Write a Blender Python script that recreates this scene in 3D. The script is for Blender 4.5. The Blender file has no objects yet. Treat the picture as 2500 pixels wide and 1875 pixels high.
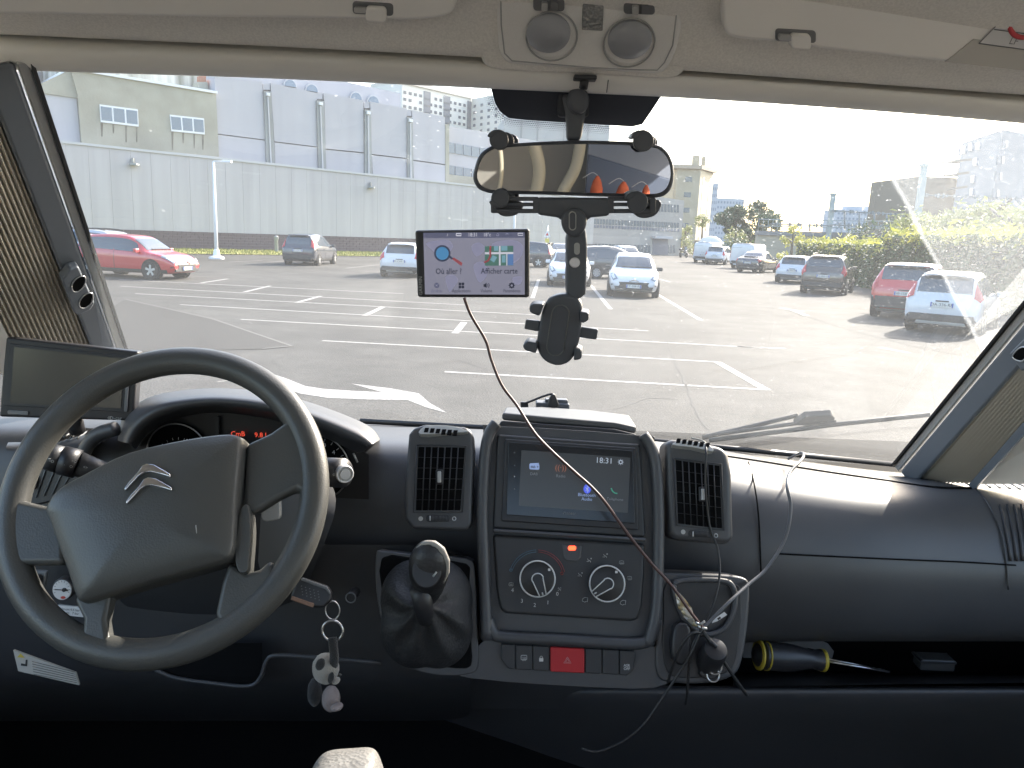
import bpy, bmesh, math, random
from mathutils import Vector, Matrix
random.seed(7)
S = bpy.context.scene
COL = S.collection
# ---------------------------------------------------------------- camera
F = 1878.0
PITCH, ROLL = math.radians(11), 0.04
CAM = Vector((0, 0, 2.0))
fw = Vector((0, math.cos(PITCH), -math.sin(PITCH)))
_r0, _u0 = Vector((1, 0, 0)), Vector((0, math.sin(PITCH), math.cos(PITCH)))
rt = _r0 * math.cos(ROLL) + _u0 * math.sin(ROLL)
up = -_r0 * math.sin(ROLL) + _u0 * math.cos(ROLL)
cd = bpy.data.cameras.new('camera')
cam = bpy.data.objects.new('camera', cd); COL.objects.link(cam)
cam.matrix_world = Matrix.Translation(CAM) @ Matrix((rt, up, -fw)).transposed().to_4x4()
cd.sensor_width = 36; cd.lens = 36 * F / 2500
cd.clip_start = 0.02; cd.clip_end = 2000
S.camera = cam
# ---------------------------------------------------------------- sky, sun, exposure
SUN_AZ, SUN_EL = math.radians(42), math.radians(31)
W = bpy.data.worlds.new('World'); S.world = W; W.use_nodes = True
nt = W.node_tree
sky = nt.nodes.new('ShaderNodeTexSky'); sky.sky_type = 'NISHITA'; sky.sun_disc = False
sky.sun_elevation = SUN_EL; sky.sun_rotation = SUN_AZ
sky.dust_density = 3.0; sky.air_density = 1.2; sky.ozone_density = 1.0
nt.links.new(sky.outputs[0], nt.nodes['Background'].inputs[0])
nt.nodes['Background'].inputs[1].default_value = 0.15
sl = bpy.data.lights.new('sun', 'SUN'); sl.energy = 3.2; sl.angle = math.radians(0.55); sl.color = (1, 0.93, 0.82)
so = bpy.data.objects.new('sun', sl); COL.objects.link(so)
sun_dir = Vector((math.sin(SUN_AZ) * math.cos(SUN_EL), math.cos(SUN_AZ) * math.cos(SUN_EL), math.sin(SUN_EL)))
so.rotation_euler = (-sun_dir).to_track_quat('-Z', 'Y').to_euler()
so.location = (60, 60, 60)
vs = S.view_settings
vs.view_transform = 'Standard'; vs.look = 'None'; vs.exposure = 2.2; vs.gamma = 1.0; vs.use_curve_mapping = False
cy = S.cycles
cy.use_denoising = True; cy.max_bounces = 10; cy.diffuse_bounces = 5; cy.glossy_bounces = 4
cy.transparent_max_bounces = 12; cy.sample_clamp_indirect = 8; cy.caustics_reflective = False; cy.caustics_refractive = False

# ---------------------------------------------------------------- projection of photograph points onto real surfaces
def ray(px, py):
    return fw + rt * ((px - 1250) / F) - up * ((py - 937.5) / F)
def atY(px, py, y):
    d = ray(px, py); return CAM + d * (y / d.y)
def gnd(px, py, z=0.0):
    d = ray(px, py); return CAM + d * ((z - CAM.z) / d.z)
class Pl:
    """a plane in the place; n faces the viewer"""
    def __init__(s, p0, n):
        s.p0 = Vector(p0); s.n = Vector(n).normalized()
    def __call__(s, px, py, off=0.0):
        d = ray(px, py); t = (s.p0 + s.n * off - CAM).dot(s.n) / d.dot(s.n)
        return CAM + d * t
    def pw(s, px, py):   # metres per photograph pixel there
        return (s(px + 5, py) - s(px - 5, py)).length / 10

# ---------------------------------------------------------------- materials
MATS = {}
def mat(name, col, rough=0.5, metal=0.0, spec=0.5, emit=None, estr=0.0, bump=None, var=None, coat=0.0, rvar=None, stretch=None, sheen=0.0):
    if name in MATS: return MATS[name]
    m = bpy.data.materials.new(name); m.use_nodes = True
    t = m.node_tree; b = t.nodes['Principled BSDF']
    b.inputs['Base Color'].default_value = (*col, 1); b.inputs['Roughness'].default_value = rough
    b.inputs['Metallic'].default_value = metal; b.inputs['Specular IOR Level'].default_value = spec
    if coat: b.inputs['Coat Weight'].default_value = coat; b.inputs['Coat Roughness'].default_value = 0.06
    if sheen: b.inputs['Sheen Weight'].default_value = sheen
    if emit: b.inputs['Emission Color'].default_value = (*emit, 1); b.inputs['Emission Strength'].default_value = estr
    tc = None
    def coords():
        nonlocal tc
        if tc is None:
            tc = t.nodes.new('ShaderNodeTexCoord')
            if stretch:
                mp = t.nodes.new('ShaderNodeMapping'); mp.inputs['Scale'].default_value = stretch
                t.links.new(tc.outputs['Object'], mp.inputs[0]); tc = mp
        return tc.outputs['Object'] if 'Object' in tc.outputs else tc.outputs[0]
    if var:   # (scale, amount, other colour or None, detail)
        nz = t.nodes.new('ShaderNodeTexNoise'); nz.inputs['Scale'].default_value = var[0]; nz.inputs['Detail'].default_value = var[3] if len(var) > 3 else 5
        t.links.new(coords(), nz.inputs['Vector'])
        mr = t.nodes.new('ShaderNodeMapRange'); mr.inputs['From Min'].default_value = 0.35; mr.inputs['From Max'].default_value = 0.68
        t.links.new(nz.outputs['Fac'], mr.inputs['Value'])
        mx = t.nodes.new('ShaderNodeMix'); mx.data_type = 'RGBA'
        c2 = var[2] if len(var) > 2 and var[2] else tuple(c * (1 - var[1]) for c in col)
        mx.inputs['A'].default_value = (*col, 1); mx.inputs['B'].default_value = (*c2, 1)
        t.links.new(mr.outputs[0], mx.inputs['Factor']); t.links.new(mx.outputs['Result'], b.inputs['Base Color'])
        if rvar:
            m2 = t.nodes.new('ShaderNodeMapRange'); m2.inputs['To Min'].default_value = rough - rvar; m2.inputs['To Max'].default_value = rough + rvar
            t.links.new(nz.outputs['Fac'], m2.inputs['Value']); t.links.new(m2.outputs[0], b.inputs['Roughness'])
    if bump:  # (scale, strength, distance[, type])
        if len(bump) > 3 and bump[3] == 'V':
            nz = t.nodes.new('ShaderNodeTexVoronoi'); nz.inputs['Scale'].default_value = bump[0]; o = nz.outputs['Distance']
        else:
            nz = t.nodes.new('ShaderNodeTexNoise'); nz.inputs['Scale'].default_value = bump[0]; nz.inputs['Detail'].default_value = 3; o = nz.outputs['Fac']
        t.links.new(coords(), nz.inputs['Vector'])
        bp = t.nodes.new('ShaderNodeBump'); bp.inputs['Strength'].default_value = bump[1]; bp.inputs['Distance'].default_value = bump[2]
        t.links.new(o, bp.inputs['Height']); t.links.new(bp.outputs[0], b.inputs['Normal'])
    MATS[name] = m
    return m

# ---------------------------------------------------------------- mesh helpers
def link(name, me, m=None, parent=None):
    o = bpy.data.objects.new(name, me); COL.objects.link(o)
    if m is not None and me is not None and not me.materials: me.materials.append(m)
    if parent is not None: o.parent = parent; o.matrix_parent_inverse = parent_inv(parent)
    return o
def parent_inv(p):
    return p.matrix_basis.inverted() if p.parent is None else Matrix.Identity(4)
def thing(name, label, cat, loc=(0, 0, 0), rz=0.0, group=None, kind=None):
    o = bpy.data.objects.new(name, None); COL.objects.link(o); o.empty_display_size = 0.1
    o.location = loc; o.rotation_euler = (0, 0, rz)
    return tag(o, label, cat, group, kind)
def tag(o, label=None, cat=None, group=None, kind=None):
    if label: o['label'] = label
    if cat: o['category'] = cat
    if group: o['group'] = group
    if kind: o['kind'] = kind
    return o
def mk(name, vs_, fs, m, parent=None, smooth=False, local=False):
    me = bpy.data.meshes.new(name); me.from_pydata([tuple(v) for v in vs_], [], fs); me.update()
    bm = bmesh.new(); bm.from_mesh(me); bmesh.ops.recalc_face_normals(bm, faces=bm.faces); bm.to_mesh(me); bm.free()
    if smooth: me.polygons.foreach_set('use_smooth', [True] * len(me.polygons))
    o = bpy.data.objects.new(name, me); COL.objects.link(o); me.materials.append(m)
    if parent is not None:
        o.parent = parent
        if not local: o.matrix_parent_inverse = parent_inv(parent)
    return o
def bev(o, w, seg=2, ang=35):
    b = o.modifiers.new('bevel', 'BEVEL'); b.width = w; b.segments = seg; b.limit_method = 'ANGLE'; b.angle_limit = math.radians(ang)
    o.data.polygons.foreach_set('use_smooth', [True] * len(o.data.polygons))
    try: b.harden_normals = True
    except Exception: pass
    return o
def sub(o, l=2):
    s = o.modifiers.new('sub', 'SUBSURF'); s.levels = l; s.render_levels = l
    o.data.polygons.foreach_set('use_smooth', [True] * len(o.data.polygons)); return o
def prism_data(poly, vec):
    n = len(poly); a = [Vector(p) for p in poly]; b = [p + Vector(vec) for p in a]
    return a + b, [list(range(n)), list(range(2 * n - 1, n - 1, -1))] + [[i, (i + 1) % n, n + (i + 1) % n, n + i] for i in range(n)]
def prism(name, poly, vec, m, parent=None, bw=0.0, seg=2, local=False):
    v, f = prism_data(poly, vec); o = mk(name, v, f, m, parent, local=local)
    if bw: bev(o, bw, seg)
    return o
def pp(name, pix, pl, front, back, m, parent=None, bw=0.0, seg=2):
    """pixel outline laid on plane pl, from height `front` towards the viewer to `back` behind"""
    return prism(name, [pl(x, y, 0) + pl.n * front for x, y in pix], pl.n * (back - front), m, parent, bw, seg)
def box_data(c, s, R=None):
    c = Vector(c); v = []
    for z in (-.5, .5):
        for x, y in ((-.5, -.5), (.5, -.5), (.5, .5), (-.5, .5)):
            p = Vector((x * s[0], y * s[1], z * s[2]))
            v.append(c + (R @ p if R else p))
    return v, [[0, 3, 2, 1], [4, 5, 6, 7], [0, 1, 5, 4], [1, 2, 6, 5], [2, 3, 7, 6], [3, 0, 4, 7]]
def box(name, c, s, m, parent=None, bw=0.0, R=None, local=False, seg=2):
    v, f = box_data(c, s, R); o = mk(name, v, f, m, parent, local=local)
    if bw: bev(o, bw, seg)
    return o
def joinpieces(pieces):
    V, Fc = [], []
    for v, f in pieces:
        k = len(V); V += list(v); Fc += [[i + k for i in q] for q in f]
    return V, Fc
def frames(pts):
    pts = [Vector(p) for p in pts]; T = []
    for i in range(len(pts)):
        T.append((pts[min(i + 1, len(pts) - 1)] - pts[max(i - 1, 0)]).normalized())
    n = T[0].orthogonal().normalized(); out = []
    for t in T:
        n = (n - t * n.dot(t)).normalized(); out.append((n, t.cross(n)))
    return pts, out
def tube_data(pts, r, k=8, closed=False):
    pts, fr = frames(pts); V, Fc = [], []
    rr = r if isinstance(r, (list, tuple)) else [r] * len(pts)
    for p, (a, b), q in zip(pts, fr, rr):
        for j in range(k):
            th = 2 * math.pi * j / k; V.append(p + (a * math.cos(th) + b * math.sin(th)) * q)
    n = len(pts)
    for i in range(n if closed else n - 1):
        i2 = (i + 1) % n
        for j in range(k): Fc.append([i * k + j, i * k + (j + 1) % k, i2 * k + (j + 1) % k, i2 * k + j])
    if not closed: Fc += [list(range(k))[::-1], list(range((n - 1) * k, n * k))]
    return V, Fc
def tube(name, pts, r, m, parent=None, k=8, smooth=True, local=False):
    v, f = tube_data(pts, r, k); return mk(name, v, f, m, parent, smooth, local)
def ring_data(c, u, v, R, r, n=48, k=8):
    V, Fc = [], []; c, u, v = Vector(c), Vector(u), Vector(v); w = u.cross(v)
    for i in range(n):
        a = 2 * math.pi * i / n; d = u * math.cos(a) + v * math.sin(a)
        for j in range(k):
            b = 2 * math.pi * j / k; V.append(c + d * (R + r * math.cos(b)) + w * r * math.sin(b))
    for i in range(n):
        for j in range(k): Fc.append([i * k + j, ((i + 1) % n) * k + j, ((i + 1) % n) * k + (j + 1) % k, i * k + (j + 1) % k])
    return V, Fc
def lathe_data(c, u, v, w, prof, n=32):
    """prof: (radius, height along w)"""
    V, Fc = [], []; c, u, v, w = Vector(c), Vector(u), Vector(v), Vector(w); k = len(prof)
    for i in range(n):
        a = 2 * math.pi * i / n; d = u * math.cos(a) + v * math.sin(a)
        for r, h in prof: V.append(c + d * r + w * h)
    for i in range(n):
        for j in range(k - 1): Fc.append([i * k + j, ((i + 1) % n) * k + j, ((i + 1) % n) * k + j + 1, i * k + j + 1])
    for j in (0, k - 1):
        if prof[j][0] > 1e-6: Fc.append([i * k + j for i in range(n)])
    return V, Fc
def lathe(name, c, u, v, w, prof, m, parent=None, n=32, local=False):
    a, b = lathe_data(c, u, v, w, prof, n); o = mk(name, a, b, m, parent, True, local)
    bev(o, 0.0004, 1, 40) if False else None
    es = o.modifiers.new('edge', 'EDGE_SPLIT'); es.split_angle = math.radians(38)
    return o
def axes(n, hint=(1, 0, 0)):
    n = Vector(n).normalized(); u = Vector(hint); u = (u - n * u.dot(n)).normalized(); return u, n.cross(u), n
def cr(pts, per=6, closed=False):
    """Catmull-Rom through points"""
    pts = [Vector(p) for p in pts]; n = len(pts); out = []
    seg = n if closed else n - 1
    for i in range(seg):
        if closed: a, b, c, d = pts[(i - 1) % n], pts[i], pts[(i + 1) % n], pts[(i + 2) % n]
        else: a, b, c, d = pts[max(i - 1, 0)], pts[i], pts[i + 1], pts[min(i + 2, n - 1)]
        for k in range(per):
            t = k / per
            out.append(0.5 * ((2 * b) + (c - a) * t + (2 * a - 5 * b + 4 * c - d) * t * t + (3 * b - a - 3 * c + d) * t ** 3))
    if not closed: out.append(pts[-1])
    return out
def crp(pix, per=5, closed=True):
    return [(p.x, p.y) for p in cr([(x, y, 0) for x, y in pix], per, closed)]
def rr(x0, y0, x1, y1, r, n=4, sl=0.0):
    """rounded rectangle in pixels, sl = downward slope to the right"""
    out = []; xc = (x0 + x1) / 2
    for cx, cyy, a0 in ((x1 - r, y0 + r, -90), (x1 - r, y1 - r, 0), (x0 + r, y1 - r, 90), (x0 + r, y0 + r, 180)):
        for i in range(n + 1):
            a = math.radians(a0 + 90 * i / n); X = cx + r * math.cos(a); out.append((X, cyy + r * math.sin(a) + sl * (X - xc)))
    return out
def grid_data(rows):
    nr, nc = len(rows), len(rows[0])
    return [p for r in rows for p in r], [[i * nc + j, i * nc + j + 1, (i + 1) * nc + j + 1, (i + 1) * nc + j] for i in range(nr - 1) for j in range(nc - 1)]
def solid(o, t, off=-1):
    s = o.modifiers.new('solid', 'SOLIDIFY'); s.thickness = t; s.offset = off; return o
FONT = {}
def text_mesh(txt, size, depth=0.0, bold=0.0):
    key = (txt, round(size, 5), depth, bold)
    if key in FONT: return FONT[key]
    c = bpy.data.curves.new('t', 'FONT'); c.body = txt; c.size = size; c.align_x = 'CENTER'; c.align_y = 'CENTER'; c.extrude = depth; c.offset = bold; c.resolution_u = 2
    o = bpy.data.objects.new('t', c); COL.objects.link(o)
    dg = bpy.context.evaluated_depsgraph_get(); me = bpy.data.meshes.new_from_object(o.evaluated_get(dg))
    bpy.data.objects.remove(o); bpy.data.curves.remove(c)
    FONT[key] = me; return me
def ptext(txt, px, py, hpx, pl, off, m, parent, slope=0.0, rot=0.0, bold=0.0, squeeze=1.0):
    """lettering lying on plane pl, centred at a photograph point, cap height hpx"""
    p = pl(px, py, 0) + pl.n * off
    u = (pl(px + 10, py + 10 * slope) - pl(px, py)).normalized(); v = pl.n.cross(u)
    if v.dot(up) < 0: v = -v
    if rot: c, s = math.cos(rot), math.sin(rot); u, v = u * c + v * s, v * c - u * s
    size = pl.pw(px, py) * hpx / 0.70
    me = text_mesh(txt, size, 0.0, bold * size).copy(); me.materials.clear(); me.materials.append(m)
    o = bpy.data.objects.new('lettering', me); COL.objects.link(o)
    M4 = Matrix((u * squeeze, v, u.cross(v))).transposed().to_4x4(); M4.translation = p
    me.transform(M4)
    if parent is not None: o.parent = parent; o.matrix_parent_inverse = parent_inv(parent)
    return o
def pdisc(name, px, py, rpx, pl, front, back, m, parent, n=28, bw=0.0, sq=1.0):
    c = pl(px, py); u, v, w = axes(pl.n); r = rpx * pl.pw(px, py)
    return prism(name, [c + (u * math.cos(2 * math.pi * i / n) + v * sq * math.sin(2 * math.pi * i / n)) * r + pl.n * front for i in range(n)], pl.n * (back - front), m, parent, bw)
def pring(name, px, py, Rpx, rpx, pl, off, m, parent, n=40):
    c = pl(px, py) + pl.n * off; u, v, w = axes(pl.n); k = pl.pw(px, py)
    a, b = ring_data(c, u, v, Rpx * k, rpx * k, n, 6); return mk(name, a, b, m, parent, True)
def pline(name, pix, wpx, pl, off, m, parent, k=5):
    pts = [pl(x, y) + pl.n * off for x, y in pix]; return tube(name, pts, wpx * 0.5 * pl.pw(*pix[0]), m, parent, k)
# ================================================================ OUTSIDE: ground and markings
def asphalt():
    m = bpy.data.materials.new('asphalt'); m.use_nodes = True; t = m.node_tree; b = t.nodes['Principled BSDF']
    tc = t.nodes.new('ShaderNodeTexCoord')
    def noise(sc, det, lo, hi):
        n = t.nodes.new('ShaderNodeTexNoise'); n.inputs['Scale'].default_value = sc; n.inputs['Detail'].default_value = det
        t.links.new(tc.outputs['Object'], n.inputs['Vector'])
        r = t.nodes.new('ShaderNodeMapRange'); r.inputs['From Min'].default_value = 0.3; r.inputs['From Max'].default_value = 0.7
        r.inputs['To Min'].default_value = lo; r.inputs['To Max'].default_value = hi
        t.links.new(n.outputs['Fac'], r.inputs['Value']); return r.outputs[0], n
    a, _ = noise(0.22, 6, 0.68, 1.28); c, _ = noise(1.3, 6, 0.80, 1.18); d, n3 = noise(38, 4, 0.62, 1.4); e, _ = noise(11, 3, 0.85, 1.15)
    def mul(x, y):
        q = t.nodes.new('ShaderNodeMath'); q.operation = 'MULTIPLY'; t.links.new(x, q.inputs[0]); t.links.new(y, q.inputs[1]); return q.outputs[0]
    f = mul(mul(a, c), mul(d, e))
    v = t.nodes.new('ShaderNodeTexVoronoi'); v.feature = 'DISTANCE_TO_EDGE'; v.inputs['Scale'].default_value = 0.09
    nz = t.nodes.new('ShaderNodeTexNoise'); nz.inputs['Scale'].default_value = 0.9; nz.inputs['Detail'].default_value = 6
    t.links.new(tc.outputs['Object'], nz.inputs['Vector'])
    mixv = t.nodes.new('ShaderNodeMix'); mixv.data_type = 'RGBA'; mixv.inputs['Factor'].default_value = 0.35
    t.links.new(tc.outputs['Object'], mixv.inputs['A']); 
    sc = t.nodes.new('ShaderNodeVectorMath'); sc.operation = 'MULTIPLY_ADD'; sc.inputs[1].default_value = (3.2, 3.2, 0); t.links.new(nz.outputs['Color'], sc.inputs[0]); t.links.new(tc.outputs['Object'], sc.inputs[2])
    t.links.new(sc.outputs[0], v.inputs['Vector'])
    cr_ = t.nodes.new('ShaderNodeMapRange'); cr_.inputs['From Min'].default_value = 0.0; cr_.inputs['From Max'].default_value = 0.006; cr_.inputs['To Min'].default_value = 0.8; cr_.inputs['To Max'].default_value = 1.0
    t.links.new(v.outputs['Distance'], cr_.inputs['Value'])
    f = mul(f, cr_.outputs[0])
    col = t.nodes.new('ShaderNodeMix'); col.data_type = 'RGBA'; col.blend_type = 'MULTIPLY'; col.inputs['Factor'].default_value = 1
    col.inputs['A'].default_value = (0.052, 0.0505, 0.047, 1); t.links.new(f, col.inputs['B'])
    t.links.new(col.outputs['Result'], b.inputs['Base Color'])
    b.inputs['Roughness'].default_value = 0.85; b.inputs['Specular IOR Level'].default_value = 0.2
    bp = t.nodes.new('ShaderNodeBump'); bp.inputs['Strength'].default_value = 0.5; bp.inputs['Distance'].default_value = 0.02
    t.links.new(n3.outputs['Fac'], bp.inputs['Height']); t.links.new(bp.outputs[0], b.inputs['Normal'])
    return m
M_ASPH = asphalt()
ground = mk('ground', [(-900, -300, 0), (900, -300, 0), (900, 1200, 0), (-900, 1200, 0)], [[0, 1, 2, 3]], M_ASPH)
tag(ground, 'worn grey asphalt of the open car park', 'ground', kind='structure')
M_PAINT = mat('road_paint', (0.30, 0.295, 0.28), 0.8, var=(22, 0.5, (0.12, 0.117, 0.11), 7))
M_PAINT2 = mat('worn_road_paint', (0.17, 0.165, 0.155), 0.85, var=(24, 0.5, (0.085, 0.082, 0.075), 6))
def gline(x0, y0, x1, y1, w=0.098, m=None):
    a, b = gnd(x0, y0), gnd(x1, y1); d = (b - a).normalized(); s = Vector((-d.y, d.x, 0)) * w / 2; z = Vector((0, 0, 0.004))
    return mk('painted_line', [a - s + z, b - s + z, b + s + z, a + s + z], [[0, 1, 2, 3]], m or M_PAINT, ground)
for q in ((1085, 908, 1872, 952), (787, 832, 1751, 884), (588, 780, 1890, 851), (440, 744, 1583, 808), (330, 717, 1420, 775),
          (295, 699, 1140, 745), (290, 683, 985, 717), (600, 704, 640, 704)):
    if q[0] != 600: gline(*q)
for q in ((1751, 884, 1872, 953, .14), (490, 691, 556, 681, .13), (597, 713, 660, 698, .13), (724, 739, 783, 723, .14), (890, 771, 936, 749, .14), (1111, 814, 1133, 787, .15),
          (1442, 696, 1491, 755, .13), (1599, 715, 1711, 782, .14), (1300, 728, 1315, 683, .13), (1605, 680, 1637, 689, .12), (1800, 846, 1917, 851, .1),
          (462, 606, 463, 606.3, .1)):
    if q[0] != 462: gline(*q)
for q in ((1905, 752, 1955, 760, .3), (1938, 758, 1970, 772, .22), (2145, 848, 2220, 862, .16), (530, 1011 - 78, 620, 922, .06), (660, 640, 760, 634, .12), (560, 640, 640, 636, .12), (845, 655, 930, 646, .12)):
    gline(*q, m=M_PAINT2)
# big turn arrow in front of the vehicle
arrow = [(640, 905), (700, 925), (745, 943), (790, 950), (880, 956), (935, 958), (905, 950), (857, 937), (955, 949), (1022, 961), (1050, 985), (1092, 1009),
         (1040, 995), (995, 977), (905, 976), (800, 972), (735, 962), (680, 945), (625, 930)]
ar = mk('painted_arrow', [gnd(x, y) + Vector((0, 0, .004)) for x, y in arrow], [list(range(len(arrow)))], M_PAINT, ground)
# resurfaced patch of darker asphalt
M_PATCH = mat('patched_asphalt', (0.036, 0.035, 0.033), 0.9, spec=.15, var=(42, 0.4, (0.06, 0.058, 0.055), 5), bump=(60, 0.5, 0.02))
patch = [(304, 731), (520, 780), (712, 846), (640, 853), (330, 860), (200, 800)]
mk('asphalt_patch', [gnd(x, y) + Vector((0, 0, .008)) for x, y in patch], [list(range(len(patch)))], M_PATCH, ground)
M_SEAM = mat('asphalt_seam', (0.075, 0.072, 0.067), 0.9)
for q in ((304, 731, 520, 780), (520, 780, 712, 846), (712, 846, 640, 853)):
    a, b = gnd(q[0], q[1]), gnd(q[2], q[3]); d = (b - a).normalized(); s = Vector((-d.y, d.x, 0)) * .03; z = Vector((0, 0, .012))
    mk('asphalt_seam', [a - s + z, b - s + z, b + s + z, a + s + z], [[0, 1, 2, 3]], M_SEAM, ground)

M_CRACK = mat('asphalt_crack', (0.036, 0.035, 0.033), 0.95)
def crack(pix, w):
    pts = []
    for (xa, ya), (xb, yb) in zip(pix, pix[1:]):
        for i in range(7):
            t_ = i / 7; pts.append(gnd(xa + (xb - xa) * t_ + random.uniform(-4, 4), ya + (yb - ya) * t_))
    V2, F2 = [], []
    for i, p in enumerate(pts):
        d = (pts[min(i + 1, len(pts) - 1)] - pts[max(i - 1, 0)]).normalized(); s_ = Vector((-d.y, d.x, 0)) * w * random.uniform(.3, .6); V2 += [p - s_ + Vector((0, 0, .004)), p + s_ + Vector((0, 0, .004))]
    F2 = [[2 * i, 2 * i + 1, 2 * i + 3, 2 * i + 2] for i in range(len(pts) - 1)]
    mk('asphalt_crack', V2, F2, M_CRACK, ground)
crack([(1612, 790), (1640, 860), (1672, 930), (1690, 985), (1735, 1060)], .035); crack([(1500, 1000), (1580, 972), (1660, 975)], .03); crack([(1040, 895), (1120, 880), (1200, 905)], .03); crack([(1900, 750), (2050, 800), (2250, 850), (2420, 880)], .04); crack([(820, 880), (930, 870), (1060, 893)], .025)
# ================================================================ warehouse along the car park
WA = math.radians(42)
WN = Vector((math.sin(WA), -math.cos(WA), 0)); WU = Vector((math.cos(WA), math.sin(WA), 0))
WP = Vector((-18.46, 61.29, 0))
wall_pl = Pl(WP, WN)
up_pl = Pl(WP - WN * 1.2, WN)
M_CLAD = mat('white_cladding', (0.40, 0.392, 0.41), 0.6, stretch=(1, 1, 0.05), var=(1.6, 0.2, (0.345, 0.34, 0.355), 7))
M_CLAD2 = mat('white_panel', (0.40, 0.40, 0.43), 0.55, stretch=(1, 1, 0.1), var=(0.5, 0.1, (0.35, 0.352, 0.38), 5))
M_CONC = mat('stained_concrete', (0.36, 0.35, 0.285), 0.85, var=(0.5, 0.3, (0.27, 0.26, 0.21), 7), bump=(6, 0.3, 0.03))
M_STAIN = mat('dark_stain', (0.10, 0.09, 0.07), 0.95, var=(2, 0.5, (0.2, 0.185, 0.15), 5))
M_PIL = mat('grey_metal_column', (0.26, 0.28, 0.28), 0.5, metal=0.2, stretch=(1, 1, .1), var=(1.4, .3, None, 5))
M_COPE = mat('coping', (0.42, 0.43, 0.45), 0.5)
M_BRK = mat('plum_brick', (0.10, 0.075, 0.085), 0.8)
M_MORT = mat('plum_mortar', (0.16, 0.14, 0.145), 0.9)
M_WFR = mat('white_window_frame', (0.72, 0.74, 0.76), 0.4)
M_GLASS = mat('building_glass', (0.10, 0.15, 0.22), 0.12, spec=0.8)
def vz(pl, x, y, z): p = pl(x, y); return Vector((p.x, p.y, z))
wh = thing('warehouse', 'long white clad warehouse with grey columns behind the car park', 'warehouse', WP)
# lower wall: one long panel run with vertical cladding panels
u_of = lambda p: (p - WP).dot(WU)
ua, ub = u_of(wall_pl(-260, 500)), u_of(wall_pl(1450, 550))
topz = lambda u: 6.72 - max(0, (u + 6)) * 0.016
BZ = 1.28
npan = 46
for i in range(npan):
    a = ua + (ub - ua) * i / npan; b = ua + (ub - ua) * (i + 1) / npan - 0.012
    pts = [WP + WU * a + Vector((0, 0, BZ)), WP + WU * b + Vector((0, 0, BZ)), WP + WU * b + Vector((0, 0, topz(b))), WP + WU * a + Vector((0, 0, topz(a)))]
    prism('cladding_panel', pts, -WN * 0.25, M_CLAD, wh)
prism('wall', [WP + WU * ua + Vector((0, 0, 0)) - WN * .03, WP + WU * ub + Vector((0, 0, 0)) - WN * .03, WP + WU * ub + Vector((0, 0, topz(ub) - .02)) - WN * .03, WP + WU * ua + Vector((0, 0, topz(ua) - .02)) - WN * .03], -WN * 20, M_CLAD, wh)
prism('coping', [WP + WU * ua + Vector((0, 0, topz(ua))) + WN * .08, WP + WU * ub + Vector((0, 0, topz(ub))) + WN * .08, WP + WU * ub + Vector((0, 0, topz(ub) + .16)) + WN * .08, WP + WU * ua + Vector((0, 0, topz(ua) + .16)) + WN * .08], -WN * .5, M_COPE, wh)
# plum brick plinth, bricks in courses (too small to pick apart at this distance: one part)
pieces = []
bl, bh = 0.62, 0.2
z = 0.0; row = 0
while z < BZ - .05:
    u = ua - (bl / 2 if row % 2 else 0)
    while u < ub:
        h0 = WN * (0.03 + random.uniform(0, .02))
        pieces.append(prism_data([WP + WU * u + Vector((0, 0, z)) + h0, WP + WU * (u + bl - .03) + Vector((0, 0, z)) + h0, WP + WU * (u + bl - .03) + Vector((0, 0, min(z + bh - .02, BZ - .01))) + h0, WP + WU * u + Vector((0, 0, min(z + bh - .02, BZ - .01))) + h0], -WN * .2))
        u += bl
    z += bh; row += 1
v, f = joinpieces(pieces); tag(mk('brick_plinth', v, f, M_BRK, wh), kind='stuff')
prism('plinth_mortar', [WP + WU * ua, WP + WU * ub, WP + WU * ub + Vector((0, 0, BZ - .02)), WP + WU * ua + Vector((0, 0, BZ - .02))], -WN * .25, M_MORT, wh)
# small lamps and vents on the wall
for (x, y) in ((325, 402), (903, 458)):
    p = wall_pl(x, y); box('wall_lamp', p + WN * .25, (.5, .5, .14), M_PIL, wh, .02); box('lamp_stem', p + WN * .1 + Vector((0, 0, .25)), (.12, .3, .35), M_PIL, wh)
# grass strip and its edging
M_GRASS = mat('grass', (0.19, 0.21, 0.045), 0.9, var=(0.6, 0.4, (0.27, 0.25, 0.07), 5), bump=(30, .6, .05))
gd = 8.4
gz = [WP + WU * ua + WN * .05, WP + WU * ub + WN * .05, WP + WU * ub + WN * gd, WP + WU * ua + WN * gd]
verge = mk('verge', [p + Vector((0, 0, .05)) for p in gz], [[0, 1, 2, 3]], M_GRASS); tag(verge, 'narrow grass verge below the warehouse wall', 'verge', kind='structure')
bl_ = []
for i in range(20000):
    u = random.uniform(ua, ub * .9); w = random.uniform(.1, gd - .05); p = WP + WU * u + WN * w; h = random.uniform(.06, .2); a = random.uniform(0, 6.28)
    d = Vector((math.cos(a), math.sin(a), 0)) * .05; t_ = Vector((random.uniform(-.05, .05), random.uniform(-.05, .05), h))
    bl_.append(([p - d, p + d, p + t_], [[0, 1, 2]]))
v, f = joinpieces(bl_); gr = mk('grass', v, f, M_GRASS); tag(gr, 'short yellow-green grass along the foot of the warehouse', 'grass', kind='stuff')
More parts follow.
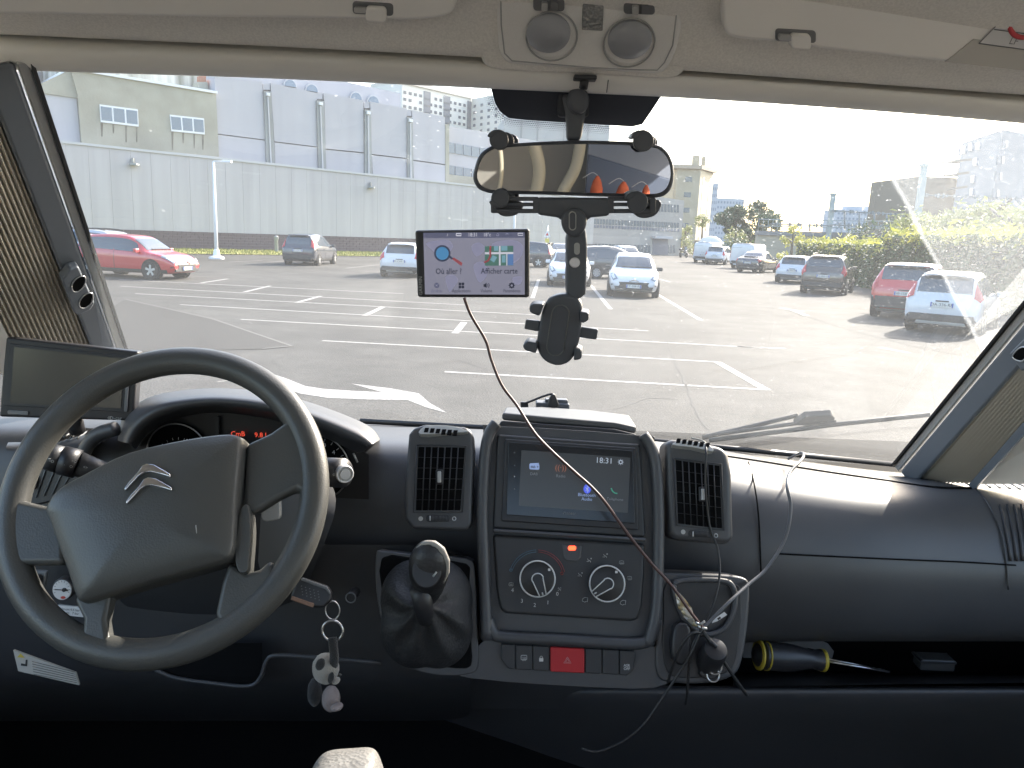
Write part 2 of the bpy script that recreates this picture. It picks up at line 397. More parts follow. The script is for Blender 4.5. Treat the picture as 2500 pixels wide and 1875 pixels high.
# upper storeys ------------------------------------------------------------
def up_prism(name, pix, m, parent, fr=0.0, bk=-8.0, pl=up_pl):
    return prism(name, [pl(x, y) + WN * fr for x, y in pix], WN * (bk - fr), m, parent)
up_prism('side_block', [(-120, 190), (187, 240), (197, 352), (-120, 325)], M_CLAD2, wh, 0, -10)
up_prism('concrete_block', [(170, 171), (524, 228), (532, 390), (197, 352), (188, 236)], M_CONC, wh, .25, -12)
up_prism('gable_slope', [(62, 222), (170, 171), (188, 236), (188, 240)], M_CONC, wh, .1, -12)
up_prism('block_coping', [(166, 165), (526, 224), (526, 230), (166, 171)], M_WFR, wh, .4, -12)
box('roof_step', up_pl(60, 215) - WN * 9 + Vector((0, 0, 1)), (5, 4, 3), M_CLAD2, wh)
# two windows with three panes each and rust runs below
def bwin(pix, parent, n=3):
    (x0, y0), (x1, y1), (x2, y2), (x3, y3) = pix
    up_prism('window_frame', pix, M_WFR, parent, .33, .2)
    L = lambda a, b, t: (a[0] + (b[0] - a[0]) * t, a[1] + (b[1] - a[1]) * t)
    for i in range(n):
        t0, t1 = (i + .07) / n, (i + .93) / n
        a, b, c, d = L(pix[0], pix[1], t0), L(pix[0], pix[1], t1), L(pix[3], pix[2], t1), L(pix[3], pix[2], t0)
        up_prism('pane', [L(a, d, .1), L(b, c, .1), L(b, c, .88), L(a, d, .88)], M_GLASS, parent, .345, .3)
bwin([(240, 256), (333, 268), (335, 310), (243, 299)], wh); bwin([(411, 281), (494, 290), (496, 329), (415, 321)], wh)
for (x, y, h, w) in ((246, 300, 34, 6), (274, 304, 22, 5), (305, 308, 40, 5), (331, 312, 36, 4), (418, 322, 45, 5), (444, 324, 26, 5), (471, 327, 36, 4), (492, 330, 36, 5)):
    up_prism('rust_run', [(x - w / 2, y), (x + w / 2, y), (x + w * .3, y + h), (x - w * .2, y + h)], M_STAIN, wh, .262, .2)
# weathered parapet wall behind the block and a small chimney
M_MOSS = mat('streaked_render', (0.55, 0.55, 0.5), 0.9, stretch=(1.6, 1.6, .12), var=(1.0, .6, (0.18, 0.185, 0.15), 6))
up_prism('rear_parapet', [(170, 110), (528, 110), (528, 230), (170, 170)], M_MOSS, wh, -3, -9)
up_prism('chimney', [(495, 196), (519, 196), (522, 224), (497, 222)], M_CONC, wh, -1, -2); up_prism('chimney_pot', [(504, 180), (517, 180), (517, 196), (504, 196)], mat('terracotta', (.35, .16, .1), .8), wh, -1.1, -1.9)
# white panels between grey columns
panels = [((524, 183), (640, 199), (648, 341), (530, 326)), ((661, 203), (773, 227), (776, 358), (670, 345)), ((791, 227), (887, 245), (889, 372), (795, 363)), ((904, 248), (993, 265), (994, 386), (908, 376)), ((1006, 269), (1086, 285), (1088, 401), (1009, 390))]
for q in panels:
    up_prism('white_panel', q, M_CLAD2, wh, 0, -.6)
    (x0, y0), (x1, y1), (x2, y2), (x3, y3) = q
    up_prism('lower_panel', [(x3, y3 + 2.5), (x2, y2 + 2.5), (x2 + 1, 393 + (x2 - 600) * .109 + 2), (x3 + 2, 393 + (x3 - 600) * .109 + 2)], M_CLAD2, wh, 0, -.6)
cols = [((642, 222), (661, 224), (670, 398), (649, 397)), ((771, 245), (789, 247), (795, 412), (776, 411)), ((889, 267), (904, 270), (907, 425), (889, 424)), ((993, 286), (1006, 288), (1008, 436), (993, 435))]
for q in cols:
    up_prism('grey_column', q, M_PIL, wh, .12, -.5)
    (x0, y0), (x1, y1), (x2, y2), (x3, y3) = q; xm = (x0 + x1) / 2
    up_prism('column_rib', [(xm - 1.5, y0 + 14), (xm + 1.5, y0 + 14), ((x2 + x3) / 2 + 1.5, y2), ((x2 + x3) / 2 - 1.5, y2)], M_COPE, wh, .2, 0)
    up_prism('column_light', [(xm - 4, y0 + 5), (xm + 4, y0 + 6), (xm + 4, y0 + 13), (xm - 4, y0 + 12)], M_WFR, wh, .3, .1)
    up_prism('column_head', [(x0 + 1, y0 - 18), (x1 - 1, y0 - 18), (x1 - 1, y0 - 3), (x0 + 1, y0 - 3)], M_CLAD2, wh, -.05, -.5)
up_prism('backing_wall', [(525, 330), (1088, 402), (1088, 447), (530, 388)], M_COPE, wh, -.5, -9)
up_prism('backing_wall', [(525, 190), (1087, 290), (1088, 402), (525, 330)], M_CLAD2, wh, -.65, -9)
up_prism('corner_post', [(1087, 303), (1096, 304), (1096, 448), (1087, 446)], M_CONC, wh, .05, -.6)
# set-back hall with round-headed windows above the panels
M_HALL = mat('pale_hall_wall', (0.38, 0.39, 0.43), 0.6, stretch=(1, 1, .1), var=(.4, .12, None, 5))
hall_pl = Pl(WP - WN * 14, WN)
prism('hall_wall', [hall_pl(x, y) for x, y in ((540, 165), (800, 190), (978, 228), (978, 330), (540, 330))], -WN * 14, M_HALL, wh)
for (x, y, r) in ((706, 212, 16), (759, 224, 16), (867, 243, 15), (909, 252, 15)):
    c = hall_pl(x, y); k = hall_pl.pw(x, y) * r
    fan = [c + WU * k * math.cos(math.pi * i / 14) + Vector((0, 0, 1)) * k * math.sin(math.pi * i / 14) * 1.05 for i in range(15)]
    fan2 = [c + (p - c) * .84 for p in fan]
    prism('arched_window_frame', [p + WN * .25 for p in fan], -WN * .4, M_COPE, wh); prism('arched_pane', [p + WN * .3 for p in fan2], -WN * .3, M_GLASS, wh)
# lower grey wing after the columns, with two window bands
wing = thing('factory_wing', 'low grey factory wing with window bands beyond the white panels', 'building', up_pl(1150, 600))
up_prism('wall', [(1096, 305), (1420, 360), (1420, 470), (1096, 447)], M_CLAD2, wing, -.6, -8)
for k, (ya, yb) in enumerate(((345, 370), (401, 423))):
    for i in range(9):
        x0, x1 = 1100 + i * 20, 1118 + i * 20; s = .17
        up_prism('window', [(x0, ya + (x0 - 1096) * s), (x1, ya + (x1 - 1096) * s), (x1, yb + (x1 - 1096) * s), (x0, yb + (x0 - 1096) * s)], M_GLASS, wing, -.52, -.7)
up_prism('concrete_band', [(1096, 425), (1420, 460), (1420, 500), (1096, 447)], M_CONC, wing, -.4, -.8)
# ================================================================ tower block behind
def facade(name, label, cat, p0, udir, width, height, depth, m, rows, colsn, wfrac, zfrac, mw, parent=None, z0=0.0, skip=None, base=0.08, frame=False, prd=.12):
    """a block whose front starts at p0 and runs along udir; every window is a part"""
    udir = Vector(udir).normalized(); n = Vector((udir.y, -udir.x, 0)); p0 = Vector(p0)
    t_ = parent or thing(name, label, cat, p0)
    a = p0 + Vector((0, 0, z0))
    prism('wall', [a, a + udir * width, a + udir * width + Vector((0, 0, height)), a + Vector((0, 0, height))], -n * depth, m, t_)
    if rows:
        hh = height * (1 - base) / rows; ww = width / colsn; me = None
        for r in range(rows):
            for c in range(colsn):
                if skip and skip(r, c): continue
                q = a + udir * (ww * (c + (1 - wfrac) / 2)) + Vector((0, 0, height * base * .6 + hh * (r + (1 - zfrac) / 2))) + n * prd * .5
                if me is None:
                    v, f = prism_data([Vector((0, 0, 0)), udir * ww * wfrac, udir * ww * wfrac + Vector((0, 0, hh * zfrac)), Vector((0, 0, hh * zfrac))], -n * prd)
                    me = bpy.data.meshes.new('window'); me.from_pydata([tuple(x) for x in v], [], f); me.materials.append(mw)
                o = bpy.data.objects.new('window', me); COL.objects.link(o); o.parent = t_; o.matrix_parent_inverse = parent_inv(t_); o.location = q
    return t_
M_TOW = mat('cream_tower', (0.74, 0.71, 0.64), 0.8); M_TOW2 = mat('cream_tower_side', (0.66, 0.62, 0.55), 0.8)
M_TWIN = mat('tower_window', (0.12, 0.13, 0.15), 0.25); M_BALC = mat('tower_balcony', (0.20, 0.21, 0.23), 0.5)
TB = 190.0
def colpt(px, py, y): p = atY(px, py, y); return p
a = atY(978, 560, TB); b = atY(1142, 565, TB + 18); b.z = a.z = 0; c_ = atY(1228, 565, TB + 6); c_.z = 0
topt = atY(985, 203, TB).z
tb = thing('tower_block', 'tall cream apartment tower with many small windows behind the warehouse', 'tower', a)
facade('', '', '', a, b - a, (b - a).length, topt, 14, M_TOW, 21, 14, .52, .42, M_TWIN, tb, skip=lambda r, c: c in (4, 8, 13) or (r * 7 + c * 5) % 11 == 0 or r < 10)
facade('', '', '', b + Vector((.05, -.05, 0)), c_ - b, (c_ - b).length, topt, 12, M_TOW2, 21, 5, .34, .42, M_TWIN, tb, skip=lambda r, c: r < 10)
ud = (b - a).normalized(); nn = Vector((ud.y, -ud.x, 0))
for c in (4, 8, 13):
    for r in range(10, 21):
        q = a + ud * ((b - a).length / 14 * (c + .1)) + Vector((0, 0, topt * .048 + topt * .92 / 21 * (r + .1))) + nn * .1
        prism('balcony', [q, q + ud * 2.2, q + ud * 2.2 + Vector((0, 0, 1.9)), q + Vector((0, 0, 1.9))], -nn * .2, M_BALC, tb)
prism('roof_band', [a + Vector((0, 0, topt)) + nn * .4, b + Vector((0, 0, topt)) + nn * .4, b + Vector((0, 0, topt + .8)) + nn * .4, a + Vector((0, 0, topt + .8)) + nn * .4], -nn * 12, M_TOW2, tb)
# grey blank block seen behind the mirror arm
M_GREY = mat('grey_render', (0.42, 0.42, 0.40), 0.85, var=(.1, .2, None, 4))
g0 = atY(1222, 560, 135); g0.z = 0
gb = facade('grey_block', 'blank grey concrete block rising behind the mirror', 'building', g0, (1, .1, 0), 18, 21.5, 15, M_GREY, 0, 0, 0, 0, None)
for x in (1270, 1310, 1375, 1435):
    p = atY(x, 330, 134.9); prism('wall_joint', [Vector((p.x, p.y - .1 + (p.x - g0.x) * .1 - (p.y - g0.y) * 0, 6)), Vector((p.x + .3, p.y - .1 + (p.x - g0.x) * .1, 6)), Vector((p.x + .3, p.y - .1 + (p.x - g0.x) * .1, 21)), Vector((p.x, p.y - .1 + (p.x - g0.x) * .1, 21))], (0, .3, 0), mat('joint', (.3, .3, .29), .9), gb)
# ================================================================ office building
o0, o1 = atY(1425, 600, 97), atY(1662, 600, 106.5); o0.z = o1.z = 0
OU = (o1 - o0).normalized(); ON = Vector((OU.y, -OU.x, 0)); off_pl = Pl(o0, ON)
M_OFF = mat('pale_office_render', (0.40, 0.38, 0.345), 0.85, var=(.25, .15, None, 4)); M_OWIN = mat('office_glass', (0.16, 0.18, 0.19), 0.2); M_SPAN = mat('office_spandrel', (0.16, 0.17, 0.2), 0.5)
office = thing('office_building', 'pale office building with rows of narrow windows and a ground door', 'building', o0)
oz = lambda x, y: off_pl(x, y)
pt = oz(1660, 489)
prism('wall', [o0, o1, Vector((o1.x, o1.y, pt.z)), Vector((o0.x, o0.y, pt.z + .8))], -ON * 14, M_OFF, office)
def orow(xa, xb, ya, yb, n, m, fr=.7, slope=.05, nm='window', rel=1434):
    for i in range(n):
        x0 = xa + (xb - xa) * i / n; x1 = x0 + (xb - xa) / n * fr
        prism(nm, [oz(x, y + (x - rel) * slope) + ON * .04 for x, y in ((x0, ya), (x1, ya), (x1, yb), (x0, yb))], -ON * .2, m, office)
orow(1434, 1660, 533, 546, 30, M_OWIN); orow(1434, 1660, 548, 555, 30, M_SPAN)
orow(1600, 1660, 489, 508, 8, M_OWIN, .6)
orow(1434, 1590, 594, 612, 18, M_OWIN, .72, .03); orow(1628, 1650, 592, 612, 3, M_OWIN, .72, .03)
prism('entrance', [oz(x, y) + ON * .06 for x, y in ((1593, 577), (1630, 578), (1630, 622), (1593, 622))], -ON * .3, M_SPAN, office)
prism('entrance_canopy', [oz(x, y) + ON * .8 for x, y in ((1590, 576), (1632, 577), (1632, 583), (1590, 582))], -ON * .9, M_COPE, office)
# cream house with chimneys
M_CREAM = mat('cream_stone', (0.42, 0.37, 0.27), 0.85, var=(.3, .15, None, 4)); M_CREAM2 = mat('cream_stone_bright', (0.5, 0.44, 0.32), .85)
h0 = atY(1640, 600, 150); h0.z = 0; h1 = atY(1722, 600, 150); h1.z = 0
def ztop(px, py, y): return atY(px, py, y).z
hs = thing('cream_house', 'tall cream stone house with two chimneys above the office roof', 'house', h0)
Hh = ztop(1700, 413, 150)
facade('', '', '', h0, h1 - h0 + Vector((0, 0, 0)), (h1 - h0).length * .68, Hh, 16, M_CREAM, 5, 1, .3, .32, M_OWIN, hs)
hb = h0 + (h1 - h0) * .68
facade('', '', '', hb, (.5, .86, 0), 8.5, Hh, 10, M_CREAM2, 5, 2, .16, .5, M_OWIN, hs, prd=.1)
e = .7
prism('roof', [h0 + Vector((-1, -e, Hh)), hb + Vector((0, -e, Hh)), hb + Vector((4.9, 7, Hh)), h0 + Vector((-1, 14, Hh))], (0, 0, .7), mat('roof_tile', (.4, .33, .25), .8), hs)
for x, w, y0_ in ((1697, 15, 380), (1716, 8, 382)):
    p = atY(x, 410, 154); zt = ztop(x, y0_, 154); k = w * 154 / F
    box('chimney', (p.x, 154, (zt + Hh) / 2), (k, k, zt - Hh), M_CREAM, hs)
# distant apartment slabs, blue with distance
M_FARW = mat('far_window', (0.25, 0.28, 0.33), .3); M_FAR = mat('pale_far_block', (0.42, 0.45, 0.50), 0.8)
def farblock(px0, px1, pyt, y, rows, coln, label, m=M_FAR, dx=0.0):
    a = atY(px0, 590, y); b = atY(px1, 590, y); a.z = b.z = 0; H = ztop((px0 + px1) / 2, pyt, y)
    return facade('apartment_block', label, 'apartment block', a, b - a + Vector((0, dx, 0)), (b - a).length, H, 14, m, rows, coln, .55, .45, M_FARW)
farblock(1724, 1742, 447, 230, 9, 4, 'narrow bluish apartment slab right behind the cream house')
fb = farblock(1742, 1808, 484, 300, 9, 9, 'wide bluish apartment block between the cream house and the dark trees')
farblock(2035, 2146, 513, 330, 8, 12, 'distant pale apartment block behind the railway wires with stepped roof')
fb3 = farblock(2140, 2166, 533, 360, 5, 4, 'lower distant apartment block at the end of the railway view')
a = atY(2060, 590, 331); 
for x0, x1, yt in ((2056, 2095, 503), (2108, 2134, 503)):
    p0, p1 = atY(x0, 590, 333), atY(x1, 590, 333); zz = ztop((x0 + x1) / 2, 515, 333); z2 = ztop((x0 + x1) / 2, yt, 333)
    o_ = box('roof_house', ((p0.x + p1.x) / 2, 335, (zz + z2) / 2), (p1.x - p0.x, 5, z2 - zz), M_FAR, bpy.data.objects['apartment_block.002'])
# right-hand apartment building with balconies
M_WHT = mat('white_render', (0.22, 0.24, 0.265), .8); M_SAND = mat('sand_render', (0.19, 0.168, 0.13), .85)
RB = 78.0
rb0 = atY(2328, 500, RB + 16); rb1 = atY(2420, 500, RB); rb2 = atY(2520, 500, RB + 5)
for p in (rb0, rb1, rb2): p.z = 0
Hr0, Hr1 = ztop(2332, 348, RB + 16), ztop(2428, 315, RB)
rbld = thing('apartment_house', 'white and sand apartment house with balconies above the hedge', 'apartment house', rb1)
prism('white_wall', [rb0, rb1, rb1 + Vector((0, 0, Hr1)), rb0 + Vector((0, 0, Hr0))], (14, 8, 0), M_WHT, rbld)
RU = (rb1 - rb0).normalized(); RN = Vector((RU.y, -RU.x, 0)); rpl = Pl(rb0, RN if RN.y < 0 else -RN)
for (x, y) in ((2340, 370), (2356, 365), (2373, 358), (2391, 356), (2384, 395), (2378, 437), (2375, 468)):
    prism('window', [rpl(x - 4, y - 8) + rpl.n * .05, rpl(x + 4, y - 9) + rpl.n * .05, rpl(x + 3, y + 9) + rpl.n * .05, rpl(x - 5, y + 10) + rpl.n * .05], -rpl.n * .2, M_FARW, rbld)
for i, (xa, xb, y) in enumerate(((2296, 2372, 400), (2300, 2366, 432), (2310, 2362, 466))):
    L0, L1 = rpl(xa, y), rpl(xb, y - 8)
    prism('balcony_slab', [L0, L1, L1 + rpl.n * 1.6, L0 + rpl.n * 1.6], (0, 0, .25), M_SAND, rbld)
    prism('balcony_rail', [L0 + rpl.n * 1.6 + Vector((0, 0, .25)), L1 + rpl.n * 1.6 + Vector((0, 0, .25)), L1 + rpl.n * 1.6 + Vector((0, 0, 1.2)), L0 + rpl.n * 1.6 + Vector((0, 0, 1.2))], rpl.n * .08, M_CREAM2, rbld)
prism('sand_wall', [rb1 + Vector((.3, .2, 0)), rb2 + Vector((.3, .2, 0)), rb2 + Vector((.3, .2, Hr1 + .5)), rb1 + Vector((.3, .2, Hr1 - .6))], (5, 14, 0), M_SAND, rbld)
spl = Pl(rb1 + Vector((.3, .2, 0)), Vector((rb2.y - rb1.y, -(rb2.x - rb1.x), 0)))
for (x, y) in ((2462, 352), (2452, 390), (2447, 430), (2440, 472)):
    prism('window_surround', [spl(x - 15, y - 12) + spl.n * .05, spl(x + 15, y - 12) + spl.n * .05, spl(x + 13, y + 12) + spl.n * .05, spl(x - 17, y + 12) + spl.n * .05], -spl.n * .2, M_WHT, rbld)
    for dx in (-5, 4): prism('window', [spl(x + dx - 3, y - 9) + spl.n * .1, spl(x + dx + 3, y - 9) + spl.n * .1, spl(x + dx + 2, y + 9) + spl.n * .1, spl(x + dx - 4, y + 9) + spl.n * .1], -spl.n * .2, M_FARW, rbld)
lw0, lw1 = atY(2235, 500, 100), atY(2345, 500, 100)
lowh = facade('low_sand_building', 'low sand-coloured building left of the white apartment house', 'building', Vector((lw0.x, 100, 0)), (1, .05, 0), lw1.x - lw0.x, ztop(2270, 431, 100), 12, M_SAND, 0, 0, 0, 0, None)
# ================================================================ vegetation
def leafmat(name, c, c2, tr=.25):
    m = bpy.data.materials.new(name); m.use_nodes = True; t = m.node_tree; b = t.nodes['Principled BSDF']
    oi = t.nodes.new('ShaderNodeTexCoord'); nz = t.nodes.new('ShaderNodeTexNoise'); nz.inputs['Scale'].default_value = 1.3; nz.inputs['Detail'].default_value = 6
    t.links.new(oi.outputs['Object'], nz.inputs['Vector'])
    mr = t.nodes.new('ShaderNodeMapRange'); mr.inputs['From Min'].default_value = .35; mr.inputs['From Max'].default_value = .65; t.links.new(nz.outputs['Fac'], mr.inputs['Value'])
    mx = t.nodes.new('ShaderNodeMix'); mx.data_type = 'RGBA'; mx.inputs['A'].default_value = (*c, 1); mx.inputs['B'].default_value = (*c2, 1)
    t.links.new(mr.outputs[0], mx.inputs['Factor']); t.links.new(mx.outputs['Result'], b.inputs['Base Color'])
    b.inputs['Roughness'].default_value = .6
    tl = t.nodes.new('ShaderNodeBsdfTranslucent'); t.links.new(mx.outputs['Result'], tl.inputs['Color'])
    ms = t.nodes.new('ShaderNodeMixShader'); ms.inputs[0].default_value = tr
    t.links.new(b.outputs[0], ms.inputs[1]); t.links.new(tl.outputs[0], ms.inputs[2]); t.links.new(ms.outputs[0], t.nodes['Material Output'].inputs['Surface'])
    return m
M_HEDGE = leafmat('hedge_leaf', (0.045, 0.08, 0.022), (0.085, 0.12, 0.03)); M_YEL = leafmat('sunlit_yellow_leaf', (0.34, 0.36, 0.05), (0.48, 0.44, 0.08), .5)
M_PINE = leafmat('dark_tree_leaf', (0.045, 0.085, 0.04), (0.08, 0.12, 0.055)); M_LIME = leafmat('lime_tree_leaf', (0.20, 0.23, 0.07), (0.28, 0.29, 0.11), .4)
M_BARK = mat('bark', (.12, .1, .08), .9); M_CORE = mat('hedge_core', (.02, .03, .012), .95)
def leaves(pts, s, rnd=random):
    P = []
    for p in pts:
        a = Vector((rnd.gauss(0, 1), rnd.gauss(0, 1), rnd.gauss(0, 1))).normalized(); b = a.orthogonal().normalized(); q = s * rnd.uniform(.6, 1.3)
        P.append(([p - a * q, p + b * q * .5, p + a * q, p - b * q * .5], [[0, 1, 2, 3]]))
    return joinpieces(P)
def hedge(label, y0, y1, h, thick=2.6, n=9000):
    X = lambda y: 15.6 + .12 * (y - 20)
    t_ = thing('hedge', label, 'hedge', (X(y0), y0, 0), group='hedges along the car park')
    A = [Vector((X(y0) + .25, y0 + .2, 0)), Vector((X(y1) + .25, y1 - .2, 0)), Vector((X(y1) + thick - .25, y1 - .2, 0)), Vector((X(y0) + thick - .25, y0 + .2, 0))]
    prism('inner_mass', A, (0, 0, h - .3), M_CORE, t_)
    face, top = [], []
    for i in range(n):
        y = random.uniform(y0, y1); r = random.random(); wob = .15 * math.sin(y * 1.7) + .1 * math.sin(y * 4.1)
        if r < .56: face.append(Vector((X(y) + random.uniform(-.05, .3) + wob * .6, y, random.uniform(0, 1) ** .9 * h)))
        elif r < .62:
            yy = y0 if random.random() < .6 else y1; face.append(Vector((X(yy) + random.uniform(0, thick), yy + random.uniform(-.15, .15), random.uniform(0, h))))
        else: top.append(Vector((X(y) + random.uniform(-.1, thick), y, h - .42 + abs(random.gauss(0, .30)) + wob if random.random() < .8 else h + random.uniform(-.9, .1))))
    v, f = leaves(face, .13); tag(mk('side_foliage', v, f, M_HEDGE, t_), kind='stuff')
    v, f = leaves(top, .15); tag(mk('sunlit_top_foliage', v, f, M_YEL, t_), kind='stuff')  # yellow top leaves; their sunlit brightness is put into the colour
    return t_
hedge('tall dark green hedge with yellow top behind the red and white cars', 8, 38.5, 2.65, n=26000)
hedge('lower far end of the hedge with a thick yellow-green top', 39, 56, 2.2, n=14000)
def tree(name, label, px, y, w, zc0, zc1, m, n=2600, s=.35, lean=0, g='trees beyond the car park'):
    p = atY(px, 590, y); p.z = 0; t_ = thing(name, label, 'tree', p, group=g)
    tr = [p, p + Vector((.1, 0, zc0 * .6)), p + Vector((lean * .4, 0, zc0 + (zc1 - zc0) * .4)), p + Vector((lean, 0, zc1 * .93))]
    tube('trunk', cr(tr, 4), [w * .06] * 5 + [w * .045] * 4 + [w * .03] * 3 + [w * .01], M_BARK, t_, 7)
    for k in range(5):
        a = random.uniform(0, 6.28); zz = zc0 + (zc1 - zc0) * (.1 + .13 * k); e_ = Vector((math.cos(a), math.sin(a), .7)) * w * .3
        tube('limb', [p + Vector((lean * .3, 0, zz)), p + Vector((lean * .3, 0, zz)) + e_], [w * .025, w * .008], M_BARK, t_, 5)
    cl = []
    for k in range(26):
        tt = random.random(); zz = zc0 + (zc1 - zc0) * tt; R = w * .5 * (math.sin(math.pi * min(1, (tt * .85 + .12))) ** .7) * random.uniform(.3, 1)
        a = random.uniform(0, 6.28); cl.append((p + Vector((lean * tt + R * math.cos(a), R * math.sin(a), zz)), w * random.uniform(.09, .19)))
    pts = []
    for i in range(n):
        c, r = random.choice(cl); d = Vector((random.gauss(0, 1), random.gauss(0, 1), random.gauss(0, .8))); d = d.normalized() * r * random.uniform(.4, 1.1); pts.append(c + d)
    v, f = leaves(pts, s); tag(mk('crown', v, f, m, t_), kind='stuff'); return t_
tree('dark_tree', 'dark bushy tree beside the far bluish apartment block', 1792, 120, 5.5, 3.2, ztop(1792, 508, 120), M_PINE)
tree('dark_tree', 'dark loose tree standing alone against the bright sky', 1848, 118, 6.5, 2.6, ztop(1848, 500, 118), M_PINE, 2400)
tree('small_lime_tree', 'small pale lime tree in front of the cream house', 1711, 115, 2.6, ztop(1711, 552, 115), ztop(1711, 526, 115), M_LIME, 500, .16)
tree('lime_bush', 'round lime bush left of the white awning', 1672, 108, 4.5, .3, ztop(1672, 556, 108), M_LIME, 1200, .2, g='bushes at the far edge')
tree('conical_bush', 'pointed light green bush behind the white vans', 1795, 92, 3.2, .3, ztop(1795, 560, 92), M_LIME, 900, .16, g='bushes at the far edge')
tree('green_bush', 'dark green rounded bush beside the pointed one', 1815, 90, 5.0, .2, ztop(1815, 588, 90), M_HEDGE, 1200, .18, g='bushes at the far edge')
tree('wide_hazy_tree', 'broad pale green tree mass above the near hedge', 2390, 46, 9, 1.5, ztop(2390, 530, 46), M_LIME, 9000, .17, g='trees above the hedge')
tree('wide_hazy_tree', 'pale leafy tree mass left of the broad one above the hedge', 2275, 50, 6, 1.5, ztop(2275, 535, 50), M_LIME, 6000, .15, g='trees above the hedge')
tree('wide_hazy_tree', 'pale leafy tree mass at the frame edge above the hedge', 2520, 40, 8, 1.5, ztop(2520, 530, 40), M_LIME, 6000, .17, g='trees above the hedge')
for i, (px, w, zt, lab) in enumerate(((1935, 2.2, 553, 'yellow sprig growing out of the far hedge'), (2110, 4.5, 552, 'dark shrub with yellow shoots behind the hedge'), (2190, 4.5, 545, 'twiggy shrub below the railway wires'))):
    tree('shrub', lab, px, 60, w, .3, ztop(px, zt, 60), (M_YEL, M_HEDGE, M_PINE)[i], 900, .14, g='shrubs behind the hedge')
# ================================================================ railway side: wall, fence, poles, wires
M_RWALL = mat('railway_wall', (.40, .36, .28), .9, var=(.3, .2, None, 4)); M_STEEL = mat('galvanised_steel', (.30, .35, .36), .45, metal=.5)
rw0, rw1 = atY(1850, 590, 84), atY(2260, 590, 78)
rw0.z = rw1.z = 0
rwall = thing('railway_wall', 'long sand-coloured retaining wall with railing beyond the hedge', 'wall', rw0)
hw = ztop(1860, 574, 84)
prism('wall', [rw0, rw1, rw1 + Vector((0, 0, hw + .2)), rw0 + Vector((0, 0, hw))], (0, 1, 0), M_RWALL, rwall)
prism('capping', [rw0 + Vector((-.1, -.25, hw)), rw1 + Vector((0, -.25, hw + .2)), rw1 + Vector((0, -.25, hw + .65)), rw0 + Vector((-.1, -.25, hw + .45))], (0, 1.4, 0), mat('dark_capping', (.2, .2, .2), .8), rwall)
for h_ in (.55, 1.25): tube('rail', [rw0 + Vector((0, .3, hw + .4 + h_)), rw1 + Vector((0, .3, hw + .6 + h_))], .05, M_STEEL, rwall, 5)
for i in range(34):
    q = rw0 + (rw1 - rw0) * (i / 33); tube('baluster', [q + Vector((0, .3, hw + .4)), q + Vector((0, .3, hw + 1.75))], .03, M_STEEL, rwall, 4)
def mast(label, px, pyb, pyt, y, w):
    p = atY(px, pyb, y); t_ = thing('catenary_mast', label, 'mast', (p.x, p.y, 0), group='railway masts')
    zt = ztop(px, pyt, y); box('post', (p.x, p.y, zt / 2), (w, w, zt), M_STEEL, t_, .01); box('cap', (p.x, p.y, zt + .1), (w * 1.3, w * 1.3, .2), M_STEEL, t_); return p, zt
mast('slim steel railway mast against the white sky', 2024, 565, 476, 80, .42); mast('thick steel railway mast in front of the sand building', 2246, 485, 406, 62, .42)
gant = thing('railway_gantry', 'dark railway wire span with hanging insulators', 'gantry', (atY(2030, 516, 80).x, 80, 0))
for (xa, ya, xb, yb) in ((1880, 547, 2030, 551), (2030, 514, 2215, 525), (2250, 476, 2620, 490), (2030, 549, 2200, 556)):
    a, b = atY(xa, ya, 79.5), atY(xb, yb, 76); tube('wire', [a + (b - a) * (i / 12) for i in range(13)], .06, M_PIL, gant, 5)
    n_ = int((xb - xa) / 12)
    for i in range(n_):
        q = a + (b - a) * ((i + random.random()) / n_); box('insulator', q, (.16, .16, random.uniform(.2, .45)), M_PIL, gant)
for (x, y0_, y1_) in ((2062, 516, 560), (2098, 518, 560), (2135, 520, 562), (2165, 524, 575), (2200, 520, 580), (1977, 552, 565)):
    tube('dropper', [atY(x, y0_, 79), atY(x, y1_, 79)], .09, M_PIL, gant, 5)
# ================================================================ street furniture
M_WHITEP = mat('white_metal_pole', (.72, .73, .74), .4)
def lamp(label, px, pyb, pyt, arm):
    p = gnd(px, pyb); t_ = thing('lamp_post', label, 'lamp post', p, group='lamp posts'); H = atY(px - 12, pyt, p.y).z
    tube('pole', [p, p + Vector((0, 0, H * .5)), p + Vector((0, 0, H))], [.11, .085, .06], M_WHITEP, t_, 10)
    lathe('base_plate', p, (1, 0, 0), (0, 1, 0), (0, 0, 1), [(.42, 0), (.42, .1), (.2, .18), (.14, .5), (.1, .55)], M_WHITEP, t_, 12)
    tube('arm', [p + Vector((0, 0, H)), p + Vector((arm * .6, 0, H + .02)), p + Vector((arm, 0, H + .02))], .04, M_WHITEP, t_, 6)
    box('lamp_head', p + Vector((arm + .2, 0, H + .02)), (.5, .26, .14), M_WHITEP, t_, .03)
lamp('white lamp post standing before the warehouse wall', 529, 632, 394, .55)
lamp('white lamp post partly hidden behind the navigation screen', 1252, 640, 430, .5)
p = gnd(675, 617)
bo = lathe('bollard', p, (1, 0, 0), (0, 1, 0), (0, 0, 1), [(.14, 0), (.14, .9), (.17, .95), (.17, 1.15), (.05, 1.25), (0, 1.25)], M_PIL, None, 10); tag(bo, 'small grey bollard light on the grass verge', 'bollard')
sg = thing('road_sign', 'triangular road sign on a post behind the parked cars', 'sign', gnd(1333, 640)); q = gnd(1333, 640)
sp = Pl((q.x, q.y, 1), (0, -1, 0)); z1 = atY(1335, 560, q.y).z
tube('post', [q, (q.x, q.y, z1 + .3)], .05, M_STEEL, sg, 6)
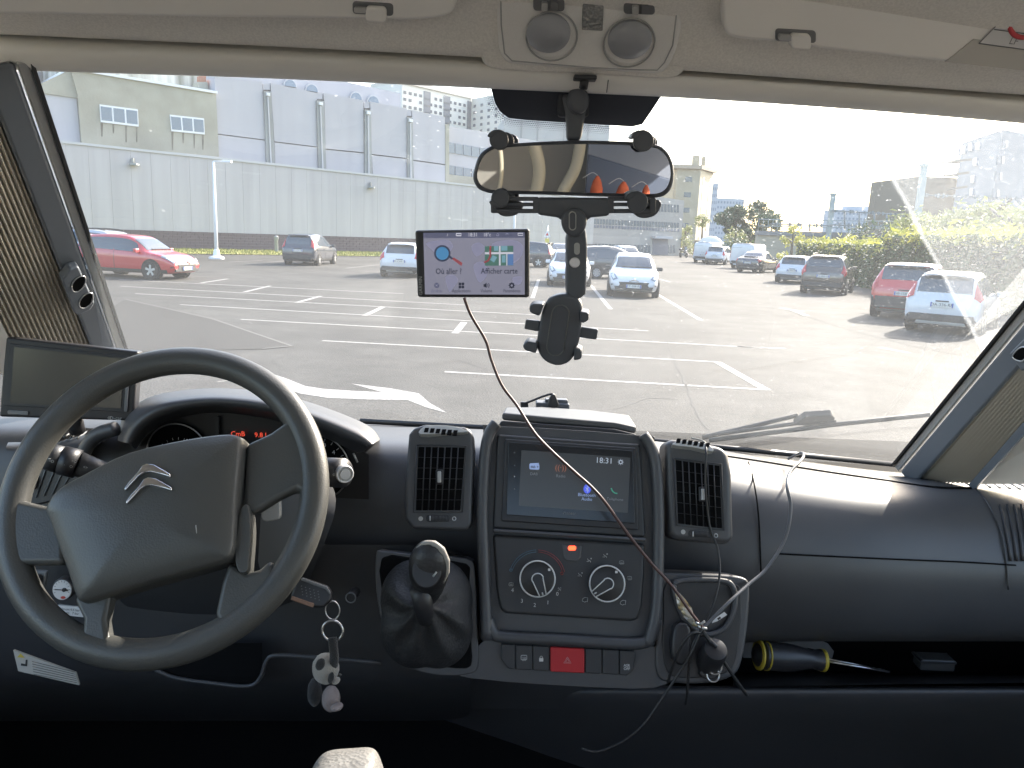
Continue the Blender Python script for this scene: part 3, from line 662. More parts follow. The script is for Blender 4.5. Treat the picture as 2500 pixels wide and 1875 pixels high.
pp('sign_plate', [(1328, 578), (1344, 578), (1336, 561)], sp, .08, .03, M_WHITEP, sg); pp('sign_symbol', [(1332, 575), (1340, 575), (1336, 567)], sp, .09, .07, mat('sign_red', (.5, .03, .03), .5), sg)
pp('lower_plate', [(1331, 582), (1341, 582), (1341, 594), (1331, 594)], sp, .08, .03, mat('sign_yellow', (.6, .5, .1), .5), sg)
# garden awning
aw = thing('garden_awning', 'white domed awning beside the lime bush', 'awning', gnd(1735, 612)); ap = atY(1735, 590, 104)
prof = [(0, 2.1), (1.2, 2.0), (2.4, 1.5), (3.3, .8), (3.6, .45)]
lathe('canopy', (ap.x, ap.y, ztop(1735, 589, 104) - .45), (1, 0, 0), (0, .5, 0), (0, 0, 1), [(0, 1.15), (.6, 1.08), (1.15, .82), (1.6, .36), (1.8, 0)], mat('awning_cloth', (.7, .68, .62), .8), aw, 20)
for dx in (-1.6, 1.6): tube('post', [(ap.x + dx, ap.y, 0), (ap.x + dx, ap.y, ztop(1735, 589, 104))], .07, M_PIL, aw, 6)
box('back_wall', (ap.x, ap.y + 1.6, 1.1), (3.6, .2, 2.2), M_SAND, aw)
# ================================================================ VEHICLES
M_TYRE = mat('tyre', (.02, .02, .021), .85); M_RIM = mat('alloy_rim', (.45, .46, .48), .35, metal=.7); M_ARCH = mat('wheel_well', (.012, .012, .013), .9)
M_CGLASS = mat('car_glass', (.045, .055, .065), .06, spec=1.0); M_TRIM = mat('car_trim', (.03, .03, .032), .6)
M_RED = mat('tail_light', (.42, .02, .02), .2, coat=.6); M_LAMP = mat('head_light', (.20, .22, .25), .1, coat=.8); M_PLATE = mat('number_plate', (.62, .62, .6), .5); M_PLB = mat('plate_blue', (.04, .08, .35), .5)
M_INK = mat('black_ink', (.02, .02, .02), .6); M_CHROME = mat('chrome', (.7, .7, .72), .15, metal=1.0)
HATCH = [(0, .24, .50, .56, .86, .66), (.02, .17, .57, .65, .95, .70), (.065, .15, .62, .83, .985, .70), (.125, .14, .63, .955, 1, .70), (.30, .13, .62, 1, 1, .72), (.48, .13, .60, .995, 1, .71), (.585, .13, .59, .945, 1, .70),
         (.68, .13, .585, .79, 1, .72), (.755, .13, .58, .645, .995, .80), (.87, .13, .54, .585, .97, .80), (.955, .15, .45, .51, .91, .74), (1, .22, .36, .41, .80, .62)]
SUV = [(0, .26, .50, .56, .87, .68), (.018, .19, .58, .66, .96, .74), (.05, .17, .63, .86, .99, .74), (.095, .16, .64, .965, 1, .74), (.30, .15, .63, 1, 1, .75), (.50, .15, .62, .99, 1, .74), (.59, .15, .61, .94, 1, .73),
       (.675, .15, .61, .80, 1, .75), (.735, .15, .61, .68, 1, .82), (.87, .15, .58, .635, .98, .84), (.96, .17, .50, .57, .93, .78), (1, .24, .40, .46, .84, .66)]
ESTATE = [(0, .24, .50, .56, .86, .66), (.015, .17, .57, .66, .95, .72), (.045, .15, .62, .86, .985, .72), (.085, .14, .63, .965, 1, .72), (.30, .13, .62, 1, 1, .73), (.50, .13, .60, .985, 1, .72), (.60, .13, .59, .93, 1, .71)] + HATCH[7:]
SEDAN = [(0, .24, .52, .58, .86, .7), (.02, .17, .60, .66, .95, .8), (.08, .15, .63, .70, .985, .8), (.17, .14, .64, .76, 1, .74), (.27, .13, .63, .95, 1, .71), (.40, .13, .61, 1, 1, .71), (.52, .13, .60, .985, 1, .71)] + [(.65, .13, .59, .80, 1, .72), (.74, .13, .585, .66, .995, .8)] + HATCH[9:]
MPV = [(0, .22, .46, .52, .88, .70), (.015, .16, .54, .62, .96, .74), (.04, .14, .58, .82, .99, .72), (.085, .13, .59, .95, 1, .71), (.30, .12, .58, 1, 1, .72), (.46, .12, .565, .985, 1, .71), (.58, .12, .555, .90, 1, .70),
       (.70, .12, .55, .74, 1, .72), (.80, .12, .54, .60, .985, .80), (.90, .13, .50, .545, .95, .78), (.965, .15, .43, .48, .9, .72), (1, .2, .34, .39, .82, .62)]
VAN = [(0, .2, .52, .80, .95, .86), (.006, .15, .53, .95, .985, .88), (.02, .14, .54, .985, 1, .88), (.08, .14, .54, 1, 1, .88), (.40, .13, .54, 1, 1, .88), (.66, .13, .53, .995, 1, .87), (.74, .13, .52, .95, 1, .86),
       (.81, .13, .51, .78, 1, .84), (.865, .13, .50, .60, .99, .86), (.93, .14, .45, .52, .96, .82), (.98, .16, .38, .44, .90, .76), (1, .2, .33, .37, .84, .66)]
class Loft:
    def __init__(s, st, L, W_, H):
        s.g = []
        for (x, zl, zb, zt, w, wr) in st:
            hw = W_ / 2 * w; wr = W_ / 2 * wr; X = (x - .5) * L; zl, zb, zt = zl * H, zb * H, zt * H
            wm = min(wr, hw * .96)
            s.g.append([Vector((X, 0, zl)), Vector((X, hw * .82, zl)), Vector((X, hw * .97, zl + .09 * H)), Vector((X, hw, zl + (zb - zl) * .58)), Vector((X, hw * .975, zb)),
                        Vector((X, wm, zb + (zt - zb) * .86)), Vector((X, wm * .72, zb + (zt - zb) * .985)), Vector((X, 0, zt))])
    def pt(s, a, b):
        """bicubic on (station a, section b)"""
        def w(t): return (-.5 * t + t * t - .5 * t ** 3, 1 - 2.5 * t * t + 1.5 * t ** 3, .5 * t + 2 * t * t - 1.5 * t ** 3, -.5 * t * t + .5 * t ** 3)
        n, k = len(s.g), 8
        i = min(int(a), n - 2); ta = a - i; j = min(int(b), k - 2); tb = b - j
        wa, wb = w(ta), w(tb); out = Vector((0, 0, 0))
        for p in range(4):
            I = i - 1 + p; I = 0 if I < 0 else n - 1 if I > n - 1 else I
            for q in range(4):
                J = j - 1 + q
                if J < 0: v = s.g[I][1].copy(); v.y = -v.y
                elif J > k - 1: v = s.g[I][k - 2].copy(); v.y = -v.y
                else: v = s.g[I][J]
                out += v * (wa[p] * wb[q])
        return out
    def body(s, name, m, parent):
        n = len(s.g); A = [i * .34 for i in range(int((n - 1) / .34) + 1)]; A += [n - 1] if A[-1] < n - 1 - 1e-6 else []
        B = [i * .34 for i in range(21)] + [7.0]
        rows = [[s.pt(a, b) for b in B] + [Vector((q.x, -q.y, q.z)) for q in (s.pt(a, b) for b in B[::-1][1:])] for a in A]
        v, f = grid_data(rows); nc = len(rows[0])
        f += [list(range(nc))[::-1], list(range(len(v) - nc, len(v)))]
        o = mk(name, v, f, m, parent, True, True); e = o.modifiers.new('edge', 'EDGE_SPLIT'); e.split_angle = math.radians(50); return o
    def patch(s, name, a0, a1, b0, b1, m, parent, off=.012, side=1, n=6, k=5, both=False, trim=None):
        rows = []
        for i in range(n + 1):
            a = a0 + (a1 - a0) * i / n; r = []
            for j in range(k + 1):
                b = b0 + (b1 - b0) * j / k
                aa = a + (trim(j / k) if trim else 0)
                p = s.pt(aa, b); e = .02
                du = s.pt(min(aa + e, len(s.g) - 1), b) - s.pt(max(aa - e, 0), b); dv = s.pt(aa, min(b + e, 7)) - s.pt(aa, max(b - e, 0))
                nrm = du.cross(dv)
                if nrm.length < 1e-9: nrm = Vector((0, 0, 1))
                nrm.normalize(); c = p - Vector((0, 0, .7))
                if nrm.dot(Vector((c.x * .3, c.y, c.z))) < 0: nrm = -nrm
                r.append(p + nrm * off)
            if both: r = r + [Vector((q.x, -q.y, q.z)) for q in r[::-1][1:]]
            if side < 0: r = [Vector((q.x, -q.y, q.z)) for q in r]
            rows.append(r)
        v, f = grid_data(rows); o = mk(name, v, f, m, parent, True, True); return o
def wheel(parent, x, y, R, w, rim=M_RIM, cover=False):
    sgn = 1 if y > 0 else -1
    ar = lathe('wheel_well', (x, y - sgn * .06, R * 1.04), (1, 0, 0), (0, 0, 1), (0, sgn, 0), [(R * 1.2, -.12), (R * 1.2, .075), (R * 1.12, .082), (0, .082)], M_ARCH, parent, 24, True)
    wh_ = bpy.data.objects.new('wheel', None); COL.objects.link(wh_); wh_.parent = parent
    lathe('tyre', (x, y, R), (1, 0, 0), (0, 0, 1), (0, sgn, 0), [(R * .6, -w * .6), (R * .93, -w * .6), (R, -w * .4), (R, .005), (R * .95, .05), (R * .68, .06), (R * .62, .03)], M_TYRE, wh_, 26, True)
    lathe('rim', (x, y, R), (1, 0, 0), (0, 0, 1), (0, sgn, 0), [(R * .66, .0), (R * .66, .045), (R * .6, .04), (R * .55, .0), (0, .0)], M_TRIM if not cover else rim, wh_, 26, True)
    for k in range(5 if not cover else 8):
        a = 2 * math.pi * k / (5 if not cover else 8) + .3; d = Vector((math.cos(a), 0, math.sin(a))); t_ = Vector((-d.z, 0, d.x))
        c = Vector((x, y + sgn * .012, R)); q = [c + t_ * R * .1, c - t_ * R * .1, c + d * R * .62 - t_ * R * .13, c + d * R * .62 + t_ * R * .13]
        prism('spoke', q, (0, sgn * .03, 0), rim, wh_, local=True)
def plate(parent, x, z, fwd, txt, w=.52):
    box('number_plate', (x + fwd * .012, 0, z), (.02, w, .115), M_PLATE, parent, local=True)
    for s in (-1, 1): box('plate_strip', (x + fwd * .024, s * w * .455, z), (.006, w * .06, .11), M_PLB, parent, local=True)
    me = text_mesh(txt, .105).copy(); me.materials.clear(); me.materials.append(M_INK)
    R = Matrix(((0, 0, fwd), (fwd, 0, 0), (0, 1, 0))).to_4x4(); R.translation = Vector((x + fwd * .026, 0, z)); me.transform(R)
    o = bpy.data.objects.new('lettering', me); COL.objects.link(o); o.parent = parent
def car(name, label, cat, st, L, W_, H, paint, ref, at, heading, rear_txt=None, front=False, clad=False, roof=None, van=False, rim=M_RIM, R=.31, grille=False, cover=False, roofbars=False, panelvan=False, tall_tail=False, hatch_dark=None):
    """ref: local ground point (x forward, y left) that stands at the world ground point `at`; heading: degrees, 0 = +x, 90 = away"""
    a = math.radians(heading); rx = Vector((ref[0] * math.cos(a) - ref[1] * math.sin(a), ref[0] * math.sin(a) + ref[1] * math.cos(a), 0))
    loc = Vector(at) - rx; loc.z = 0
    t_ = thing(name, label, cat, loc, a, 'cars parked around the car park')
    lf = Loft(st, L, W_, H); lf.body('body', paint, t_)
    wx_r, wx_f = -L / 2 + L * .185, L / 2 - L * .20
    for x in (wx_r, wx_f):
        for s in (1, -1): wheel(t_, x, s * (W_ / 2 - .015), R, .19, rim, cover)
    # glass
    lf.patch('windscreen', 6.25, 7.85, 5.15, 7, M_CGLASS, t_, both=True)
    if panelvan:
        for s in (1, -1): lf.patch('side_window', 5.75, 7.25, 4.1, 4.85, M_CGLASS, t_, side=s)
        lf.patch('rear_door_seam', .3, .34, 1.2, 6.9, M_TRIM, t_, off=.004, n=1, k=10)
    else:
        lf.patch('rear_window', 1.25, 2.75, 5.15, 7, M_CGLASS, t_, both=True)
        for s in (1, -1):
            lf.patch('side_window', 2.55, 3.35, 4.22, 4.86, M_CGLASS, t_, side=s, trim=lambda u: u * .25)
            lf.patch('side_window', 3.5, 4.75, 4.12, 4.9, M_CGLASS, t_, side=s)
            lf.patch('side_window', 4.85, 7.3, 4.12, 4.9, M_CGLASS, t_, side=s, n=9, trim=lambda u: -u * .8 * .9)
            lf.patch('door_seam', 4.78, 4.81, 1.6, 4.1, M_TRIM, t_, off=.004, side=s, n=1); lf.patch('door_seam', 3.42, 3.45, 1.9, 4.1, M_TRIM, t_, off=.004, side=s, n=1)
            lf.patch('door_handle', 4.35, 4.6, 3.62, 3.76, paint if not clad else M_TRIM, t_, off=.035, side=s, n=2, k=2); lf.patch('door_handle', 3.0, 3.25, 3.66, 3.8, paint, t_, off=.035, side=s, n=2, k=2)
    # white roof skin: sun glare put into the colour
    if roof: lf.patch('roof_glare_skin', 2.9, 6.15, 5.05, 7, roof, t_, off=.014, both=True, n=9)
    if roofbars:
        for s in (1, -1): tube('roof_rail', [lf.pt(a_, 5.6) + Vector((0, 0, .07)) if s > 0 else Vector((lf.pt(a_, 5.6).x, -lf.pt(a_, 5.6).y, lf.pt(a_, 5.6).z + .07)) for a_ in (3.0, 3.6, 4.3, 5.0, 5.6)], .022, M_TRIM, t_, 6, local=True)
    if not (van and not panelvan): box('rear_spoiler', (lf.pt(2.7, 7).x - .06, 0, lf.pt(2.85, 7).z + .02), (.2, W_ * .6, .04), roof or paint, t_, .015, local=True)
    # lights, bumpers
    for s in (1, -1):
        if panelvan: lf.patch('tail_light', .25, 1.4, 3.2, 4.6, M_RED, t_, side=s, off=.01)
        elif tall_tail: lf.patch('tail_light', .9, 2.5, 4.0, 4.85, M_RED, t_, side=s, off=.02)
        else: lf.patch('tail_light', .35, 1.75, 3.55, 4.75, M_RED, t_, side=s, off=.012)
        lf.patch('head_light', len(st) - 2.75, len(st) - 1.25, 4.02, 5.1, M_LAMP, t_, side=s, off=.012)
        lf.patch('fog_light', len(st) - 1.7, len(st) - 1.15, 2.2, 2.9, M_TRIM, t_, side=s, off=.012)
        m_ = lf.pt(7.0, 4.2); box('wing_mirror', (m_.x, s * (m_.y + .1), m_.z + .04), (.12, .2, .14), paint if not clad else M_TRIM, t_, .03, local=True)
        lf.patch('sill', 1.6, len(st) - 2.2, 1.2, 2.05 if not clad else 2.6, M_TRIM, t_, side=s, off=.008, n=9)
    lf.patch('rear_bumper_trim', .0, 1.1, .8, 2.0 if not clad else 3.0, M_TRIM, t_, off=.01, both=True); 
    xr = -L / 2; xf = L / 2
    prism('rear_lower_panel', [Vector((xr - .012, y * W_ * .43, z)) for y, z in ((-.96, H * .2), (.96, H * .2), (.99, H * .32 if not clad else H * .41), (-.99, H * .32 if not clad else H * .41))], (.08, 0, 0), M_TRIM, t_, .02, local=True)
    prism('rear_valance', [Vector((xr + .1, y * W_ * .43, z)) for y, z in ((-.9, H * .12), (.9, H * .12), (.98, H * .28), (-.98, H * .28))], (.3, 0, 0), M_TRIM, t_, .02, local=True)
    if hatch_dark: pass
    plate(t_, xr - .016, H * (.47 if not panelvan else .4), -1, rear_txt or 'EB-731-KC')
    box('boot_handle', (xr - .02, 0, H * .53), (.03, .3, .03), M_TRIM if not panelvan else M_CHROME, t_, .008, local=True)
    prism('front_grille', [Vector((xf + .012, y * W_, z * H)) for y, z in ((-.27, .3), (-.3, .36), (.3, .36), (.27, .3))], (-.05, 0, 0), M_TRIM, t_, .01, local=True)
    prism('front_intake', [Vector((xf + .008, y * W_, z * H)) for y, z in ((-.36, .19), (.36, .19), (.38, .26), (-.38, .26))], (-.2, 0, 0), M_TRIM, t_, .01, local=True)
    plate(t_, xf + .012, H * .265, 1, rear_txt or 'CT-508-RL')
    if front:
        prism('front_mouth', [Vector((xf + .010, y * W_, z * H)) for y, z in ((-.24, .205), (.24, .205), (.30, .25), (.27, .31), (-.27, .31), (-.30, .25))], (-.06, 0, 0), M_TRIM, t_, .01, local=True)
        for s in (1, -1): lf.patch('lamp_signature', len(st) - 2.3, len(st) - 1.5, 4.25, 4.75, M_PLATE, t_, side=s, off=.02, n=3, k=3)
        prism('front_badge', [Vector((xf + .02, y, H * .385 + z)) for y, z in ((-.16, -.025), (0, .035), (.16, -.025), (.16, .0), (0, .065), (-.16, .0))], (-.04, 0, 0), M_CHROME, t_, local=True)
        box('wiper', (lf.pt(7.75, 7).x + .02, .1, lf.pt(7.75, 7).z + .02), (.03, W_ * .6, .02), M_TRIM, t_, local=True)
    return t_
P_RED = mat('red_car_paint', (.46, .028, .035), .3, coat=1.0); P_WHT = mat('white_car_paint', (.56, .57, .60), .35, coat=.8); P_BLK = mat('dark_blue_car_paint', (.025, .03, .045), .25, coat=1.0)
P_GRY = mat('grey_car_paint', (.085, .085, .088), .3, metal=.4, coat=1.0); P_SIL = mat('silver_car_paint', (.45, .47, .5), .35, metal=.4, coat=.8); P_BRN = mat('brown_grey_car_paint', (.07, .06, .055), .3, metal=.3, coat=1.0)
P_RED2 = mat('bright_red_car_paint', (.5, .03, .03), .3, coat=1.0)
car('red_hatchback', 'bright red three-door hatchback seen from its flank by the window pillar', 'car', HATCH, 4.1, 1.7, 1.47, P_RED, (4.1 * .30, -.78), gnd(372, 682), -13, front=True)
car('silver_estate', 'silver car whose roof shows above the red hatchback', 'car', ESTATE, 4.5, 1.75, 1.5, P_SIL, (0, 0), Vector((-17.6, 33.6, 0)), -14, roofbars=True)
car('dark_minivan', 'dark blue family minivan seen from behind near the grass verge', 'car', MPV, 4.3, 1.76, 1.62, P_BLK, (-2.1, 0), gnd(728, 648), 86, 'AF-219-TX', tall_tail=True)
car('white_hatchback', 'white hatchback with red corner lights left of the navigation screen', 'car', HATCH, 4.03, 1.75, 1.47, P_WHT, (-1.95, 0), gnd(975, 678), 88, '783 CWF 72')
car('white_supermini', 'white supermini facing us, half hidden behind the phone holder stem', 'car', HATCH, 3.98, 1.74, 1.46, P_WHT, (1.9, 0), gnd(1388, 700), -94, front=True)
car('black_crossover', 'black crossover parked sideways beside the navigation screen', 'car', SUV, 4.2, 1.78, 1.6, P_BLK, (-2.0, -.8), gnd(1350, 652), 168)
car('silver_saloon', 'silver saloon peeking above the black crossover', 'car', SEDAN, 4.3, 1.74, 1.45, P_SIL, (1.9, 0), gnd(1364, 640), -96, front=True)
car('grey_compact_mpv', 'grey compact people carrier standing sideways behind the white crossover', 'car', MPV, 4.0, 1.72, 1.62, P_GRY, (-4.0 * .315, -.8), gnd(1454, 680), 18, tall_tail=True, cover=True)
car('white_far_hatchback', 'white hatchback peeking out behind the grey people carrier', 'car', HATCH, 4.0, 1.72, 1.5, P_WHT, (1.9, 0), gnd(1548, 652), -80, front=True)
car('white_crossover_hatchback', 'white hatchback with black lower bumper facing us in a painted bay', 'car', HATCH, 4.0, 1.76, 1.5, P_WHT, (1.92, 0), gnd(1545, 727), -97, front=True, clad=True)
car('white_van', 'smaller white panel van far back by the awning', 'van', VAN, 4.9, 1.95, 1.98, P_WHT, (-2.4, .9), gnd(1692, 641), 62, panelvan=True)
car('pale_suv', 'pale silver sport utility car between the two white vans', 'car', SUV, 4.4, 1.82, 1.68, P_WHT, (-2.1, .8), gnd(1722, 645), 60)
car('white_van', 'larger white panel van behind the black saloon', 'van', VAN, 5.1, 1.98, 2.0, P_WHT, (-2.5, .9), gnd(1782, 655), 58, panelvan=True)
car('black_saloon', 'black saloon parked in front of the larger white van', 'car', SEDAN, 4.4, 1.8, 1.5, P_BLK, (-2.1, .8), gnd(1797, 664), 52)
car('white_small_hatchback', 'white small hatchback next to the dark sport utility car', 'car', HATCH, 3.97, 1.74, 1.47, P_WHT, (-1.9, .75), gnd(1895, 690), 62, 'GJ-402-DF')
car('dark_suv', 'dark brown sport utility car with white-lit roof and red lamps', 'car', SUV, 4.35, 1.82, 1.66, P_BRN, (-2.05, .8), gnd(1957, 716), 62, 'FQ-866-LB', roofbars=True)
car('red_coupe_suv', 'red crossover with white sun glare painted on its roof and black bumper beside the white people carrier', 'car', SUV, 4.4, 1.82, 1.62, P_RED2, (-2.05, .8), gnd(2128, 774), 56, 'GB-158-ZT', clad=True, roof=P_WHT, tall_tail=False)
car('white_compact_mpv', 'white compact people carrier with tall tail lights at the row end', 'car', MPV, 4.1, 1.7, 1.52, P_WHT, (-1.9, .75), gnd(2212, 806), 52, 'DA-336-RP', tall_tail=True)
# parked motorcycle far back
mb = gnd(1668, 629); mo = thing('motorcycle', 'dark blue motorcycle parked at the corner of the office building', 'motorcycle', mb, math.radians(-70))
for x in (-.68, .68): lathe('wheel', (x, 0, .31), (1, 0, 0), (0, 0, 1), (0, 1, 0), [(.2, -.05), (.31, -.05), (.33, 0), (.31, .05), (.2, .05)], M_TYRE, mo, 20, True)
sub(box('fairing', (.35, 0, .75), (.7, .42, .5), P_BLK, mo, local=True), 2); sub(box('seat', (-.35, 0, .82), (.85, .32, .18), M_TRIM, mo, local=True), 2)
box('engine', (0, 0, .42), (.5, .36, .36), M_PIL, mo, .05, local=True); sub(box('top_case', (-.85, 0, 1.0), (.4, .5, .38), P_BLK, mo, local=True), 2)
prism('wind_shield', [(.5, -.22, .95), (.5, .22, .95), (.38, .17, 1.35), (.38, -.17, 1.35)], (.02, 0, 0), M_CGLASS, mo, local=True)
tube('handlebar', [(.42, -.4, 1.02), (.5, 0, 1.0), (.42, .4, 1.02)], .02, M_TRIM, mo, 6, local=True); tube('fork', [(.68, 0, .31), (.5, 0, .95)], .05, M_CHROME, mo, 6, local=True)
# ================================================================ INSIDE THE MOTORHOME CAB
M_DASH = mat('dash_plastic', (.064, .065, .070), .43, spec=.5, bump=(900, .22, .0006), var=(6, .12, None, 4))
M_DASH2 = mat('dash_panel', (.034, .035, .038), .42, spec=.45, bump=(1200, .12, .0004))
M_BLACK = mat('black_plastic', (.026, .026, .029), .38, spec=.45, bump=(900, .08, .0004)); M_DEEP = mat('deep_black', (.004, .004, .0045), .9, spec=.12)
M_GREYP = mat('grey_holder_plastic', (.085, .092, .108), .42, spec=.45, bump=(1400, .06, .0003))  # base colour lifted to blue-grey; lens-flare haze is put into it
M_LEATH = mat('wheel_leather', (.066, .066, .062), .40, spec=.5, bump=(420, .2, .0010, 'V'))
M_WHITE = mat('print_white', (.62, .62, .62), .5); M_LGREY = mat('light_grey_plastic', (.40, .40, .39), .45); M_MGREY = mat('mid_grey_plastic', (.16, .165, .17), .45)
M_ALU = mat('satin_metal', (.55, .55, .55), .28, metal=1.0)
M_LINER = mat('headliner_fabric', (.84, .81, .75), .95, bump=(700, .3, .001), var=(420, .12, None, 2)); M_LINP = mat('beige_trim_plastic', (.83, .81, .76), .6, bump=(900, .1, .0004))
M_CONS = mat('console_plastic', (.80, .785, .75), .55, bump=(520, .35, .0008, 'V'))
M_VISOR = mat('visor_vinyl', (.83, .81, .77), .75, bump=(900, .1, .0004))
M_SCR = mat('dark_screen', (.018, .019, .021), .12, spec=.6)
VROLL = .016
VX = Vector((math.cos(VROLL), 0, -math.sin(VROLL)))   # the vehicle's own left-to-right axis
# ---------------------------------------------------------------- windscreen
WS0 = atY(1350, 1066, 1.50); WS1 = atY(1300, 214, .962)
ws_up = (WS1 - WS0); ws_up -= VX * ws_up.dot(VX); ws_up.normalize()
ws_n = VX.cross(ws_up).normalized(); ws_n = ws_n if ws_n.y < 0 else -ws_n
ws = Pl(WS0, ws_n)
def glassmat():
    m = bpy.data.materials.new('windscreen_glass'); m.use_nodes = True; t = m.node_tree; t.nodes.clear()
    N = t.nodes.new; out = N('ShaderNodeOutputMaterial'); tc = N('ShaderNodeTexCoord')
    tr = N('ShaderNodeBsdfTransparent'); tr.inputs[0].default_value = (.965, .97, .972, 1)
    gl = N('ShaderNodeBsdfGlossy'); gl.inputs['Roughness'].default_value = 0.0; gl.inputs[0].default_value = (.9, .95, 1, 1)
    ge = N('ShaderNodeNewGeometry'); fd = N('ShaderNodeVectorMath'); fd.operation = 'DOT_PRODUCT'; t.links.new(ge.outputs['Normal'], fd.inputs[0]); t.links.new(ge.outputs['Incoming'], fd.inputs[1])
    def mth(o_, x, y):
        q_ = N('ShaderNodeMath'); q_.operation = o_
        for i_, w_ in enumerate((x, y)):
            if isinstance(w_, (int, float)): q_.inputs[i_].default_value = w_
            else: t.links.new(w_, q_.inputs[i_])
        return q_.outputs[0]
    # Schlick reflectance of a thin pane, the same from both sides
    sch = mth('POWER', mth('SUBTRACT', 1.0, mth('ABSOLUTE', fd.outputs['Value'], 0)), 5.0)
    f2 = type('o', (), {'outputs': [mth('MULTIPLY_ADD', sch, .92)]}); f2.outputs[0].node.inputs[2].default_value = .06
    m1 = N('ShaderNodeMixShader'); t.links.new(f2.outputs[0], m1.inputs[0]); t.links.new(tr.outputs[0], m1.inputs[1]); t.links.new(gl.outputs[0], m1.inputs[2])
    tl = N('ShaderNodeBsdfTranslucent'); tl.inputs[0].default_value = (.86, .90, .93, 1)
    # unwiped corner of the glass: beyond the wiper's edge
    a, b = ws(2262, 590), ws(2405, 860); e = (b - a).normalized(); s = ws_n.cross(e); s = s if s.x > 0 else -s
    dp = N('ShaderNodeVectorMath'); dp.operation = 'DOT_PRODUCT'; dp.inputs[1].default_value = s; t.links.new(tc.outputs['Object'], dp.inputs[0])
    nzw = N('ShaderNodeTexNoise'); nzw.inputs['Scale'].default_value = 9; t.links.new(tc.outputs['Object'], nzw.inputs['Vector'])
    ad = N('ShaderNodeMath'); ad.operation = 'MULTIPLY_ADD'; ad.inputs[1].default_value = .012; t.links.new(nzw.outputs['Fac'], ad.inputs[0]); t.links.new(dp.outputs['Value'], ad.inputs[2])
    k = s.dot(a)
    def rng(src, lo, hi, a_, b_):
        r = N('ShaderNodeMapRange'); r.inputs['From Min'].default_value = lo; r.inputs['From Max'].default_value = hi; r.inputs['To Min'].default_value = a_; r.inputs['To Max'].default_value = b_; t.links.new(src, r.inputs['Value']); return r.outputs[0]
    def op(o, x, y):
        q = N('ShaderNodeMath'); q.operation = o
        for i, w in enumerate((x, y)):
            if isinstance(w, (int, float)): q.inputs[i].default_value = w
            else: t.links.new(w, q.inputs[i])
        return q.outputs[0]
    unw = rng(ad.outputs[0], k, k + .012, 0, 1)
    edge = op('SUBTRACT', 1, rng(op('ABSOLUTE', op('SUBTRACT', ad.outputs[0], k + .006), 0), 0, .004, 0, 1))
    # rain-dried specks, denser towards the dirty corner
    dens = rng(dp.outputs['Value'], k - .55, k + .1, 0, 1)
    mp = N('ShaderNodeMapping'); mp.inputs['Scale'].default_value = (1, 1, 1.8); mp.inputs['Rotation'].default_value = (0, .6, 0); t.links.new(tc.outputs['Object'], mp.inputs[0])
    def specks(sc, r0, keep):
        v = N('ShaderNodeTexVoronoi'); v.inputs['Scale'].default_value = sc; t.links.new(mp.outputs[0], v.inputs['Vector'])
        d = rng(v.outputs['Distance'], r0 * .5, r0, 1, 0)
        wn = N('ShaderNodeSeparateColor'); t.links.new(v.outputs['Color'], wn.inputs[0])
        thr = op('LESS_THAN', wn.outputs[0], keep if isinstance(keep, float) else keep)
        return op('MULTIPLY', op('MULTIPLY', d, thr), wn.outputs[1])
    sp1 = specks(190, .32, rng(dens, 0, 1, .0, .5)); sp2 = specks(70, .16, rng(dens, 0, 1, .015, .3)); sp3 = specks(24, .07, .12)
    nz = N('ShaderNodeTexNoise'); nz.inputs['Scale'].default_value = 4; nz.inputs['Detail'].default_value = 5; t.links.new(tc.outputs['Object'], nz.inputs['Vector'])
    film_and_veil = op('ADD', rng(nz.outputs['Fac'], .3, .7, .019, .028), op('MULTIPLY', dens, .012))  # thin dust film; the rightward gain puts lens-flare haze into the colour
    nz2 = N('ShaderNodeTexNoise'); nz2.inputs['Scale'].default_value = 160; nz2.inputs['Detail'].default_value = 3; t.links.new(mp.outputs[0], nz2.inputs['Vector'])
    dirt = op('MULTIPLY', unw, rng(nz2.outputs['Fac'], .3, .7, .040, .075))
    tot = op('ADD', op('ADD', op('ADD', film_and_veil, dirt), op('MULTIPLY', op('ADD', op('ADD', sp1, sp2), op('MULTIPLY', sp3, .6)), .17)), op('MULTIPLY', edge, .10))
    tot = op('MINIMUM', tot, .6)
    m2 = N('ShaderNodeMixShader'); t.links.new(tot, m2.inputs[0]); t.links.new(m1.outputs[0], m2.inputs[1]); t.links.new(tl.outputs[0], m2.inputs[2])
    t.links.new(m2.outputs[0], out.inputs['Surface']); return m
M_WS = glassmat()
bl0, br0 = ws(150, 1035), ws(2330, 1145)
c0 = WS0; half_b, half_t = .95, .88
wsc = thing('windscreen', 'wide dusty windscreen pane between the two folded blinds', 'windscreen', c0)
slope_h = (WS1 - WS0).dot(ws_up)
q = [c0 - VX * half_b - ws_up * .04, c0 + VX * half_b - ws_up * .04, c0 + VX * half_t + ws_up * (slope_h + .05), c0 - VX * half_t + ws_up * (slope_h + .05)]
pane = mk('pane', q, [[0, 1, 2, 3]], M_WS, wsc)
tube('bottom_seal', [ws(880, 1024) + ws_n * .004, ws(1400, 1052) + ws_n * .004, ws(1750, 1087) + ws_n * .004, ws(2215, 1133) + ws_n * .004], .006, M_BLACK, wsc, 6)
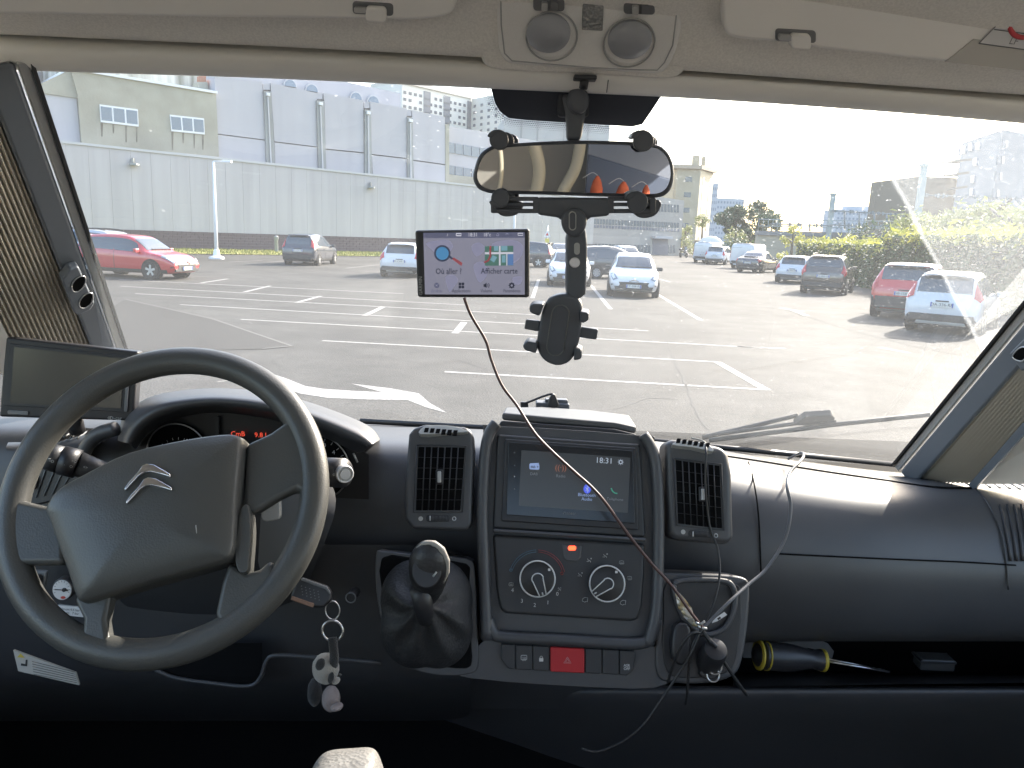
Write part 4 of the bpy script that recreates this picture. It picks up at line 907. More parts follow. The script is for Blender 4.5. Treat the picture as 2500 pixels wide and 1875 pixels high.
# shaded band behind the mirror and its ring of printed dots
frit = [(1196, 200), (1200, 218), (1209, 250), (1220, 269), (1242, 286), (1290, 291), (1416, 299), (1543, 307), (1568, 301), (1590, 269), (1613, 234), (1622, 215)]
M_FRIT = mat('frit_print', (.018, .021, .03), .6)
mk('shade_band', [ws(x, y) + ws_n * .002 for x, y in frit], [list(range(len(frit)))], M_FRIT, wsc)
dots = []
path = crp(frit, 6, False)
for k, offp, rad in ((0, 3.0, 2.1), (1, 7.5, 1.9), (2, 12, 1.6), (3, 16.5, 1.25), (4, 21, .9)):
    acc = 2.6 * (k % 2); L0 = None
    for i in range(1, len(path)):
        (xa, ya), (xb, yb) = path[i - 1], path[i]; dl = math.hypot(xb - xa, yb - ya)
        if dl < 1e-6: continue
        nx, ny = -(yb - ya) / dl, (xb - xa) / dl
        s_ = 1 if nx * (xa - 1405) / 60 + ny * (ya - 200) > 0 else -1
        while acc < dl:
            x, y = xa + (xb - xa) * acc / dl + nx * s_ * offp, ya + (yb - ya) * acc / dl + ny * s_ * offp
            c = ws(x, y) + ws_n * .002; r = rad * ws.pw(x, y) * .95
            dots.append(([c + (VX * math.cos(a_ * math.pi / 3) + ws_up * math.sin(a_ * math.pi / 3)) * r for a_ in range(6)], [[0, 1, 2, 3, 4, 5]])); acc += 5.2
        acc -= dl
v, f = joinpieces(dots); tag(mk('shade_dots', v, f, M_FRIT, wsc), kind='stuff')
# ---------------------------------------------------------------- cab shell (walls, roof, floor); unseen window and hatch openings sized for fill light
M_WALLI = mat('cab_wall_lining', (.80, .77, .71), .85); M_FLOOR = mat('cab_floor', (.03, .03, .03), .9)
def struct(o, label): return tag(o, label, kind='structure')
def wallx(name, x, holes, y0, y1, z0, z1, lab):
    ys = sorted({y0, y1, *[h for q in holes for h in q[:2]]}); zs = sorted({z0, z1, *[h for q in holes for h in q[2:]]}); P = []
    for i in range(len(ys) - 1):
        for j in range(len(zs) - 1):
            cy_, cz = (ys[i] + ys[i + 1]) / 2, (zs[j] + zs[j + 1]) / 2
            if any(q[0] < cy_ < q[1] and q[2] < cz < q[3] for q in holes): continue
            P.append(box_data((x, cy_, cz), (.05, ys[i + 1] - ys[i], zs[j + 1] - zs[j])))
    v, f = joinpieces(P); return struct(mk(name, v, f, M_WALLI), lab)
wallx('wall_left', -1.08, [(-.55, 1.12, 1.50, 2.24), (-2.6, -1.2, 1.55, 2.15)], -3.0, 1.25, .75, 2.42, 'beige lining of the left cab wall')
wallx('wall_right', 1.08, [(-.55, 1.12, 1.50, 2.24), (-2.6, -1.2, 1.55, 2.15)], -3.0, 1.25, .75, 2.42, 'beige lining of the right cab wall')
P = [box_data((0, .0, 2.43), (2.2, 1.8, .04)), box_data((0, -2.6, 2.43), (2.2, 1.0, .04)), box_data((-.825, -1.5, 2.43), (.55, 1.2, .04)), box_data((.825, -1.5, 2.43), (.55, 1.2, .04))]
v, f = joinpieces(P); struct(mk('roof', v, f, M_WALLI), 'roof lining with an added open hatch that lets light in')
struct(box('scuttle', (0, 1.62, 1.535), (2.3, .30, .04), M_DEEP), 'dark scuttle panel added to stop light under the windscreen foot')  # unseen panels added to stop light leaking in behind the dash
for x_ in (-1.08, 1.08): struct(box('added_scuttle_side', (x_, 1.5, 1.15), (.05, .5, .8), M_DEEP), 'dark scuttle side panel added to stop light at the %s end of the dash' % ('driver' if x_ < 0 else 'passenger'))
struct(box('floor', (0, 1.0, .73), (2.2, 1.5, .04), M_FLOOR), 'dark floor of the cab'); struct(box('living_floor', (0, -1.4, .73), (2.2, 3.3, .04), mat('pale_wood_floor', (.16, .13, .10), .6)), 'brown wood floor of the living area'); struct(box('bulkhead', (0, 1.72, 1.0), (2.2, .04, 1.05), M_DEEP), 'dark bulkhead under the dashboard')
# added, unseen: door cards cut low bounce, white bonnet reflects sun onto headliner
M_CARD = mat('door_card_plastic', (.035, .035, .038), .6)
for x_, lab in ((-1.045, 'unseen dark door card added below the driver side window'), (1.045, 'unseen dark door card added below the passenger side window')):
    t_ = thing('added_door_card', lab, 'door card', (x_, .3, .75), group='door cards'); bev(box('card', (x_, .3, 1.12), (.02, 1.8, .74), M_CARD, t_), .008); bev(box('arm_ledge', (x_ * .975, .2, 1.3), (.07, .7, .05), M_CARD, t_), .015)
bon = thing('bonnet', 'unseen white bonnet added to reflect sun up to the headliner', 'bonnet', (0, 2.0, 1.2))
bo_ = mk('added_bonnet_skin', *grid_data([[Vector((x_, y_ - .12 * (x_ / .95) ** 2, z_)) for x_ in (-.98, -.6, -.2, .2, .6, .98)] for y_, z_ in ((1.74, 1.50), (1.86, 1.465), (2.1, 1.34), (2.35, 1.14), (2.5, .85), (2.55, .55))]), mat('white_body_paint', (.78, .78, .77), .35, coat=.5), bon); sub(bo_, 2)
# unseen cab seats added behind the camera to block low rear light
M_SEAT = mat('seat_fabric', (.05, .05, .055), .9)
for x, lab in ((-.52, 'unseen dark driver seat added behind the camera to block light'), (.55, 'unseen dark passenger seat added behind the camera to block light')):
    t_ = thing('added_cab_seat', lab, 'seat', (x, -.15, .75), group='cab seats'); bev(box('seat_cushion', (x, -.05, 1.17), (.52, .55, .2), M_SEAT, t_), .05, 3); bev(box('backrest', (x, -.38, 1.42), (.5, .16, .6), M_SEAT, t_), .06, 3); bev(box('seat_base', (x, -.05, .9), (.4, .45, .32), M_DEEP, t_), .03)
# rear of the living area as the mirror shows it
struct(box('wall_back', (0, -3.02, 1.6), (2.2, .04, 1.7), mat('taupe_wall', (.22, .21, .185), .8)), 'taupe back wall of the living area')
M_BEIGE = mat('beige_moulding', (.33, .30, .22), .7)
arch = thing('curved_moulding', 'pale curved mouldings framing the living area, reflected in the mirror', 'moulding', (0, -2.4, .75))
for pts_, w_ in ((((-.28, -2.5, 1.5), (-.25, -2.5, 1.66), (-.245, -2.5, 1.78), (-.27, -2.5, 1.95)), .012), (((-.10, -2.5, 1.45), (-.05, -2.5, 1.62), (-.035, -2.5, 1.75), (-.07, -2.5, 1.88), (-.14, -2.5, 2.0)), .035), (((.05, -2.48, 1.5), (.10, -2.48, 1.64), (.165, -2.48, 1.78), (.185, -2.48, 1.95)), .032)):
    tube('moulding', cr(pts_, 6), w_, M_BEIGE, arch, 10)
cab = thing('overhead_cupboard', 'slate-blue cupboard panel reflected in the mirror', 'cupboard', (.6, -2.6, .75))
prism('door', [(.22, -2.6, 1.0), (1.05, -2.6, 1.0), (1.05, -2.6, 1.63), (.235, -2.6, 1.835)], (0, -.06, 0), mat('slate_panel', (.075, .095, .135), .6), cab, .006)
prism('upper_door', [(.235, -2.72, 1.0), (1.05, -2.72, 1.0), (1.05, -2.72, 2.3), (.235, -2.72, 2.3)], (0, -.06, 0), mat('pale_slate_panel', (.17, .19, .23), .6), cab, .006)
M_ORNG = mat('orange_cloth', (.42, .085, .03), .8, var=(14, .3, None, 4))
for i, (x, z, w_, h_, lab) in enumerate(((.285, 1.655, .036, .085, 'largest orange lantern in the mirror, beside the moulding'), (.43, 1.635, .042, .08, 'middle orange lantern in the mirror'), (.555, 1.63, .028, .072, 'smallest orange lantern in the mirror, nearest its rounded end'))):
    t_ = thing('orange_lantern', lab, 'lantern', (x, -2.45, z), group='orange lanterns in the mirror')
    lathe('shade', (x, -2.45, z), (1, 0, 0), (0, 1, 0), (0, 0, 1), [(0, h_), (w_ * .25, h_ * .93), (w_ * .65, h_ * .62), (w_ * .93, h_ * .15), (w_, -h_ * .4), (w_ * .8, -h_ * .95)], M_ORNG, t_, 20)
    tube('cord', cr([(x, -2.45, z + h_), (x - .03, -2.46, z + h_ + .012), (x - .08, -2.46, z + h_ - .02)], 4), .0022, M_LGREY, t_, 5)
# ---------------------------------------------------------------- header lining above the windscreen
def row(pts, y): return [atY(px, py, (y(px) if callable(y) else y)) for px, py in pts]
X = (-350, 0, 300, 600, 900, 1150, 1300, 1500, 1700, 2000, 2250, 2500, 2900)
def interp(tab, x):
    for (xa, ya), (xb, yb) in zip(tab, tab[1:]):
        if x <= xb: return ya + (yb - ya) * max(0, (x - xa)) / (xb - xa) if x > xa else ya
    return tab[-1][1]
E_ = [(-350, 150), (0, 167), (600, 184), (1150, 210), (1300, 217), (1800, 241), (2212, 272), (2500, 297), (2900, 335)]
G_ = [(-350, 72), (0, 88), (600, 114), (1080, 138), (1700, 178), (2500, 236), (2900, 262)]
V_ = [(-350, 22), (0, 32), (900, 46), (1300, 55), (1800, 93), (2500, 172), (2900, 220)]
hl = thing('header_lining', 'beige fabric header lining above the windscreen', 'lining', atY(1250, 150, .93))
def hrow(tab, dy, y): return [atY(x, interp(tab, x) + dy, y) for x in X]
lower = mk('header_trim', *grid_data([hrow(E_, 0, .962), hrow(E_, -3, .950), hrow(E_, -22, .938), hrow(E_, -48, .932), hrow(G_, 14, .938), hrow(G_, 3, .948), hrow(G_, -4, .955)]), M_LINP, hl); sub(lower, 2); solid(lower, .004, 0)
upper = mk('fabric_band', *grid_data([hrow(G_, -5, .955), hrow(G_, -3, .925), hrow(G_, -8, .915), hrow(G_, -30, .905), hrow(V_, 8, .89), hrow(V_, -40, .87), hrow(V_, -120, .83), hrow(V_, -420, .70), hrow(V_, -900, .5)]), M_LINER, hl); sub(upper, 2)
# sun visors (lowered edge seen from below)
def visor(label, pix, clip, dy=.0):
    cx_ = sum(p[0] for p in pix) / len(pix); pl = Pl(atY(cx_, interp(V_, cx_), .862), VX.cross(Vector((0, .55, -.83))) if False else (VX.z * -.0, -.86, -.50)); t_ = thing('sun_visor', label, 'sun visor', pl(*pix[0]), group='sun visors')
    pp('panel', crp(pix, 3), pl, .004, -.012, M_VISOR, t_, .004)
    x, y = clip
    pp('clip_recess', rr(x - 52, y - 22, x + 48, y + 10, 9, 4, .06), pl, .0055, -.006, M_MGREY, t_, .002)
    pp('clip', rr(x - 18, y - 14, x + 32, y + 24, 10, 4, .06), pl, .012, -.004, M_VISOR, t_, .003)
    pp('clip_pin', rr(x - 46, y - 12, x - 14, y + 2, 4, 3, .06), pl, .011, -.002, M_LGREY, t_, .002)
    return t_, pl
visor('sun visor with grey clip above the driver', [(-380, -260), (1040, -200), (1122, -60), (1112, 10), (1085, 38), (1000, 47), (900, 45), (500, 40), (0, 31), (-380, 22)], (914, 24))
vt, vpl = visor('sun visor with grey clip and warning label on the passenger side', [(1770, -160), (2900, -60), (2900, 208), (2500, 168), (2300, 148), (2000, 116), (1900, 100), (1800, 92), (1768, 70), (1762, 0)], (1942, 90))
# airbag warning label on the right visor
wl = pp('warning_label', [(2383, 101), (2492, -10), (2900, 30), (2900, 160), (2500, 117)], vpl, .0062, .003, M_WHITE, vt)
pl_ = vpl; pring('prohibition_ring', 2512, 35, 50, 6, vpl, .0066, mat('label_red', (.55, .06, .07), .5), wl)
for L_ in (((2383, 101), (2492, -10)), ((2383, 101), (2500, 117), (2700, 138)), ((2420, 67), (2500, 78), (2700, 98))): pline('label_rule', L_, 2.5, vpl, .0066, M_MGREY, wl)
ptext('LF', 2468, 96, 16, vpl, .0068, M_MGREY, wl, .1); pp('visor_flap', [(2304, 147), (2372, 92), (2900, 150), (2900, 207), (2500, 168)], vpl, .0054, .002, mat('visor_vinyl_pale', (.52, .50, .46), .7), vt)
# ---------------------------------------------------------------- overhead console with two reading lamps
cpl = Pl(atY(1440, 176, .915), VX.cross(Vector((0, .66, -.75))) * -1)
if cpl.n.y > 0: cpl.n = -cpl.n
oc = thing('overhead_console', 'beige overhead console with two round reading lamps', 'console', cpl(1440, 100))
pp('housing', crp([(1120, -60), (1160, 60), (1170, 140), (1196, 176), (1300, 187), (1440, 192), (1560, 200), (1640, 202), (1676, 176), (1700, 110), (1725, 20), (1735, -60), (1430, -80)], 4), cpl, -.006, -.09, M_LINER, oc, .016, 4)
pp('lamp_panel', crp([(1205, -90), (1212, 20), (1216, 108), (1226, 141), (1248, 157), (1320, 163), (1448, 173), (1540, 178), (1606, 181), (1634, 160), (1656, 108), (1672, 20), (1684, -90)], 3), cpl, .002, -.03, M_CONS, oc, .006, 3)
pline('panel_rim', [(1222, -60), (1224, 60), (1232, 128), (1250, 146), (1330, 153), (1450, 163), (1560, 168), (1604, 169), (1622, 150), (1642, 108), (1662, -60)], 4, cpl, .002, M_LGREY, oc)
M_DOME = mat('lamp_dome', (.33, .34, .36), .35)
for i, (x, y) in enumerate(((1347, 82), (1535, 98))):
    lm = pdisc('reading_lamp', x, y + 2, 63, cpl, .0045, -.02, M_CONS, oc, 36, .003, .92)
    u, v_, w_ = axes(cpl.n, VX); k = cpl.pw(x, y)
    sx = -8 if i == 0 else 0
    c = cpl(x + (sx if i == 0 else 2), y - 8)
    lathe('lens', c + cpl.n * .004, u, v_ * .9, w_, [(54 * k, 0), (53 * k, .004), (40 * k, .009), (20 * k, .012), (0, .013)], M_DOME, lm, 36)
    pring('lens_ring', x, y + 2, 62, 2.2, cpl, .005, M_LGREY, lm)
for x, y in ((1340, 8), (1560, 16)):
    sw = pp('lamp_switch', rr(x - 38, y - 18, x + 38, y + 14, 8, 3, .03), cpl, .006, -.01, M_MGREY, oc, .002); pp('rocker', rr(x - 18, y - 12, x - 2, y + 10, 3, 2, .03), cpl, .010, 0, M_LGREY, sw, .001); pp('rocker', rr(x + 4, y - 12, x + 24, y + 10, 3, 2, .03), cpl, .009, 0, M_MGREY, sw, .001)
pp('microphone_grille', [(1424, -40), (1476, -36), (1471, 72), (1420, 70)], cpl, .0035, -.004, mat('grille_metal', (.3, .3, .29), .4, metal=.3, bump=(330, 1.0, .002, 'V')), oc, .001)
pline('trim_seam', [(1485, 195), (1481, 226)], 3, Pl(atY(1483, 210, .93), (0, -1, -.3)), 0, M_MGREY, hl)
# ---------------------------------------------------------------- interior mirror with its bracket
mpl = Pl(atY(1400, 410, .955), Vector((-.02, -math.cos(math.radians(5)), -math.sin(math.radians(5)))))
z6 = lambda pts: [(1140 + x / 4.096, 300 + y / 4.096) for x, y in pts]
mir = thing('rear_view_mirror', 'wide rear-view mirror hanging from the windscreen top', 'mirror', mpl(1400, 410))
mo_ = crp(z6([(63, 560), (75, 450), (118, 330), (190, 258), (300, 218), (640, 192), (1100, 175), (1600, 186), (1880, 212), (1990, 268), (2050, 370), (2072, 500), (2055, 620), (2010, 700), (1920, 745), (1700, 747), (1300, 737), (800, 720), (300, 708), (180, 690), (105, 650)]), 4)
pp('casing', mo_, mpl, .004, -.03, M_GREYP, mir, .005, 3)
cxm, cym = 1400, 412
mi_ = [(cxm + (x - cxm) * .956, cym + (y - cym) * .86) for x, y in mo_]
pp('mirror_glass', mi_, mpl, .0058, .002, mat('mirror_glass', (.62, .64, .68), .01, metal=1.0), mir)
pp('arm', [(1378, 268), (1383, 290), (1384, 346), (1420, 346), (1427, 300), (1434, 270), (1436, 225), (1370, 225)], mpl, -.012, -.034, M_GREYP, mir, .006)
pp('ball_cover', [(1412 + 27 * math.cos(a_ / 12 * math.pi), 244 + 34 * math.sin(a_ / 12 * math.pi)) for a_ in range(24)], mpl, .002, -.02, M_GREYP, mir, .006, 3)
pp('sensor_block', rr(1362, 222, 1440, 284, 10), mpl, -.016, -.03, M_FRIT, mir, .006)
box('roof_plug', atY(1428, 191, .925), (.026, .016, .005), M_BLACK, mir, .0015); tube('plug_stem', [atY(1428, 192, .925), atY(1424, 216, .93)], .005, M_BLACK, mir, 8)
# ---------------------------------------------------------------- phone holder clamped to the mirror
hpl = Pl(mpl(1400, 520) + mpl.n * .014, mpl.n)
ph = thing('phone_holder', 'grey phone holder clamped on the rear-view mirror', 'phone holder', hpl(1400, 560))
def claw(name, x, y, r, lip, sy):
    o = bpy.data.objects.new(name, None); COL.objects.link(o); o.parent = ph; o.matrix_parent_inverse = parent_inv(ph)
    for k_, (dx, off, rr_) in enumerate(((0, .012, r), (14, -.012, r * .93), (26, -.03, r * .86))):
        c = hpl(x + dx, y + dx * .12 * 1, 0) + hpl.n * off; u, v_, w_ = axes(hpl.n, VX); kk = hpl.pw(x, y) * rr_
        p_ = [c + (u * math.cos(t_) + v_ * math.sin(t_)) * kk for t_ in [2 * math.pi * i / 26 for i in range(26)]]
        prism('disc', p_, hpl.n * -.007, M_GREYP, o, .0015)
    c = hpl(x, y); 
    L_ = [(x - r * 1.25, y - sy * r * .35), (x - r * 1.02, y - sy * r * .75), (x - r * .6, y - sy * r * 1.02), (x, y - sy * r * 1.1), (x + r * .4, y - sy * r), (x - r * .2, y - sy * r * .7), (x - r * .8, y - sy * r * .2)]
    pp('hook', L_, hpl, .013, -.026, M_GREYP, o, .002); return o
claw('upper_claw', 1219, 342, 23, 1, 1); claw('upper_claw', 1568, 345, 25, 1, 1); claw('lower_claw', 1222, 483, 22, 1, -1); claw('lower_claw', 1554, 493, 25, 1, 1)
pp('crossbar', z6([(705, 745), (1430, 752), (1430, 930), (1240, 950), (1195, 985), (1165, 1000), (960, 995), (920, 950), (705, 920)]), hpl, .0, -.012, M_GREYP, ph, .004)
for (xa, xb, s_) in ((1200, 1315, 1), (1485, 1600, -1)):
    for (y0_, y1_) in ((484, 488), (498, 501), (513, 518)): pp('slide_rail', rr(xa, y0_ - 3, xb, y1_ + 3, 3), hpl, -.002, -.009, M_GREYP, ph, .001)
    for xx in (xa + 6, xb - 6): pp('rail_bridge', rr(xx - 8, 484, xx + 8, 520, 3), hpl, -.001, -.01, M_GREYP, ph, .001)
for (x, y, w_, h_) in ((1240, 512, 34, 18), (1578, 512, 36, 22)): pp('clamp_foot', crp([(x - w_, y - h_), (x + w_, y - h_), (x + w_ * .8, y + h_ * .5), (x, y + h_), (x - w_ * .7, y + h_ * .6)], 4), hpl, -.008, -.03, M_GREYP, ph, .005)
pp('pivot', [(1401 + 31 * math.cos(a_ / 14 * math.pi) * 1.0, 540 + (38 if math.sin(a_ / 14 * math.pi) > 0 else 34) * math.sin(a_ / 14 * math.pi)) for a_ in range(28)], hpl, .008, -.01, M_GREYP, ph, .005, 3)
def stadium(name, x0, y0, x1, y1, r, w_, pl, off, m, parent):
    th = math.atan2(y1 - y0, x1 - x0); P_ = []
    for c, a0 in (((x1, y1), th - math.pi / 2), ((x0, y0), th + math.pi / 2)):
        for i in range(9): a_ = a0 + math.pi * i / 8; P_.append((c[0] + r * math.cos(a_), c[1] + r * math.sin(a_)))
    P_.append(P_[0]); return pline(name, P_, w_, pl, off, m, parent)
stadium('pivot_slot', 1397, 524, 1397, 552, 8, 3, hpl, .0085, M_LGREY, ph)
spl2 = Pl(hpl.p0 - hpl.n * .008, Vector((.05, -1, 0)))
stem = pp('stem', crp([(1387, 560), (1430, 560), (1431, 700), (1424, 722), (1405, 730), (1384, 714), (1383, 640)], 3), spl2, .004, -.016, M_GREYP, ph, .005, 3)
pp('stem_slot', rr(1400, 592, 1415, 622, 7), spl2, .0045, -.002, M_LGREY, stem, .001); pdisc('stem_badge', 1402, 641, 13, spl2, .0055, 0, M_ALU, stem, 28, .001)
kpl = Pl(spl2.p0 + Vector((0, -.004, 0)), Vector((-.12, -1, -.12)))
z7 = lambda pts: [(1200 + x / 3.16, 500 + y / 3.16) for x, y in pts]
cr_b = pp('cradle', crp(z7([(440, 720), (500, 685), (580, 675), (650, 695), (695, 745), (705, 830), (695, 930), (680, 1030), (650, 1130), (600, 1195), (520, 1222), (440, 1200), (385, 1150), (358, 1080), (360, 1000), (378, 900), (400, 800)]), 3), kpl, .014, -.004, M_GREYP, ph, .005, 3)
stadium('cradle_ring', 1370.5, 760, 1358, 840, 21, 3, kpl, .0146, M_MGREY, cr_b)
for pix in ([(385, 830), (310, 800), (305, 750), (340, 732), (420, 735)], [(360, 1110), (270, 1085), (255, 1045), (290, 1015), (365, 1030)], [(690, 790), (755, 800), (757, 855), (715, 880), (690, 870)], [(650, 1060), (705, 1080), (703, 1150), (640, 1165)]):
    pp('corner_grip', z7(pix), kpl, .026, .002, M_GREYP, ph, .003)
for pix in ([(380, 885), (270, 873), (256, 948), (370, 968)], [(690, 928), (825, 950), (812, 1030), (675, 1012)]): pp('side_arm', z7(pix), kpl, .009, .002, M_GREYP, ph, .002)
# ---------------------------------------------------------------- side blinds, folded against the pillars
M_PLEAT = mat('pleated_blind', (.64, .60, .53), .8); M_BAR = mat('blind_bar', (.16, .18, .205), .4, spec=.5); M_RUBBER = mat('rubber', (.015, .015, .016), .6)
def zigzag(name, A, B, n, amp, m, parent):
    """A, B: (bottom, top) edges; n folds between them"""
    A = [Vector(p) for p in A]; B = [Vector(p) for p in B]; nr = ((A[1] - A[0]).cross(B[0] - A[0])).normalized(); rows = []
    for i in range(2 * n + 1):
        t_ = i / (2 * n); o_ = nr * (amp if i % 2 else -amp); rows.append([A[0].lerp(B[0], t_) + o_, A[1].lerp(B[1], t_) + o_])
    return mk(name, *grid_data(rows), m, parent)
def blind(label, bar_b, bar_t, far_b, far_t, w0, w1, clip, n=17):
    t_ = thing('folded_blind', label, 'blind', bar_b, group='folded windscreen blinds')
    b0, b1 = Vector(bar_b), Vector(bar_t); ax = (b1 - b0).normalized(); side = (Vector(far_b) - b0); side -= ax * side.dot(ax); side.normalize(); nr = ax.cross(side)
    nr = nr if nr.dot(CAM - b0) > 0 else -nr
    prism('bar', [b0 - side * w0 * .5, b1 - side * w0 * .5, b1 + side * w0 * .5, b0 + side * w0 * .5], nr * .011, M_BAR, t_, .006, 3)
    prism('track', [b0 - side * (w0 * .5 + .014), b1 - side * (w0 * .5 + .014), b1 - side * (w0 * .5 + .002), b0 - side * (w0 * .5 + .002)], nr * .012, M_LGREY, t_, .002)
    prism('track_lip', [b0 - side * (w0 * .5 + .019), b1 - side * (w0 * .5 + .019), b1 - side * (w0 * .5 + .015), b0 - side * (w0 * .5 + .015)], nr * .016, M_RUBBER, t_)
    zigzag('pleats', (b0 + side * w0 * .3 - nr * .002, b1 + side * w0 * .3 - nr * .002), (Vector(far_b), Vector(far_t)), n, .0055, M_PLEAT, t_)
    prism('end_rail', [Vector(far_b), Vector(far_t), Vector(far_t) + side * .012, Vector(far_b) + side * .012], nr * .008, M_BAR, t_)
    if clip:
        pl = Pl(b0 + nr * .024, nr); k = pp('latch', clip[0], pl, .006, -.01, M_BAR, t_, .003)
        for e_ in clip[1]:
            pp('finger_hole', crp(e_, 4), pl, .0068, .0, M_DEEP, k, .001)
            pline('hole_rim', crp(e_, 4) + [crp(e_, 4)[0]], 3.5, pl, .0068, M_ALU, k)
    return t_
z5 = lambda pts: [(x / 3.16, 500 + y / 3.16) for x, y in pts]
blind('folded pleated blind beside the windscreen at the driver side', atY(262, 880, 1.40), atY(-14, 150, .93), atY(40, 880, 1.26), atY(-330, 150, .80), .036, .05,
      (z5([(530, 480), (598, 462), (722, 740), (690, 790), (590, 838), (560, 810), (465, 560)]),
       (z5([(540, 600), (560, 560), (600, 530), (640, 530), (645, 570), (625, 615), (585, 645), (550, 640)]), z5([(598, 730), (620, 690), (660, 660), (698, 660), (702, 700), (680, 745), (640, 772), (605, 765)]))))
blind('folded pleated blind beside the windscreen at the passenger side', atY(2222, 1166, 1.42), atY(2860, 430, .95), atY(2372, 1180, 1.29), atY(2990, 480, .84), .036, .05,
      ([(2470, 860), (2530, 800), (2560, 860), (2500, 905)], ([(2480, 868), (2500, 845), (2520, 850), (2505, 878)],)), 13)
# beige pillar linings behind the blinds
mk('pillar_lining', [atY(60, 905, 1.27), atY(-320, 120, .80), atY(-900, 120, .70), atY(-500, 1000, 1.10)], [[0, 1, 2, 3]], M_LINP, hl); mk('pillar_lining', [atY(2370, 1182, 1.30), atY(2985, 480, .85), atY(3500, 480, .75), atY(2900, 1180, 1.12)], [[0, 1, 2, 3]], M_LINP, hl)
# ---------------------------------------------------------------- dashboard
dash = thing('dashboard', 'charcoal plastic dashboard filling the lower half of the cab', 'dashboard', atY(1390, 1700, 1.1))
TOP = [(-400, 985), (300, 1003), (880, 1036), (1030, 1040), (1210, 1046), (1400, 1056), (1600, 1074), (1750, 1096), (2130, 1150), (2300, 1160), (2900, 1172)]
sn = Vector((0, -math.cos(math.radians(20)), math.sin(math.radians(20)))); st_pl = Pl(atY(1390, 1200, 1.07), sn)
cols_ = (-400, -150, 100, 350, 600, 800, 930, 1000, 1100, 1250, 1400, 1550, 1640, 1750, 1850, 2000, 2150, 2300, 2450, 2650, 2900)
rows_ = []
for k_ in range(9):
    r_ = []
    for x in cols_:
        t_ = interp(TOP, x); w = max(0, min(1, (x - 1560) / 200)); e_ = max(0, min(1, (x - 2150) / 250))
        C_ = ((t_, 1.50), (t_ + 9, 1.40), (t_ + 24, 1.27), (t_ + 46, 1.20), (t_ + 90, 1.17), (t_ + 180, 1.15), (1400, 1.13), (1600, 1.11), (1730, 1.22))[k_]
        R_ = ((t_, 1.50), (t_ + 10, 1.40), (t_ + 24, 1.28), (t_ + 44, 1.205), (t_ + 82, 1.155), (t_ + 190, 1.11), (1430, 1.09), (1556, 1.115), (1566, 1.16))[k_]
        # the instrument side drops away below the wheel
        r_.append(atY(x, C_[0] + (R_[0] - C_[0]) * w, C_[1] + (R_[1] - C_[1]) * w + .03 * e_))
    rows_.append(r_)
db = mk('dash_body', *grid_data(rows_), M_DASH, dash); sub(db, 2)
# glove box seams, tray below
dpl = Pl(atY(2000, 1350, 1.105), (0, -1, .06))
def surf(px, py):   # point on the dash face by casting a ray at the built cage
    best = None; o_ = CAM; d = ray(px, py)
    from mathutils.geometry import intersect_ray_tri
    for i in range(8):
        for j in range(len(cols_) - 1):
            a, b, c, e2 = rows_[i][j], rows_[i][j + 1], rows_[i + 1][j + 1], rows_[i + 1][j]
            for tri in ((a, b, c), (a, c, e2)):
                h = intersect_ray_tri(*tri, d, o_, True)
                if h is not None and (best is None or (h - o_).length < (best - o_).length): best = h
    return best
def sline(name, pix, w, m, parent, lift=.004, per=4):
    pts = [surf(x, y) for x, y in pix]; pts = [p + (CAM - p).normalized() * lift for p in pts if p is not None]
    return tube(name, cr(pts, per), w, m, parent, 6)
sline('airbag_seam', [(1900, 1352), (2000, 1357), (2200, 1366), (2350, 1372), (2480, 1380)], .0013, M_DEEP, dash, .003)
sline('airbag_seam', [(1827, 1128), (1840, 1175), (1852, 1260), (1858, 1400)], .0014, M_DEEP, dash, .003)
sline('top_groove', [(1768, 1114), (1850, 1126), (2000, 1150), (2150, 1172), (2280, 1190), (2370, 1192)], .0028, M_DEEP, dash, .004)
sline('end_cover_edge', [(2240, 1158), (2320, 1166), (2370, 1185), (2410, 1225), (2440, 1290), (2455, 1360), (2462, 1440)], .0015, M_DASH2, dash, .003)
for i in range(6): sline('demister_slat', [(2380 + i * 25, 1172 + i * 2), (2400 + i * 25, 1178 + i * 2), (2418 + i * 24, 1190 + i * 1.5)], .0022, M_MGREY, dash, .002, 3)
for i in range(5): sline('side_vent_slat', [(2442 + i * 17, 1232), (2454 + i * 17, 1290), (2468 + i * 15, 1370)], .0022, M_BLACK, dash, .003, 3)
# shelf under the airbag panel
y_s = 1.19
def quadY(name, pix, ys, m, parent): return mk(name, [atY(x, y, yy) for (x, y), yy in zip(pix, ys)], [list(range(len(pix)))], m, parent)
quadY('shelf_back', [(1790, 1550), (2900, 1560), (2900, 1650), (1790, 1640)], (1.34, 1.34, 1.34, 1.34), M_DEEP, dash)
mk('shelf_floor', [atY(1790, 1640, 1.34), atY(2900, 1650, 1.34), atY(2900, 1662, 1.13), atY(1790, 1676, 1.13)], [[0, 1, 2, 3]], M_DASH2, dash)
gl_ = mk('glove_box', *grid_data([[atY(x, y, yy + max(0, (1500 - x) / 600 * .3)) for x in (700, 1200, 1500, 1820, 2000, 2250, 2500, 2900)] for y, yy in ((1674, 1.155), (1682, 1.13), (1706, 1.13), (1770, 1.19), (1850, 1.28), (2050, 1.40))]), M_DASH, dash); sub(gl_, 2)
